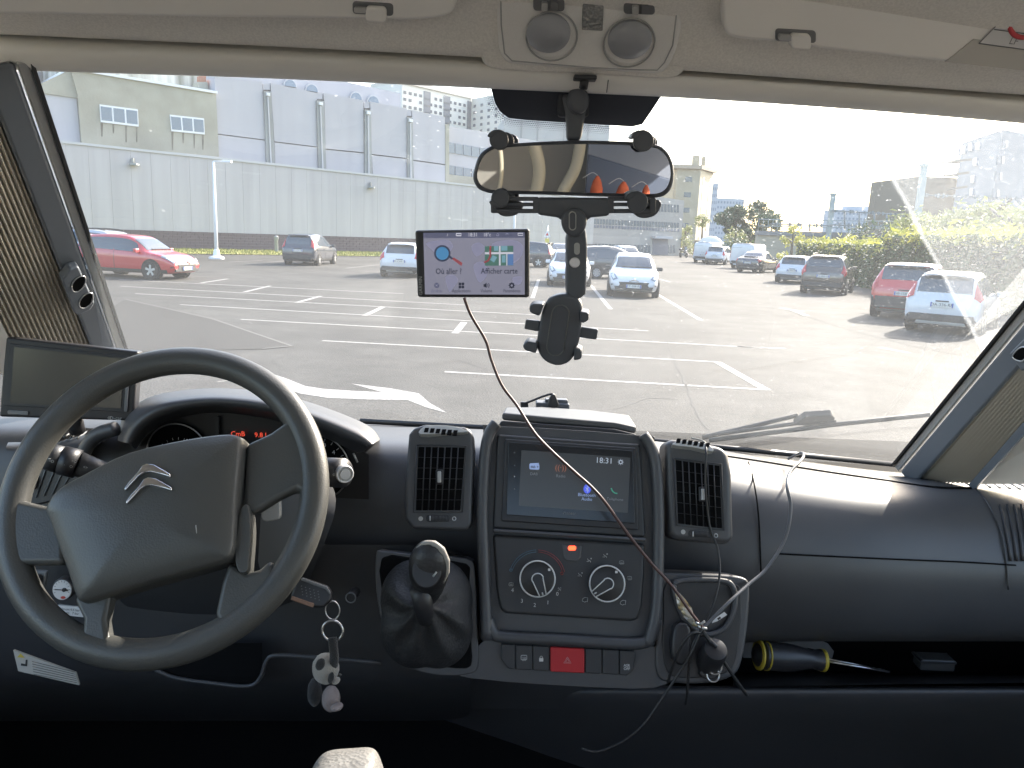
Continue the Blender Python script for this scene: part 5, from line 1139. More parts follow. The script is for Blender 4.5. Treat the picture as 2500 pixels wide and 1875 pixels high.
# ---- instrument binnacle
ipl = Pl(atY(560, 1080, 1.12), (0.0, -.93, .37))
arch_o = [(285, 1075), (292, 1040), (312, 1005), (380, 968), (500, 952), (610, 956), (700, 972), (762, 988), (845, 1018), (905, 1046), (928, 1074)]
arch_i = [(322, 1085), (345, 1050), (400, 1012), (510, 992), (620, 1000), (720, 1022), (790, 1048), (850, 1074), (895, 1092)]
ao = crp(arch_o, 4, False); ai = crp(arch_i, 5, False)
N_ = 36
def samp(path_, n):
    L_ = [0]
    for a, b in zip(path_, path_[1:]): L_.append(L_[-1] + math.hypot(b[0] - a[0], b[1] - a[1]))
    out = []
    for i in range(n + 1):
        t_ = L_[-1] * i / n; k = max(j for j in range(len(L_)) if L_[j] <= t_ + 1e-9); k = min(k, len(path_) - 2); u = (t_ - L_[k]) / (L_[k + 1] - L_[k] + 1e-9)
        out.append((path_[k][0] + (path_[k + 1][0] - path_[k][0]) * u, path_[k][1] + (path_[k + 1][1] - path_[k][1]) * u))
    return out
so_, si_ = samp(ao, N_), samp(ai, N_)
hood_rows = [[atY(x, y - 4, 1.30) for x, y in so_], [atY(x, y, 1.20) for x, y in so_], [atY(x + (a - x) * .25, y + (b - y) * .25, 1.075) for (x, y), (a, b) in zip(so_, si_)], [atY(x + (a - x) * .6, y + (b - y) * .6, 1.055) for (x, y), (a, b) in zip(so_, si_)],
             [atY(a, b, 1.06) for a, b in si_], [atY(a, b + 4, 1.09) for a, b in si_], [atY(a + (560 - a) * .04, b + 16, 1.15) for a, b in si_]]
bn = mk('binnacle_hood', *grid_data(hood_rows), M_DASH, dash); sub(bn, 1)
face = [(330, 1110)] + [(a, b + 10) for a, b in si_[2:-2]] + [(900, 1110), (900, 1260), (330, 1260)]
cl = mk('instrument_panel', [atY(x, y, 1.152) for x, y in face], [list(range(len(face)))], mat('cluster_plastic', (.02, .021, .023), .3), dash)
gpl = Pl(atY(560, 1080, 1.148), (0, -1, 0))
for (x, y, r) in ((436, 1104, 73), (772, 1140, 82)):
    pdisc('gauge_dial', x, y, r, gpl, .001, -.004, M_DEEP, cl, 40); pring('gauge_ring', x, y, r, 2.0, gpl, .004, M_ALU, cl)
for k_ in range(15):
    for (x, y, r) in ((436, 1120, 48), (772, 1140, 66)):
        a_ = math.radians(200 - k_ * 16); pline('tick', [(x + r * math.cos(a_), y - r * math.sin(a_)), (x + r * 1.12 * math.cos(a_), y - r * 1.12 * math.sin(a_))], 1.3, gpl, .003, M_WHITE, cl)
for t_, x, y, h_ in (('70', 443, 1083, 7), ('90', 463, 1075, 9), ('110', 486, 1074, 9), ('4', 816, 1103, 10), ('5', 831, 1128, 10), ('3', 795, 1085, 9)): ptext(t_, x, y, h_, gpl, .004, M_WHITE, cl)
M_LED = mat('red_segment', (.1, .01, .01), .5, emit=(1, .10, .05), estr=.22)
ptext('CmB', 583, 1058, 12, gpl, .004, M_LED, cl, .02); ptext('9.8 l', 638, 1061, 12, gpl, .004, M_LED, cl, .02)
pp('divider', rr(529, 1015, 537, 1072, 2), gpl, .006, 0, M_DASH2, cl); pline('fuel_bar', [(864, 1105), (874, 1127)], 5, gpl, .004, M_LGREY, cl)
# steering column cowl and lower trim
cw = mk('column_cowl', *grid_data([[atY(x, y, yy) for x, y in pr] for pr, yy in (([(300, 1100), (480, 1085), (640, 1090), (800, 1150)], 1.12), ([(260, 1160), (470, 1120), (660, 1130), (830, 1220)], 1.06), ([(230, 1250), (460, 1250), (680, 1260), (800, 1310)], 1.02), ([(250, 1400), (470, 1430), (680, 1420), (760, 1400)], 1.03), ([(300, 1500), (480, 1530), (640, 1520), (740, 1470)], 1.08))]), M_DASH2, dash); sub(cw, 2)
# knee panel with gauge, toggle and plates
kn = Pl(atY(160, 1420, 1.04), (.12, -.98, .12))
sub(mk('knee_panel', *grid_data([[atY(x, y, yy) for x in (-500, -200, 60, 330, 520, 740, 960, 1150)] for y, yy in ((1330, 1.075), (1450, 1.07), (1560, 1.065), (1640, 1.06), (1672, 1.07), (1700, 1.10), (1730, 1.16), (1760, 1.25))]), M_DASH2, dash), 2)
quadY('footwell', [(-600, 1640), (2000, 1640), (2000, 2100), (-600, 2100)], (1.42, 1.42, 1.25, 1.25), M_DEEP, dash)
sw = pp('toggle_plate', [(82, 1391), (118, 1393), (110, 1440), (98, 1462), (82, 1462), (75, 1430)], kn, .004, -.004, M_MGREY, dash, .002); pp('toggle', crp([(86, 1400), (108, 1402), (104, 1425), (84, 1424)], 3), kn, .012, 0, M_BLACK, sw, .003); pp('toggle_base', crp([(84, 1432), (106, 1434), (100, 1460), (86, 1460)], 3), kn, .008, 0, M_LGREY, sw, .002)
ga = pdisc('pressure_gauge', 160, 1434, 27, kn, .010, -.005, M_BLACK, dash, 36, .002, 1.1); pdisc('dial_face', 160, 1434, 22.5, kn, .0115, .004, M_WHITE, ga, 36, 0, 1.15)
pline('needle', [(144, 1432), (176, 1434)], 2.5, kn, .013, M_INK, ga); pdisc('needle_hub', 166, 1433, 5, kn, .0135, .008, M_INK, ga, 16); pdisc('dial_mark', 163, 1452, 6, kn, .012, .01, mat('dial_red', (.5, .05, .03), .5), ga, 16, 0, .6)
for k_ in range(11):
    a_ = math.radians(200 - k_ * 22); pline('tick', [(160 + 16 * math.cos(a_), 1433 - 18 * math.sin(a_)), (160 + 20 * math.cos(a_), 1433 - 22 * math.sin(a_))], .9, kn, .0122, M_INK, ga)
lb = pp('pressure_plate', [(143, 1475), (210, 1482), (208, 1506), (141, 1499)], kn, .003, -.002, M_WHITE, dash, .001)
ptext('Minimum 0.5 bar', 170, 1486, 5.6, kn, .0036, M_INK, lb, .1, bold=.006); ptext('Maximum   7 bar', 168, 1494, 5.6, kn, .0036, M_INK, lb, .1, bold=.006)
lpl = Pl(atY(110, 1630, .99), (.1, -.97, .2))
wlb = pp('warning_plate', [(36, 1585), (187, 1640), (196, 1670), (48, 1636)], lpl, .004, 0, mat('aged_label', (.42, .40, .36), .6), dash)
for i in range(6): pline('label_line', [(82 + i * .8, 1616 + i * 6.2 - 4), (186 + i * 1.2, 1640 + i * 5.2 - 2)], 1.2, lpl, .0046, M_INK, wlb)
pp('seat_symbol', [(56, 1617), (66, 1619), (67, 1608), (71, 1608), (70, 1624), (55, 1622)], lpl, .0048, .003, M_INK, wlb); pp('warning_triangle', [(46, 1602), (64, 1603), (54, 1593)], lpl, .0048, .003, mat('label_yellow', (.5, .38, .05), .6), wlb)
# pocket below the column
pk = mk('storage_pocket', [atY(x, y, yy) for x, y, yy in ((385, 1570, 1.03), (640, 1570, 1.03), (640, 1655, 1.02), (610, 1675, 1.02), (385, 1645, 1.02))], [list(range(5))], M_DEEP, dash)
tube('pocket_lip', cr([atY(x, y, 1.015) for x, y in ((380, 1635), (430, 1655), (520, 1668), (605, 1675), (635, 1655), (650, 1615), (672, 1600), (760, 1604), (930, 1618))], 5), .003, M_DASH, dash, 6)
# ---- left side vents
vpl_ = Pl(atY(100, 1170, 1.13), (.1, -.97, .2))
vent = pp('side_vent', crp([(60, 1090), (150, 1100), (205, 1112), (200, 1190), (150, 1215), (95, 1232), (40, 1225), (22, 1190)], 3), vpl_, .004, -.02, M_BLACK, dash, .003)
for i in range(7): pline('vent_slat', [(62 + i * 22, 1098 + i * 2), (48 + i * 21, 1160), (32 + i * 20, 1226 - i * 4)], 3.5, vpl_, .006, M_MGREY, vent)
pp('vent_knob', crp([(84, 1166), (94, 1164), (92, 1185), (88, 1192), (82, 1191)], 3), vpl_, .014, 0, M_LGREY, vent, .001)
sd = mk('demister_grille', [atY(x, y, yy) for x, y, yy in ((95, 1035, 1.2), (275, 1050, 1.2), (240, 1088, 1.14), (80, 1085, 1.14))], [[0, 1, 2, 3]], M_DEEP, dash)
for i in range(8): tube('demister_slat', [atY(165 + i * 16, 1050 + i * 1.2, 1.19), atY(140 + i * 16, 1066 + i * 1.4, 1.15)], .0016, M_MGREY, sd, 5)
tube('pod_rim', cr([atY(x, y, 1.12) for x, y in ((205, 1105), (222, 1075), (245, 1058), (285, 1046))], 5), .011, M_DASH, dash, 8)
mk('pod_cover', *grid_data([[atY(x, y, yy) for x, y in pr] for pr, yy in (([(20, 1080), (110, 1078), (180, 1068), (262, 1048)], 1.16), ([(15, 1090), (110, 1092), (170, 1090), (225, 1085)], 1.12), ([(15, 1100), (100, 1104), (170, 1112), (210, 1118)], 1.115))]), M_DASH, dash, True)
# ---- centre stack
def SP(pix, f_, b_, m, nm, parent, bw=.002, seg=2): return pp(nm, pix, st_pl, f_, b_, m, parent, bw, seg)
SP(crp([(1180, 1060), (1215, 1040), (1560, 1062), (1600, 1090), (1612, 1300), (1605, 1520), (1580, 1560), (1440, 1560), (1215, 1545), (1180, 1500), (1172, 1300)], 3), -.004, -.08, M_DASH, 'stack_body', dash, .01, 3)
for pix in ([(1190, 1560), (1183, 1400), (1178, 1250), (1184, 1120), (1194, 1062), (1212, 1034)], [(1580, 1572), (1600, 1480), (1606, 1300), (1602, 1160), (1590, 1098), (1568, 1062)]):
    tube('stack_rib', cr([st_pl(x, y) + sn * .006 for x, y in pix], 5), .0085, M_DASH, dash, 8)
tube('stack_lower_rib', cr([st_pl(x, y) + sn * .004 for x, y in ((1192, 1510), (1205, 1545), (1240, 1554), (1400, 1562), (1540, 1570), (1585, 1558), (1600, 1510))], 5), .0085, M_DASH, dash, 8)
# storage lid on top of the stack
lid = mk('document_lid', [atY(x, y, yy) for x, y, yy in ((1232, 1012, 1.26), (1320, 1010, 1.30), (1440, 1018, 1.30), (1535, 1030, 1.26), (1553, 1060, 1.14), (1500, 1048, 1.13), (1225, 1026, 1.13))], [list(range(7))], M_DASH, dash); solid(lid, .012); bev(lid, .004)
pp('lid_front', [(1224, 1027), (1500, 1047), (1553, 1060), (1550, 1066), (1214, 1043)], Pl(atY(1390, 1045, 1.125), sn), .002, -.05, M_BLACK, dash, .002)
tube('lid_seam', [atY(x, y, 1.24) for x, y in ((1300, 1022), (1312, 1013), (1350, 1013), (1365, 1020), (1400, 1020))], .0013, M_DEEP, dash, 5)
# radio
rad = SP([(1214, 1060), (1562, 1084), (1576, 1312), (1203, 1290)], .004, -.03, M_DASH2, 'radio_surround', dash, .004)
SP([(1233, 1072), (1551, 1094), (1558, 1294), (1224, 1272)], .0065, -.02, M_BLACK, 'radio_bezel', rad, .002)
SP([(1241, 1080), (1543, 1101), (1548, 1278), (1236, 1257)], .0085, -.02, mat('radio_glass', (.012, .013, .015), .18, spec=.5), 'radio_face', rad, .001)
M_RS = mat('radio_screen', (.02, .021, .022), .25, emit=(.8, .9, 1.0), estr=.006)
rs = SP([(1273, 1100), (1537, 1118), (1530, 1252), (1266, 1235)], .0092, .0, M_RS, 'radio_screen', rad, 0)
def em(n, c, s): return mat(n, tuple(x * .3 for x in c), .5, emit=c, estr=s)
E_W = em('screen_white', (.75, .85, 1), .09); E_B = em('screen_blue', (.10, .16, 1), .15); E_D = em('screen_dim', (.5, .55, .6), .02); E_G = em('screen_green', (.1, .6, .4), .06); E_O = em('screen_orange', (.9, .3, .15), .05); E_LB = em('screen_light_blue', (.45, .6, 1), .10)
ptext('18:31', 1473, 1126, 13.5, st_pl, .0098, E_W, rs, .06); pring('sun_symbol', 1513, 1129, 4, 1.1, st_pl, .0098, E_W, rs, 16)
for k_ in range(8): a_ = k_ * math.pi / 4; pline('sun_ray', [(1513 + 5.8 * math.cos(a_), 1129 + 5.8 * math.sin(a_)), (1513 + 7.5 * math.cos(a_), 1129 + 7.5 * math.sin(a_))], 1.2, st_pl, .0098, E_W, rs)
SP(rr(1292, 1133, 1316, 1147, 3, 3, .05), .0097, .009, E_LB, 'radio_icon', rs, 0); pline('icon_aerial', [(1294, 1133), (1315, 1132)], 2, st_pl, .0098, E_LB, rs); ptext('dab', 1301, 1140.5, 6, st_pl, .0102, M_INK, rs, .05, bold=.02); ptext('+', 1312, 1141, 7, st_pl, .0102, M_INK, rs, .05, bold=.02)
ptext('DAB', 1303, 1158, 6.5, st_pl, .0098, E_D, rs, .05); ptext('Radio', 1368, 1163, 7, st_pl, .0098, E_D, rs, .05); ptext('((·))', 1368, 1143, 13, st_pl, .0098, E_O, rs, .05)
pdisc('bluetooth_disc', 1432, 1194, 9, st_pl, .0097, .009, E_B, rs, 20, 0, 1.25); pline('bluetooth_rune', [(1428, 1190), (1436, 1199), (1432, 1203), (1432, 1186), (1436, 1190), (1428, 1199)], 1.3, st_pl, .0102, E_W, rs)
ptext('Bluetooth', 1431, 1209, 7.5, st_pl, .0098, E_LB, rs, .06); ptext('Audio', 1431, 1219, 7.5, st_pl, .0098, E_LB, rs, .06); ptext('Téléphone', 1499, 1219, 6.5, st_pl, .0098, E_D, rs, .06)
pline('handset', cr([(1490, 1192, 0), (1493, 1199, 0), (1499, 1204, 0), (1505, 1205, 0)], 4) and [(p.x, p.y) for p in cr([(1490, 1192, 0), (1493, 1199, 0), (1499, 1204, 0), (1505, 1205, 0)], 4)], 3.2, st_pl, .0098, E_G, rs)
ptext('Pioneer', 1389, 1253, 7, st_pl, .0098, M_MGREY, rad, .06); 
for y in (1106, 1137, 1164, 1194): pdisc('touch_key', 1256, y, 1.6, st_pl, .0092, .008, M_WHITE if y == 1164 else M_MGREY, rad, 10)
# vents left and right of the stack
def stackvent(x0, y0, x1, y1, sl, kx, ky, icons, grill, top):
    pod = SP(crp(x0, 2) if False else x0, .010, -.05, M_DASH, 'air_vent', dash, .010, 3)
    SP(grill, .0108, -.01, M_DEEP, 'vent_opening', pod, .001)
    (ax, ay), (bx, by), (cx, cy_), (dx, dy) = grill
    for i in range(1, 7):
        t_ = i / 7; pline('vent_slat', [(ax + (bx - ax) * t_, ay + (by - ay) * t_), (dx + (cx - dx) * t_, dy + (cy_ - dy) * t_)], 3.2, st_pl, .0125, M_DASH2, pod)
    for i in range(1, 6):
        t_ = i / 6; pline('vent_vane', [(ax + (dx - ax) * t_, ay + (dy - ay) * t_), (bx + (cx - bx) * t_, by + (cy_ - by) * t_)], 1.3, st_pl, .0112, M_BLACK, pod)
    fr_ = [(ax - 4, ay - 4), (bx + 4, by - 4), (cx + 4, cy_ + 4), (dx - 4, dy + 4), (ax - 4, ay - 4)]; pline('vent_frame', fr_, 4, st_pl, .0115, M_DASH2, pod)
    kb = SP(rr(kx - 9, ky - 18, kx + 9, ky + 18, 4), .016, .01, M_BLACK, 'vent_knob', pod, .002); SP(rr(kx - 4.5, ky - 13, kx + 4.5, ky + 14, 2), .0185, .012, M_LGREY, 'knob_insert', kb, .001)
    (ix0, iy0), (ix1, iy1), (wx0, wx1, wy) = icons
    tw = SP(rr(wx0, wy - 8, wx1, wy + 8, 6, 3, sl), .0115, .0, M_BLACK, 'thumbwheel', pod, .001)
    for i in range(12): xx = wx0 + 12 + (wx1 - wx0 - 18) * i / 12; pline('wheel_ridge', [(xx, wy - 6 + sl * (xx - (wx0 + wx1) / 2)), (xx, wy + 6 + sl * (xx - (wx0 + wx1) / 2))], 1.6, st_pl, .0122, M_DASH, tw)
    pline('wheel_mark', [(wx0 + 10, wy - 6), (wx0 + 10, wy + 6)], 2.5, st_pl, .0128, M_WHITE, tw)
    pdisc('closed_mark', ix0, iy0, 5.5, st_pl, .0106, .009, M_LGREY, pod, 18); pring('open_mark', ix1, iy1, 4.2, 1.2, st_pl, .0106, M_WHITE, pod, 18)
    return pod
pv = stackvent([(1000, 1062), (1012, 1046), (1040, 1038), (1140, 1044), (1155, 1058), (1158, 1100), (1152, 1280), (1140, 1296), (1010, 1292), (992, 1270), (990, 1180)], 0, 0, 0, .0, 1075, 1165, ((1029, 1266), (1110, 1266), (1042, 1100, 1265)), [(1024, 1092), (1136, 1094), (1125, 1246), (1017, 1246)], None)
pv2 = stackvent([(1622, 1078), (1640, 1074), (1690, 1080), (1760, 1092), (1776, 1110), (1784, 1160), (1788, 1310), (1778, 1330), (1640, 1318), (1628, 1300), (1624, 1180)], 0, 0, 0, .09, 1709, 1207, ((1664, 1298), (1743, 1307), (1677, 1731, 1303)), [(1646, 1124), (1752, 1138), (1758, 1290), (1652, 1278)], None)
# defroster slots on top of the vents
for pix, n_, pod in (([(1026, 1062), (1034, 1044), (1060, 1040), (1105, 1042), (1132, 1050), (1142, 1056), (1100, 1059)], 6, pv), ([(1640, 1088), (1660, 1078), (1690, 1080), (1725, 1086), (1740, 1098), (1735, 1104), (1690, 1094)], 6, pv2)):
    tpl = Pl(atY(pix[0][0] + 50, pix[0][1] - 10, 1.085), (0, -.75, .66)); g_ = pp('top_grille', crp(pix, 3), tpl, .003, -.008, M_LGREY, pod, .002)
    for i in range(n_): x_ = pix[0][0] + 16 + i * 14; yy = pix[0][1] - 10 + i * (1.2 if pod is pv else 2.2); pp('slot', [(x_ - 4, yy - 5), (x_ + 6, yy - 5), (x_ + 3, yy + 6), (x_ - 7, yy + 6)], tpl, .0036, 0, M_DEEP, g_)
# climate panel
cp = SP([(1203, 1304), (1574, 1327), (1572, 1400), (1566, 1480), (1556, 1512), (1540, 1516), (1236, 1497), (1222, 1488), (1212, 1440)], .006, -.03, M_DASH2, 'climate_panel', dash, .005)
SP([(1204, 1290), (1576, 1313), (1575, 1322), (1203, 1300)], .010, -.02, M_DASH, 'panel_lip', dash, .003)
M_KN = mat('dial_black', (.016, .016, .018), .35)
def dial(x, y, ang, mark):
    u, v_, w_ = axes(sn); c = st_pl(x, y) + sn * .006; k = st_pl.pw(x, y)
    d_ = lathe('climate_dial', c, u, v_, w_, [(43 * k, 0), (43 * k, .010), (41 * k, .013), (36 * k, .014), (0, .014)], M_KN, cp, 44)
    pring('dial_ring', x, y, 42, 1.9, st_pl, .0195, M_WHITE, d_, 48)
    a_ = math.radians(ang); dx, dy = math.cos(a_), math.sin(a_); nx, ny = -dy, dx
    P_ = [(x + dx * 41 + nx * 8, y + dy * 41 + ny * 8), (x + nx * 13, y + ny * 13)] + [(x + 14 * math.cos(a_ + math.pi / 2 + math.pi * i / 10), y + 14 * math.sin(a_ + math.pi / 2 + math.pi * i / 10)) for i in range(11)] + [(x - nx * 13, y - ny * 13), (x + dx * 41 - nx * 8, y + dy * 41 - ny * 8)]
    pp('pointer_grip', P_, st_pl, .026, .018, M_KN, d_, .003); pline('pointer_outline', P_, 3, st_pl, .0262, M_WHITE, d_)
    pline('pointer_mark', [(x + dx * 33, y + dy * 33), (x + dx * 40, y + dy * 40)], 4, st_pl, .0265, M_LGREY, d_); pp('index_mark', rr(x + mark[0] - 3, y + mark[1] - 3, x + mark[0] + 3, y + mark[1] + 3, 1), st_pl, .0208, .018, M_WHITE, d_)
dial(1311, 1410, 72, (28, -22)); dial(1478, 1421.5, 144, (22, -28))
for t_, x, y, h_ in (('4', 1251, 1440, 9), ('3', 1274, 1466, 9), ('2', 1305, 1476, 9), ('1', 1337, 1470, 9), ('0', 1360, 1449, 9)): ptext(t_, x, y, h_, st_pl, .0068, M_WHITE, cp, .05)
def arcline(nm, cx, cy_, r, a0, a1, w_, m): pline(nm, [(cx + r * math.cos(math.radians(a0 + (a1 - a0) * i / 14)), cy_ - r * math.sin(math.radians(a0 + (a1 - a0) * i / 14))) for i in range(15)], w_, st_pl, .0066, m, cp)
M_COLD = mat('cold_print', (.10, .18, .24), .5); M_HOT = mat('hot_print', (.28, .05, .05), .5)
for r_ in (63, 68): arcline('cold_scale', 1311, 1410, r_, 165, 92, 1.6, M_COLD); arcline('hot_scale', 1311, 1410, r_, 88, 12, 1.6, M_HOT)
pring('cold_mark', 1247, 1391, 3, 1, st_pl, .0066, M_COLD, cp, 14); pring('hot_mark', 1371, 1399, 3, 1, st_pl, .0066, M_HOT, cp, 14)
def icon(x, y, kind):
    if kind == 'fan':
        for i in range(4): a_ = i * math.pi / 2 + .4; pline('fan_symbol', [(x, y), (x + 4 * math.cos(a_), y + 4 * math.sin(a_)), (x + 5 * math.cos(a_ + .7), y + 5 * math.sin(a_ + .7))], 1.6, st_pl, .0066, M_LGREY, cp)
    elif kind == 'car': pline('recirculation_symbol', [(x - 7, y + 3), (x - 5, y - 3), (x, y - 6), (x + 7, y - 5), (x + 6, y + 5), (x + 2, y + 4), (x, y + 6), (x - 4, y + 4), (x - 7, y + 3)], 1.7, st_pl, .0066, M_LGREY, cp)
    elif kind == 'screen':
        pline('demist_symbol', [(x - 6, y + 2), (x - 5, y - 4), (x, y - 5), (x + 5, y - 4), (x + 6, y + 2), (x - 6, y + 2)], 1.3, st_pl, .0066, M_LGREY, cp)
        for dx in (-3, 0, 3): pline('demist_wave', [(x + dx, y - 2), (x + dx + 1, y), (x + dx, y + 5)], 1, st_pl, .0066, M_LGREY, cp)
    else:
        pline('airflow_symbol', [(x - 5, y - 4), (x - 3, y), (x + 1, y + 1), (x + 3, y + 5)], 1.7, st_pl, .0066, M_LGREY, cp); pdisc('airflow_head', x + 4, y - 4, 1.8, st_pl, .0066, .005, M_LGREY, cp, 10); pline('airflow_arrow', [(x - 7, y + 3), (x - 1, y + 3)], 1.3, st_pl, .0066, M_LGREY, cp)
for x, y, k_ in ((1365, 1437, 'fan'), (1248, 1426, 'screen'), (1416, 1402, 'man'), (1438, 1367, 'man'), (1477, 1356, 'man'), (1516, 1373, 'screen'), (1535, 1411, 'screen'), (1427, 1463, 'car'), (1519, 1470, 'car')): icon(x, y, k_)
bt = SP([(1370, 1328), (1420, 1331), (1417, 1362), (1408, 1371), (1382, 1369), (1373, 1358)], .0072, 0, M_DASH, 'recirculation_button', cp, .002); SP(rr(1386, 1332, 1405, 1343, 4), .0085, .005, em('indicator_red', (1, .06, .02), 1.2), 'indicator_light', bt, .001)
# switch row
lw = SP(crp([(1190, 1556), (1215, 1552), (1400, 1562), (1600, 1580), (1640, 1640), (1600, 1680), (1400, 1676), (1180, 1660), (1120, 1640)], 3), -.002, -.06, M_DASH, 'lower_console', dash, .008, 3)
swx = [1218, 1258, 1300, 1342, 1427, 1469, 1511, 1553]
for i in range(7):
    a, b = swx[i] + 1.2, swx[i + 1] - 1.2; s_ = .052; ya, yb = 1571, 1631; f_ = lambda x: s_ * (x - 1218)
    m_ = mat('hazard_red', (.42, .02, .025), .45, spec=.4) if i == 3 else M_DASH2
    pix = [(a, ya + f_(a)), (b, ya + f_(b)), (b, yb + f_(b)), (a, yb + f_(a))]
    if i == 0: pix = [(a + 4, ya + f_(a)), (b, ya + f_(b)), (b, yb + f_(b)), (a + 22, yb + f_(a)), (a + 4, yb - 22 + f_(a))]
    if i == 6: pix = [(a, ya + f_(a)), (b - 4, ya + f_(b)), (b, ya + 10 + f_(b)), (b - 8, yb - 12 + f_(b)), (b - 22, yb + f_(b)), (a, yb + f_(a))]
    o_ = SP(pix, .004 if i != 3 else .006, -.01, m_, 'hazard_switch' if i == 3 else 'switch', lw, .0015)
    cx = (a + b) / 2; cy_ = 1601 + f_(cx)
    if i == 1:
        pline('demister_symbol', rr(cx - 7, cy_ - 6, cx + 7, cy_ + 5, 2) + [rr(cx - 7, cy_ - 6, cx + 7, cy_ + 5, 2)[0]], 1.4, st_pl, .0046, M_WHITE, o_)
        for dx in (-3, 0, 3): pline('demister_wave', [(cx + dx, cy_ - 2), (cx + dx + 1, cy_ + 2), (cx + dx, cy_ + 8)], 1.1, st_pl, .0046, M_WHITE, o_)
    if i == 2: pp('lock_body', rr(cx - 5, cy_ - 1, cx + 5, cy_ + 7, 1), st_pl, .0048, .003, M_WHITE, o_); pline('lock_shackle', [(cx - 3.2, cy_), (cx - 3, cy_ - 4), (cx, cy_ - 6.5), (cx + 3, cy_ - 4), (cx + 3.2, cy_)], 1.5, st_pl, .0046, M_WHITE, o_)
    if i == 3:
        for r_ in (10, 5.5): pline('hazard_triangle', [(cx + r_ * 1.05 * math.cos(math.radians(q_)), cy_ + 2 - r_ * math.sin(math.radians(q_))) for q_ in (90, 210, 330, 90)], 1.2, st_pl, .0066, mat('hazard_line', (.7, .35, .35), .5), o_)
    if i == 6: ptext('ASR', cx - 3, cy_ + 6, 6.2, st_pl, .0046, M_WHITE, o_, .05, bold=.012); ptext('OFF', cx - 3, cy_ + 14, 6.2, st_pl, .0046, M_WHITE, o_, .05, bold=.012)
# gear gaiter well
gw = SP(crp([(918, 1352), (935, 1346), (1020, 1354), (1140, 1364), (1160, 1400), (1166, 1540), (1168, 1620), (1150, 1645), (1080, 1650), (1010, 1635), (965, 1595), (935, 1530), (918, 1440)], 3), .0, -.05, M_DASH, 'gear_surround', dash, .008, 3)
SP(crp([(932, 1362), (1030, 1366), (1138, 1376), (1146, 1420), (1150, 1560), (1152, 1615), (1135, 1632), (1060, 1624), (1000, 1600), (965, 1550), (940, 1480)], 3), .003, -.03, M_DEEP, 'surround_inset', gw, .003)
# bin and sockets right of the stack
bn_ = SP(crp([(1612, 1405), (1640, 1398), (1700, 1400), (1780, 1404), (1822, 1414), (1830, 1440), (1826, 1520), (1812, 1610), (1790, 1650), (1730, 1668), (1650, 1668), (1604, 1650), (1600, 1560), (1606, 1470)], 3), .002, -.06, M_DASH, 'side_bin', dash, .012, 4)
SP(crp([(1626, 1420), (1700, 1416), (1790, 1424), (1808, 1450), (1804, 1540), (1786, 1630), (1720, 1652), (1640, 1650), (1618, 1600), (1618, 1500)], 3), .004, -.03, M_BLACK, 'bin_recess', bn_, .002)
tube('cup_ring', cr([st_pl(x, y) + sn * .010 for x, y in ((1641, 1424), (1644, 1450), (1654, 1480), (1670, 1512), (1700, 1538), (1730, 1546), (1765, 1530), (1784, 1495), (1790, 1455), (1780, 1425), (1755, 1416), (1700, 1414), (1660, 1416), (1641, 1424))], 4), .004, M_DASH, bn_, 8)
for x, y, r in ((1728, 1618, 26), (1727, 1640, 24)):
    pdisc('socket', x, y, r, st_pl, .020 if r == 26 else .012, 0, M_BLACK, bn_, 30, .003, .62); pring('socket_ring', x + 8, y + 4, r * .62, 2.4, st_pl, .020 if r == 26 else .013, M_ALU, bn_, 30)
SP(crp([(1642, 1522), (1672, 1518), (1680, 1560), (1672, 1612), (1640, 1612), (1632, 1570)], 3), .022, 0, M_BLACK, 'socket_cap', bn_, .005, 3)
# ---------------------------------------------------------------- steering wheel
wc = Vector((-.41910795, .89521661, 1.66730225)); wn = Vector((0, -.84339145, .53729961)); wpl = Pl(wc, wn)
swl = thing('steering_wheel', 'charcoal four-spoke steering wheel with a double-chevron emblem', 'steering wheel', wc)
u, v_, w_ = axes(wn)
RW = .2
V_, F_ = [], []
n_, k_ = 96, 14
for i in range(n_):
    a_ = 2 * math.pi * i / n_; d = u * math.cos(a_) + v_ * math.sin(a_)
    for j in range(k_):
        b_ = 2 * math.pi * j / k_; V_.append(wc + d * (RW - .0180 + .0180 * math.cos(b_)) + w_ * .0165 * math.sin(b_))
for i in range(n_):
    for j in range(k_): F_.append([i * k_ + j, ((i + 1) % n_) * k_ + j, ((i + 1) % n_) * k_ + (j + 1) % k_, i * k_ + (j + 1) % k_])
mk('rim', V_, F_, M_LEATH, swl, True)
dsp = lambda pts: [(x * 1.13, y * 1.13) for x, y in pts]
def padmesh(name, pix, f_, b_, m, bulge=0.0, inset=.9):
    """cushioned plate: outline, inset ring and raised middle"""
    P_ = crp(pix, 3); cx = sum(p[0] for p in P_) / len(P_); cy_ = sum(p[1] for p in P_) / len(P_); R_ = []
    for s_, h_ in ((1.0, b_), (1.0, f_ * .55 + b_ * .45), (.985, f_ - .003), (.955, f_), (.8, f_ + bulge * .5), (.5, f_ + bulge), (.2, f_ + bulge * 1.1)):
        R_.append([wpl(cx + (x - cx) * s_, cy_ + (y - cy_) * s_) + wn * h_ for x, y in P_])
    n2 = len(P_); V2 = [p for r in R_ for p in r]; F2 = [[i * n2 + j, i * n2 + (j + 1) % n2, (i + 1) * n2 + (j + 1) % n2, (i + 1) * n2 + j] for i in range(len(R_) - 1) for j in range(n2)] + [list(range((len(R_) - 1) * n2, len(R_) * n2))]
    return mk(name, V2, F2, m, swl, True)
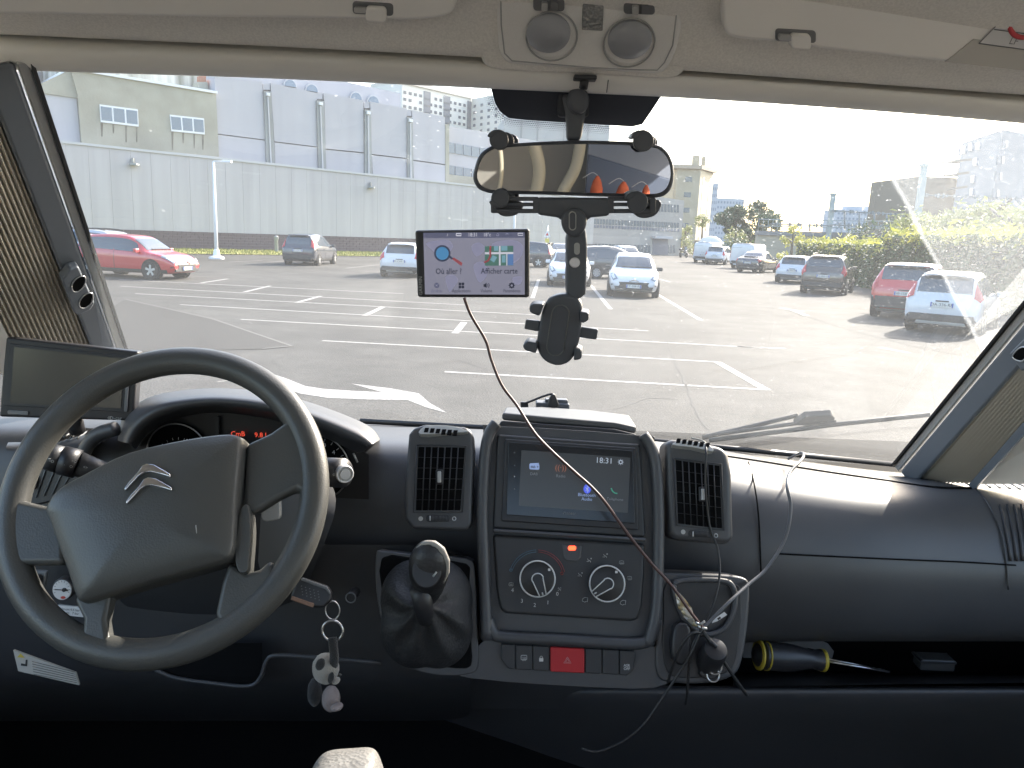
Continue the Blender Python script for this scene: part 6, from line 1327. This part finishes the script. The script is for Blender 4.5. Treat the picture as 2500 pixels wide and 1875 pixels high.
hub = padmesh('airbag_cover', dsp([(124, 1106), (150, 1068), (205, 1036), (300, 990), (420, 962), (500, 951), (528, 953), (536, 962), (534, 1010), (527, 1090), (524, 1170), (518, 1205), (500, 1220), (420, 1243), (330, 1268), (240, 1296), (205, 1306), (190, 1298), (172, 1245), (148, 1180), (130, 1130)]), .030, -.01, M_LEATH, .012)
# spokes
def spoke(pix, f_=.012, b_=-.008, m=M_LEATH): return pp('spoke', pix, wpl, f_, b_, m, swl, .007, 3)
spoke(dsp([(536, 965), (590, 940), (625, 915), (652, 880), (690, 950), (692, 1040), (672, 1080), (645, 1062), (600, 1085), (560, 1110), (530, 1115)]))
spoke(dsp([(132, 1100), (100, 1095), (60, 1085), (35, 1060), (8, 1075), (-4, 1150), (10, 1212), (60, 1222), (150, 1222), (150, 1150)]))
spoke(dsp([(500, 1215), (540, 1240), (566, 1232), (590, 1210), (600, 1245), (560, 1330), (500, 1385), (470, 1330), (485, 1260)]))
spoke(dsp([(180, 1280), (250, 1285), (238, 1340), (244, 1380), (268, 1405), (255, 1425), (195, 1415), (187, 1380), (190, 1340), (170, 1300)]))
bz = pp('spoke_bezel', crp(dsp([(530, 1110), (546, 1098), (552, 1150), (548, 1215), (544, 1240), (526, 1238), (518, 1200), (524, 1150)]), 3), wpl, .02, -.005, M_LEATH, swl, .004)
# double-chevron emblem
epl = Pl(wpl.p0 + wn * .043, wn)
for dx, dy in ((0, 0), (4, 33)):
    z1 = lambda pts: [(x / 3.687 + dx * .9, 900 + y / 3.687 + dy - 1) for x, y in pts]
    out_ = z1([(1135, 1112), (1128, 1085), (1175, 1020), (1245, 945), (1290, 880), (1330, 864), (1400, 875), (1480, 920), (1540, 955), (1546, 990), (1470, 965), (1360, 940), (1310, 945), (1260, 975), (1200, 1040)])
    pp('chevron', out_, epl, .004, -.012, M_CHROME, hub, .0015)
ptext('AIRBAG', 372, 1302, 11, epl, -.0005, mat('embossed', (.05, .05, .054), .6), hub, -.16)
pline('cover_seam', [(478, 1282), (480, 1302)], 2, epl, 0, M_LGREY, hub)
# light stalk
stl = thing('light_stalk', 'charcoal light stalk with white symbols left of the steering wheel hub', 'stalk', atY(250, 1160, 1.0))
pts = [atY(300, 1170, 1.02), atY(235, 1148, 1.0), atY(190, 1133, .99), atY(150, 1123, .985), atY(112, 1113, .98)]
tube('lever', pts[:3], [.012, .015, .017], M_DASH2, stl, 16); tube('switch_ring', [pts[2], pts[3]], .0195, M_BLACK, stl, 18); tube('end_cap', [pts[3], pts[4]], [.0185, .0175], M_DASH2, stl, 16)
slp = Pl(atY(170, 1125, .958), (0, -1, 0))
pline('beam_symbol', [(118, 1120), (124, 1120)], 1.5, slp, 0, M_WHITE, stl)
for x, y, t_ in ((126, 1126, '=D'), (182, 1126, '=D'), (174, 1139, 'O'), (158, 1134, '-'), (209, 1141, '<>')): ptext(t_, x, y, 7, slp, .0005, M_LGREY, stl, .2)
wst = thing('wiper_stalk', 'charcoal wiper stalk with a pale ringed end right of the wheel rim', 'stalk', atY(840, 1157, .97))
tube('lever', [atY(760, 1150, 1.02), atY(836, 1155, .985)], .020, M_BLACK, wst, 18)
rp = Pl(atY(841, 1157, .978), (.45, -.85, .1)); pdisc('end_cap', 841, 1157, 22, rp, .002, -.01, M_LGREY, wst, 30, .002); pring('end_ring', 841, 1157, 19, 2, rp, .003, M_WHITE, wst); pdisc('end_button', 841, 1157, 13, rp, .004, 0, mat('pale_button', (.5, .5, .5), .3), wst, 24, .001)
for t_ in ('o',): ptext(t_, 815, 1158, 9, Pl(atY(815, 1158, .965), (0, -1, 0)), .0, M_LGREY, wst, -.3)
# paddle / column lock seen through the spoke
cl_ = mk('column_trim', *grid_data([[atY(x, y, yy) for x, y in pr] for pr, yy in (([(640, 1205), (680, 1190), (735, 1180)], 1.01), ([(636, 1270), (675, 1270), (725, 1260)], .99), ([(630, 1370), (665, 1375), (700, 1360)], .99), ([(640, 1410), (668, 1412), (690, 1405)], 1.02))]), M_MGREY, dash, True)
pp('column_tab', crp(dsp([(572, 1062), (588, 1048), (603, 1062), (606, 1110), (600, 1122), (568, 1124), (568, 1090)]), 3), Pl(atY(664, 1230, .975), (.1, -.95, .3)), .004, -.012, M_LGREY, dash, .004)
# ---------------------------------------------------------------- gear lever
gl = thing('gear_lever', 'worn black gear knob on a creased leather gaiter', 'gear lever', st_pl(1046, 1600))
u, v_, w_ = axes(sn); 
gax = (Vector((0, -.72, .70))).normalized()
top = st_pl(1046, 1376) + sn * .115; basep = st_pl(1050, 1490) + sn * .055
M_KNOB = mat('worn_knob_leather', (.022, .022, .024), .45, bump=(260, .3, .001, 'V')); M_WORN = mat('worn_pale_leather', (.30, .28, .25), .6, bump=(300, .4, .001))
kc = top; kpx = kc.y / F / .97
kdir = (CAM - kc).normalized()
def kp(px, py, dep): return atY(px, py, kc.y) + kdir * dep * kpx
ringsk = []
for t_, rx, ry, cx, cy_, dep in ((0, 4, 4, 1044, 1392, 47), (.1, 22, 26, 1044, 1391, 45), (.2, 36, 44, 1044, 1389, 38), (.35, 46, 58, 1045, 1386, 24), (.5, 50, 66, 1047, 1384, 6), (.65, 50, 70, 1047, 1388, -14), (.8, 46, 76, 1047, 1396, -34), (.9, 40, 78, 1047, 1402, -50), (1, 26, 60, 1047, 1410, -64)):
    ringsk.append([kp(cx + rx * math.cos(2 * math.pi * i / 32), cy_ + ry * math.sin(2 * math.pi * i / 32), dep) for i in range(32)])
Vk = [p for r in ringsk for p in r]; Fk = [[i * 32 + j, i * 32 + (j + 1) % 32, (i + 1) * 32 + (j + 1) % 32, (i + 1) * 32 + j] for i in range(len(ringsk) - 1) for j in range(32)] + [list(range(32)), list(range(len(Vk) - 32, len(Vk)))]
mk('knob', Vk, Fk, M_KNOB, gl, True)
kfp = Pl(kc + kdir * 40 * kpx, kdir); kax = (up * .94 - fw * .34).normalized(); Hk = 62 * kc.y / F
pdisc('knob_cap', 1042, 1394, 36, kfp, .0035, -.004, M_BLACK, gl, 34, .002, 1.15); pline('knob_mark', [(1057, 1408), (1066, 1396)], 5, kfp, .0045, M_LGREY, gl)
we = []
for i in range(19):
    a_ = math.radians(128 - i * 9.2); we.append((kp(1046 + 45 * math.cos(a_), 1386 - 60 * math.sin(a_), 20), (2.0 + 6.5 * math.sin(math.pi * i / 18) + (1.6 if i % 3 == 0 else 0)) * kpx))
tube('worn_edge', [p for p, _ in we], [r for _, r in we], M_WORN, gl, 8)
for (x, y) in ((1030, 1336), (1042, 1338), (1052, 1334), (1062, 1341)): pp('torn_flake', [(x - 4, y - 7), (x + 4, y - 6), (x + 2, y + 5), (x - 1, y + 2)], kfp, -.004, -.010, M_WORN, gl)
# gaiter: creased cone from the surround to the stick
rings = []
NG = 40
for t_, rx, ry, cx, cy_, off, am in ((0, 108, 128, 1042, 1498, .004, .0), (.2, 100, 112, 1042, 1500, .020, .05), (.45, 78, 84, 1044, 1496, .038, .10), (.7, 54, 56, 1046, 1488, .052, .12), (.9, 36, 34, 1047, 1478, .066, .06), (1, 22, 20, 1047, 1468, .078, .0)):
    r_ = []
    for i in range(NG):
        a_ = 2 * math.pi * i / NG; sq = 1 + .16 * abs(math.sin(2 * a_)) * (1 - t_); wv = 1 + am * (math.sin(5 * a_ + 3 * t_) * .6 + math.sin(9 * a_ - 5 * t_ + 1) * .5)
        r_.append(st_pl(cx + rx * sq * wv * math.cos(a_), cy_ + ry * sq * wv * math.sin(a_)) + sn * (off + .006 * am * 10 * math.sin(7 * a_ + 2 * t_)))
    rings.append(r_)
Vg = [p for r in rings for p in r]; Fg = [[i * NG + j, i * NG + (j + 1) % NG, (i + 1) * NG + (j + 1) % NG, (i + 1) * NG + j] for i in range(len(rings) - 1) for j in range(NG)]
gt = mk('gaiter', Vg, Fg, mat('gaiter_leather', (.026, .026, .028), .58, bump=(240, .4, .0015, 'V')), gl, True); sub(gt, 2)
tube('collar', [basep - sn * .03, basep + sn * .01, kc - kax * Hk * .9], [26 * basep.y / F * .9, 28 * basep.y / F * .9, 27 * basep.y / F], M_BLACK, gl, 20)
# ---------------------------------------------------------------- keys and plush
kf = Pl(atY(762, 1450, .93), (.15, -.9, .4))
key = thing('car_key', 'black key fob with brown sides hanging at the ignition', 'key', kf(762, 1450))
z7b = lambda pts: [(600 + x / 2.654, 1250 + y / 2.654) for x, y in pts]
kb = pp('fob', z7b([(330, 440), (370, 422), (540, 480), (562, 520), (560, 570), (510, 618), (450, 618), (300, 568), (296, 540)]), kf, .010, -.006, M_BLACK, key, .004, 3)
pp('side_strip', z7b([(305, 540), (450, 590), (440, 618), (296, 566)]), kf, .0115, -.004, mat('brown_strip', (.22, .13, .09), .5), kb, .001); pp('side_strip', z7b([(370, 424), (530, 480), (555, 520), (545, 530), (520, 500), (362, 440)]), kf, .0115, -.004, M_MGREY, kb, .001)
for i in range(4):
    for j in range(5): pdisc('grip_dot', 738 + j * 10 + i * 1, 1430 + i * 7 + j * 3.2, 1.3, kf, .0108, .009, M_MGREY, kb, 8)
pdisc('ignition_lock', 858, 1457, 12, Pl(atY(858, 1457, 1.02), (0, -1, .2)), .004, -.03, M_BLACK, dash, 24, .002); pring('lock_ring', 858, 1457, 12, 1.6, Pl(atY(858, 1457, 1.02), (0, -1, .2)), .005, M_MGREY, dash, 24)
rg1 = Pl(atY(811, 1490, .928), (.5, -.85, .1)); rg2 = Pl(atY(812, 1540, .926), (.1, -1, .1))
kr = thing('key_ring', 'two linked steel key rings below the key fob', 'key ring', atY(812, 1540, .926))
c = atY(812, 1490, .928); mk('small_ring', *ring_data(c, Vector((1, 0, 0)) * .78, up, 24 * .93 / F, .0011, 36, 6), M_ALU, kr, True)
c = atY(812, 1540, .926); mk('large_ring', *ring_data(c, Vector((1, 0, 0)), up, 27 * .93 / F, .0018, 40, 6), M_ALU, kr, True)
pl = thing('panda_charm', 'small black and white plush panda hanging from the key ring', 'plush toy', atY(795, 1690, .92))
M_PLW = mat('plush_cream', (.36, .33, .29), .95, bump=(700, .8, .002), sheen=.4); M_PLB = mat('plush_black', (.02, .02, .021), .95, bump=(700, .8, .002), sheen=.3); M_PLP = mat('plush_grey_pink', (.30, .25, .24), .95, bump=(700, .8, .002))
tube('strap', cr([atY(812, 1556, .922), atY(814, 1580, .918), atY(816, 1605, .918), atY(814, 1625, .922)], 4), .006, M_PLB, pl, 8)
k = .92 / F
def blob(name, px, py, y, rx, ry, rz, m, parent=pl, tilt=0):
    c = atY(px, py, y); bm = bmesh.new(); bmesh.ops.create_icosphere(bm, subdivisions=3, radius=1)
    ca, sa = math.cos(tilt), math.sin(tilt)
    for q in bm.verts:
        x, y_, z = q.co.x * rx * k, q.co.y * ry * k, q.co.z * rz * k
        n0 = 1 + .02 * math.sin(9 * q.co.x + 5 * q.co.z)
        q.co = (c + (rt * (x * ca - z * sa) + fw * y_ + up * (x * sa + z * ca)) * n0) if False else c + rt * (x * ca - z * sa) * n0 + fw * y_ * n0 + up * (x * sa + z * ca) * n0
    me = bpy.data.meshes.new(name); bm.to_mesh(me); bm.free(); me.polygons.foreach_set('use_smooth', [True] * len(me.polygons))
    o = bpy.data.objects.new(name, me); COL.objects.link(o); me.materials.append(m); o.parent = parent; o.matrix_parent_inverse = parent_inv(parent); return o
hd = blob('head', 795, 1632, .925, 36, 34, 42, M_PLW, tilt=.15)
blob('body', 808, 1706, .93, 25, 24, 36, M_PLP); blob('foot', 822, 1726, .905, 17, 20, 10, M_PLP, tilt=.2)
blob('ear', 782, 1622, .903, 12, 8, 17, M_PLB, hd, tilt=-.4); blob('eye_patch', 808, 1655, .905, 8, 6, 16, M_PLB, hd, tilt=-.2); blob('muzzle', 820, 1662, .912, 12, 12, 9, M_PLW, hd, tilt=.5); blob('nose', 829, 1648, .908, 5, 5, 4, M_PLB, hd); blob('hind_patch', 768, 1690, .955, 20, 20, 40, M_PLB)
# ---------------------------------------------------------------- driver's armrest
ap = thing('armrest', 'worn pale leather armrest tip sunlit at the bottom edge', 'armrest', atY(850, 1900, .62))
M_ARM = mat('worn_grey_leather', (.20, .195, .185), .5, bump=(260, .4, .002, 'V'), var=(40, .25, None, 6))
AR = []
for y, yy, pts in ((0, 0, None),): pass
prof_rows = []
for (yy, dz) in ((.70, 0), (.695, -8), (.66, -10), (.60, -6), (.52, 0), (.44, 6)):
    prof_rows.append(yy)
pa = [(762, 1880), (766, 1850), (790, 1826), (820, 1820), (870, 1818), (905, 1814), (924, 1822), (935, 1845), (946, 1880)]
r0_ = [atY(x, y, .64) for x, y in pa]; r1_ = [atY(x + (850 - x) * .1, y + 8, .675) for x, y in pa]; back = Vector((0, -.30, -.015)); 
rows2 = [[p + Vector((0, .01, -.03)) for p in r1_], r1_, r0_, [p + back * .3 for p in r0_], [p + back for p in r0_], [p + back * 1.2 + Vector((0, 0, -.05)) for p in r0_]]
sub(mk('cushion', *grid_data(rows2), M_ARM, ap), 2)
# ---------------------------------------------------------------- navigation device
npl = Pl(atY(1153, 640, 1.085), Vector((.02, -1, .02)))
nav = thing('satellite_navigator', 'black satellite navigator showing its menu on the windscreen', 'navigator', npl(1153, 640))
z6b = lambda x, y: (600 + x / 3.16, 500 + y / 3.16)
cs = pp('casing', [z6b(1305, 195), z6b(2190, 182), z6b(2190, 716), z6b(1325, 714)], npl, 0, -.018, M_BLACK, nav, .004, 3)
M_NAV = mat('navigator_screen', (.03, .03, .035), .3, emit=(.46, .46, .60), estr=.10)
scn = pp('screen', [z6b(1370, 216), z6b(2152, 211), z6b(2152, 693), z6b(1383, 691)], npl, .0008, -.004, M_NAV, nav)
E1 = em('nav_bar', (.16, .17, .27), .11); E2 = em('nav_ink', (.06, .07, .12), .05); E3 = em('nav_light', (.75, .75, .85), .13); E4 = em('nav_blue', (.10, .32, .60), .13); E5 = em('nav_ring', (.08, .10, .17), .10); E6 = em('nav_red', (.42, .10, .12), .12); E7 = em('nav_green', (.12, .26, .22), .11); E8 = em('nav_land', (.38, .38, .54), .112); E9 = em('nav_aqua', (.25, .48, .58), .12)
def np_(nm, pix, m, h_=.0014): return pp(nm, [z6b(*p) for p in pix], npl, h_, .0009, m, scn)
def npl_(nm, pix, w, m, h_=.0016): return pline(nm, [z6b(*p) for p in pix], w, npl, h_, m, scn)
def nt_(t_, x, y, h_, m, rot=0, b=0.0, sl=-.005): X_, Y_ = z6b(x, y); return ptext(t_, X_, Y_, h_, npl, .0019, m, scn, sl, rot, b, .84)
np_('status_bar', [(1370, 216), (2152, 211), (2152, 254), (1371, 258)], E1)
for pix in ([(1390, 300), (1470, 275), (1560, 270), (1600, 320), (1560, 380), (1510, 420), (1440, 350)], [(1540, 560), (1600, 540), (1640, 580), (1600, 640), (1570, 670)], [(1740, 320), (1800, 290), (1850, 340), (1780, 400)], [(1760, 460), (1830, 440), (1870, 520), (1810, 600), (1770, 540)], [(1900, 300), (2060, 270), (2140, 320), (2110, 420), (2000, 470), (1930, 400)], [(2060, 560), (2130, 555), (2120, 610), (2070, 610)]): pp('map_land', crp([z6b(*p) for p in pix], 3), npl, .0010, .0009, E8, scn)
nt_('18:31', 1752, 232, 9, E3, b=.008); nt_('18°c', 1862, 232, 8.5, E3, b=.008); nt_('♪', 1556, 232, 7, E3); npl_('truck_symbol', [(1625, 238), (1625, 222), (1662, 222), (1662, 238), (1625, 238)], 3, E3); npl_('battery_symbol', [(2100, 220), (2138, 220), (2138, 236), (2100, 236), (2100, 220)], 2, E3); npl_('target_symbol', [(1940, 222), (1952, 226), (1952, 238), (1938, 240), (1934, 230)], 2, E8); npl_('wifi_symbol', [(2005, 228), (2015, 222), (2026, 228)], 2, E8)
X_, Y_ = z6b(1517, 375); pdisc('magnifier_rim', X_, Y_, 20, npl, .0014, .0009, E5, scn, 32); pdisc('magnifier_lens', X_, Y_, 15.5, npl, .0018, .001, E4, scn, 32)
np_('magnifier_neck', [(1562, 400), (1575, 392), (1602, 412), (1592, 424)], E5); np_('magnifier_handle', [(1592, 418), (1606, 406), (1672, 448), (1664, 472)], E6, .0017)
np_('map_tile', [(1845, 320), (2064, 316), (2064, 468), (1845, 470)], E7)
for q in ([(1845, 366), (2064, 364), (2064, 380), (1845, 382)], [(1953, 318), (1966, 318), (1966, 468), (1953, 468)], [(2010, 380), (2018, 380), (2018, 468), (2010, 468)]): np_('map_road', q, E3, .0017)
for q in ([(1915, 318), (1948, 318), (1948, 354), (1915, 355)], [(1970, 318), (2018, 317), (2018, 354), (1970, 354)], [(1905, 388), (1940, 405), (1915, 445), (1885, 425)], [(1976, 390), (2004, 390), (2004, 445), (1976, 445)]): np_('map_house', q, E9, .0017)
np_('map_water', [(2020, 380), (2064, 380), (2064, 466), (2020, 466)], em('nav_water', (.14, .28, .58), .12), .0016); npl_('map_route', [(1840, 444), (1870, 430), (1886, 395), (1886, 340), (1888, 318)], 5, E6, .002); np_('map_marker', [(1872, 374), (1880, 350), (1890, 374), (1880, 392)], E3, .0024)
nt_('Où aller ?', 1566, 514, 13.5, E2, b=.006); nt_('Afficher carte', 1956, 512, 13.5, E2, b=.006)
for t_, x, m_ in (('Arrêter', 1475, E1), ('Applications', 1664, E2), ('Volume', 1857, E2), ('Paramètres', 2053, E2)): nt_(t_, x, 664, 7.6, m_, b=.004)
X_, Y_ = z6b(1474, 622); pdisc('stop_symbol', X_, Y_, 6.5, npl, .0014, .0009, E1, scn, 20); npl_('stop_cross', [(1466, 614), (1482, 630)], 1.5, E8); npl_('stop_cross', [(1482, 614), (1466, 630)], 1.5, E8)
for dx in (0, 23):
    for dy in (0, 24): np_('app_square', [(1643 + dx, 600 + dy), (1662 + dx, 600 + dy), (1662 + dx, 620 + dy), (1643 + dx, 620 + dy)], E2)
np_('speaker_symbol', [(1834, 612), (1844, 612), (1858, 600), (1858, 642), (1844, 632), (1834, 632)], E2); npl_('sound_wave', [(1864, 612), (1869, 622), (1864, 632)], 1.6, E2); npl_('sound_wave', [(1872, 604), (1880, 622), (1872, 640)], 1.6, E2)
X_, Y_ = z6b(2052, 622); pring('gear_symbol', X_, Y_, 4.6, 1.7, npl, .0014, E2, scn, 20)
for i in range(8): a_ = i * math.pi / 4; pline('gear_tooth', [(X_ + 5 * math.cos(a_), Y_ + 5 * math.sin(a_)), (X_ + 8 * math.cos(a_), Y_ + 8 * math.sin(a_))], 2.2, npl, .0014, E2, scn)
ptext('GARMIN', 1027.3, 698, 8.5, npl, .0006, M_LGREY, nav, 0, math.pi / 2)
sm = npl(1150, 640); tube('mount_arm', [sm + Vector((0, .017, 0)), sm + Vector((0, .035, .004))], .012, M_BLACK, nav, 12); lathe('suction_cup', sm + Vector((0, .036, .004)), (1, 0, 0), (0, .7, -.7), (0, .7, .7), [(.012, -.01), (.016, 0), (.026, .006), (.027, .009)], M_RUBBER, nav, 24)
# ---------------------------------------------------------------- reversing monitor at the left
rpl_ = Pl(atY(170, 930, 1.14), (.16, -.97, .10))
mon = thing('reversing_monitor', 'black reversing monitor standing on the dashboard left of the wheel', 'monitor', rpl_(170, 1020))
pp('casing', [(14, 822), (338, 858), (326, 1028), (-4, 1018)], rpl_, 0, -.025, M_BLACK, mon, .004, 3)
pp('bezel', [(24, 838), (316, 870), (304, 1006), (8, 990)], rpl_, .0018, -.01, M_DASH2, mon, .001)
pp('screen', [(37, 847), (306, 876), (296, 996), (27, 983)], rpl_, .003, -.005, mat('monitor_glass', (.045, .046, .042), .16, spec=.6), mon)
pp('button_bar', rr(20, 1002, 70, 1012, 3, 3, .05), rpl_, .003, 0, M_MGREY, mon, .001); pp('side_rail', [(309, 930), (316, 931), (311, 1005), (304, 1004)], rpl_, .004, 0, M_MGREY, mon, .001)
pring('power_symbol', 167, 1014, 4, .9, rpl_, .0024, M_WHITE, mon, 18); pline('power_stroke', [(167, 1007), (167, 1013)], 1.6, rpl_, .0024, M_WHITE, mon); ptext('·ID-car', 280, 1021, 9, rpl_, .0012, M_LGREY, mon, .03, bold=.01)
tube('stand', [rpl_(170, 1018) - rpl_.n * .015, rpl_(170, 1060) - rpl_.n * .03], .012, M_BLACK, mon, 10)
# ---------------------------------------------------------------- small unit on the dash behind the lid
du = Pl(atY(1350, 985, 1.33), (0, -1, .1))
dc = thing('toll_unit', 'small grey electronic unit with cable standing behind the dash lid', 'electronic unit', du(1350, 1010))
pp('body', [(1309, 982), (1391, 986), (1391, 1014), (1309, 1012)], du, 0, -.04, M_GREYP, dc, .003); pp('upper_block', [(1332, 975), (1387, 977), (1388, 988), (1331, 986)], du, -.004, -.03, M_GREYP, dc, .002); pp('plug', [(1337, 990), (1340, 974), (1347, 962), (1355, 962), (1360, 975), (1366, 990), (1352, 997)], du, .006, -.008, M_BLACK, dc, .002)
pp('side_bracket', [(1270, 981), (1290, 982), (1290, 996), (1284, 1000), (1284, 1010), (1278, 1010), (1278, 1000), (1271, 994)], du, 0, -.01, M_BLACK, dc, .002); tube('lead', cr([du(x, y) for x, y in ((1284, 984), (1300, 978), (1325, 968), (1346, 962), (1352, 966))], 5), .0022, M_BLACK, dc, 6)
# ---------------------------------------------------------------- cables
M_CAB = mat('cable_grey', (.10, .10, .105), .4); M_CAB2 = mat('cable_black', (.02, .02, .021), .4); M_CABR = mat('cable_brown', (.07, .035, .032), .4)
knot = atY(1712, 1533, .97)
def cable(label, pts, r, m, name='cable'):
    o_ = tube(name, cr([atY(*p) for p in pts], 8), r, m, None, 8); return tag(o_, label, 'cable', 'charging cables')
cable('brown cable running from the navigator down across the radio', [(1133, 727, 1.083), (1150, 770, 1.082), (1185, 830, 1.08), (1200, 880, 1.075), (1225, 940, 1.065), (1262, 990, 1.06), (1300, 1050, 1.04), (1335, 1090, 1.03), (1400, 1150, 1.02), (1445, 1190, 1.01), (1480, 1230, 1.0), (1530, 1300, .99), (1590, 1375, .98), (1640, 1430, .975), (1690, 1500, .97), (1716, 1532, .97)], .0021, M_CABR)
cable('thin dark cable hanging over the right air vent', [(1690, 1070, 1.25), (1718, 1078, 1.12), (1724, 1100, 1.07), (1722, 1180, 1.055), (1732, 1280, 1.045), (1752, 1340, 1.03), (1757, 1400, 1.01), (1746, 1460, .99), (1726, 1510, .98), (1712, 1534, .97)], .0016, M_CAB2)
cable('grey cable looping over the passenger airbag cover', [(1925, 1120, 1.30), (1955, 1106, 1.24), (1962, 1112, 1.22), (1955, 1125, 1.17), (1928, 1155, 1.135), (1922, 1190, 1.10), (1930, 1230, 1.085), (1926, 1280, 1.07), (1910, 1330, 1.06), (1870, 1390, 1.04), (1830, 1425, 1.02), (1780, 1470, .99), (1730, 1520, .975), (1712, 1536, .97)], .0024, M_CAB)
cable('black cable looping left from the knot into the bin', [(1712, 1545, .968), (1690, 1546, .962), (1664, 1575, .962), (1645, 1620, .965), (1630, 1665, .97)], .0019, M_CAB2)
cable('long black cable drooping from the knot to the floor', [(1712, 1538, .968), (1690, 1590, .962), (1670, 1625, .962), (1640, 1670, .96), (1610, 1715, .955), (1570, 1770, .95), (1520, 1810, .945), (1460, 1835, .94), (1420, 1828, .94)], .0019, M_CAB2)
cable('short black cable dropping straight from the knot', [(1706, 1545, .97), (1690, 1580, .965), (1682, 1630, .965), (1678, 1690, .965), (1674, 1720, .97)], .0019, M_CAB2)
cable('black cable running from the knot to the lower right', [(1716, 1540, .97), (1740, 1575, .96), (1770, 1620, .96), (1800, 1665, .965), (1824, 1698, .97)], .0024, M_CAB2)
kn_ = thing('cable_knot', 'tangle of cable clips and white tags at the cable crossing', 'cable tie', knot)
for i, (x, y, a_) in enumerate(((1704, 1522, .4), (1716, 1520, -.6), (1708, 1532, 1.2), (1720, 1534, .1))): tube('clip', [atY(x - 6 * math.cos(a_), y - 6 * math.sin(a_), .962), atY(x + 6 * math.cos(a_), y + 6 * math.sin(a_), .962)], .0016, M_LGREY if i % 2 else M_ALU, kn_, 6)
pl2 = Pl(atY(1755, 1508, .99), (0, -.9, .4)); tg = pp('white_tag', [(1738, 1521), (1742, 1512), (1768, 1494), (1775, 1501), (1750, 1517)], pl2, .001, 0, M_WHITE, kn_); pp('tag_print', [(1750, 1510), (1757, 1505), (1760, 1509), (1753, 1514)], pl2, .0014, .0005, M_INK, tg)
cg = thing('usb_charger', 'black car charger plugged into the upper socket', 'charger', st_pl(1727, 1600)); cc = st_pl(1727, 1600) + sn * .02
lathe('plug_body', cc, *axes(Vector((0, -.6, .8))), [(.016, -.02), (.0175, 0), (.0175, .022), (.015, .03), (.008, .032), (0, .032)], M_BLACK, cg, 24); tube('plug_lead', [cc + Vector((0, -.02, .028)), atY(1722, 1550, .97)], .003, M_BLACK, cg, 8)
pl3 = Pl(st_pl(1680, 1480) + sn * .012, sn); ph2 = thing('crumpled_wrapper', 'crumpled ochre foil wrapper tucked at the bin edge', 'wrapper', pl3(1680, 1480))
rw = []
for i in range(9):
    t_ = i / 8; cx, cy_ = 1651 + 45 * t_, 1448 + 80 * t_; w2 = 5 + 9 * math.sin(math.pi * min(1, t_ * 1.1)); rw.append([pl3(cx + w2 * s_ * 1.0 + random.uniform(-2, 2), cy_ - w2 * s_ * .3) + sn * (random.uniform(0, .008)) for s_ in (-1, -.3, .4, 1)])
mk('foil', *grid_data(rw), mat('ochre_foil', (.34, .26, .12), .35, metal=.3, var=(90, .5, (.5, .5, .48), 4)), ph2)
# ---------------------------------------------------------------- screwdriver and papers on the shelf
sdp = Pl(atY(1920, 1600, 1.14), (0, -1, .05))
sd_ = thing('screwdriver', 'yellow and black screwdriver lying on the shelf', 'screwdriver', sdp(1920, 1640))
a, b = atY(1840, 1598, 1.14), atY(2008, 1612, 1.15); ax = (b - a).normalized(); hx, hy, hz = axes(ax, (0, 0, 1)); Ls = (b - a).length
M_YELP = mat('yellow_plastic', (.42, .33, .04), .4)
lathe('handle', a, hx, hy, hz, [(0, 0), (.012, .001), (.018, .006), (.018, .012), (.0225, .016), (.0225, Ls * .45), (.0205, Ls * .6), (.016, Ls * .78), (.0145, Ls * .86), (.0175, Ls * .95), (.0175, Ls), (0, Ls)], M_BLACK, sd_, 24)
for t0, t1, r_ in ((.06, .09, .0235), (.17, .19, .0235), (.97, 1.02, .018)): tube('yellow_band', [a + ax * Ls * t0, a + ax * Ls * t1], r_, M_YELP, sd_, 24)
tube('shaft', [b, atY(2172, 1641, 1.15)], .0018, M_ALU, sd_, 10)
s2 = thing('thin_screwdriver', 'thinner steel rod lying behind the yellow screwdriver', 'screwdriver', atY(2010, 1610, 1.17)); tube('rod', [atY(2008, 1606, 1.17), atY(2160, 1636, 1.19)], .0014, M_ALU, s2, 8); tube('grip', [atY(1970, 1598, 1.17), atY(2010, 1607, 1.17)], .011, M_BLACK, s2, 14)
pw_ = prism('paper_card', [atY(x, y, 1.30) for x, y in ((1815, 1564), (2000, 1563), (2022, 1572), (2036, 1590), (2032, 1606), (2018, 1610), (1990, 1606), (1815, 1606))], (0, .003, 0), mat('grey_card', (.20, .19, .19), .7)); tag(pw_, 'grey rounded card standing behind the screwdriver', 'card')
bt_ = thing('clear_box', 'small clear plastic box at the shelf far end', 'box', atY(2260, 1630, 1.2)); box('tub', atY(2280, 1615, 1.22), (.06, .03, .022), mat('smoky_plastic', (.06, .06, .06), .15), bt_, .004); box('lid', atY(2280, 1606, 1.22), (.062, .032, .004), M_BLACK, bt_, .001)
# ---------------------------------------------------------------- wiper outside the glass
wp = thing('wiper', 'grey wiper blade resting at the foot of the windscreen', 'wiper', ws(1900, 1090) - ws_n * .03)
wq = lambda x, y, o_=-.03: ws(x, y) + ws_n * o_
M_WIP = mat('weathered_rubber', (.03, .033, .034), .7)
tube('blade', [wq(1735, 1106), wq(1900, 1086), wq(2045, 1068), wq(2280, 1044)], .005, M_WIP, wp, 8); tube('spine', [wq(1750, 1098, -.036), wq(1950, 1076, -.04), wq(2050, 1066, -.036)], .004, M_WIP, wp, 8)
prism('connector', [wq(x, y, -.036) for x, y in ((1945, 1076), (1975, 1056), (2040, 1052), (2048, 1060), (2046, 1072), (1990, 1080))], -ws_n * .015, M_WIP, wp, .003); tube('arm', [wq(1720, 1114, -.045), wq(1850, 1096, -.055), wq(1960, 1070, -.055)], .005, M_WIP, wp, 8)
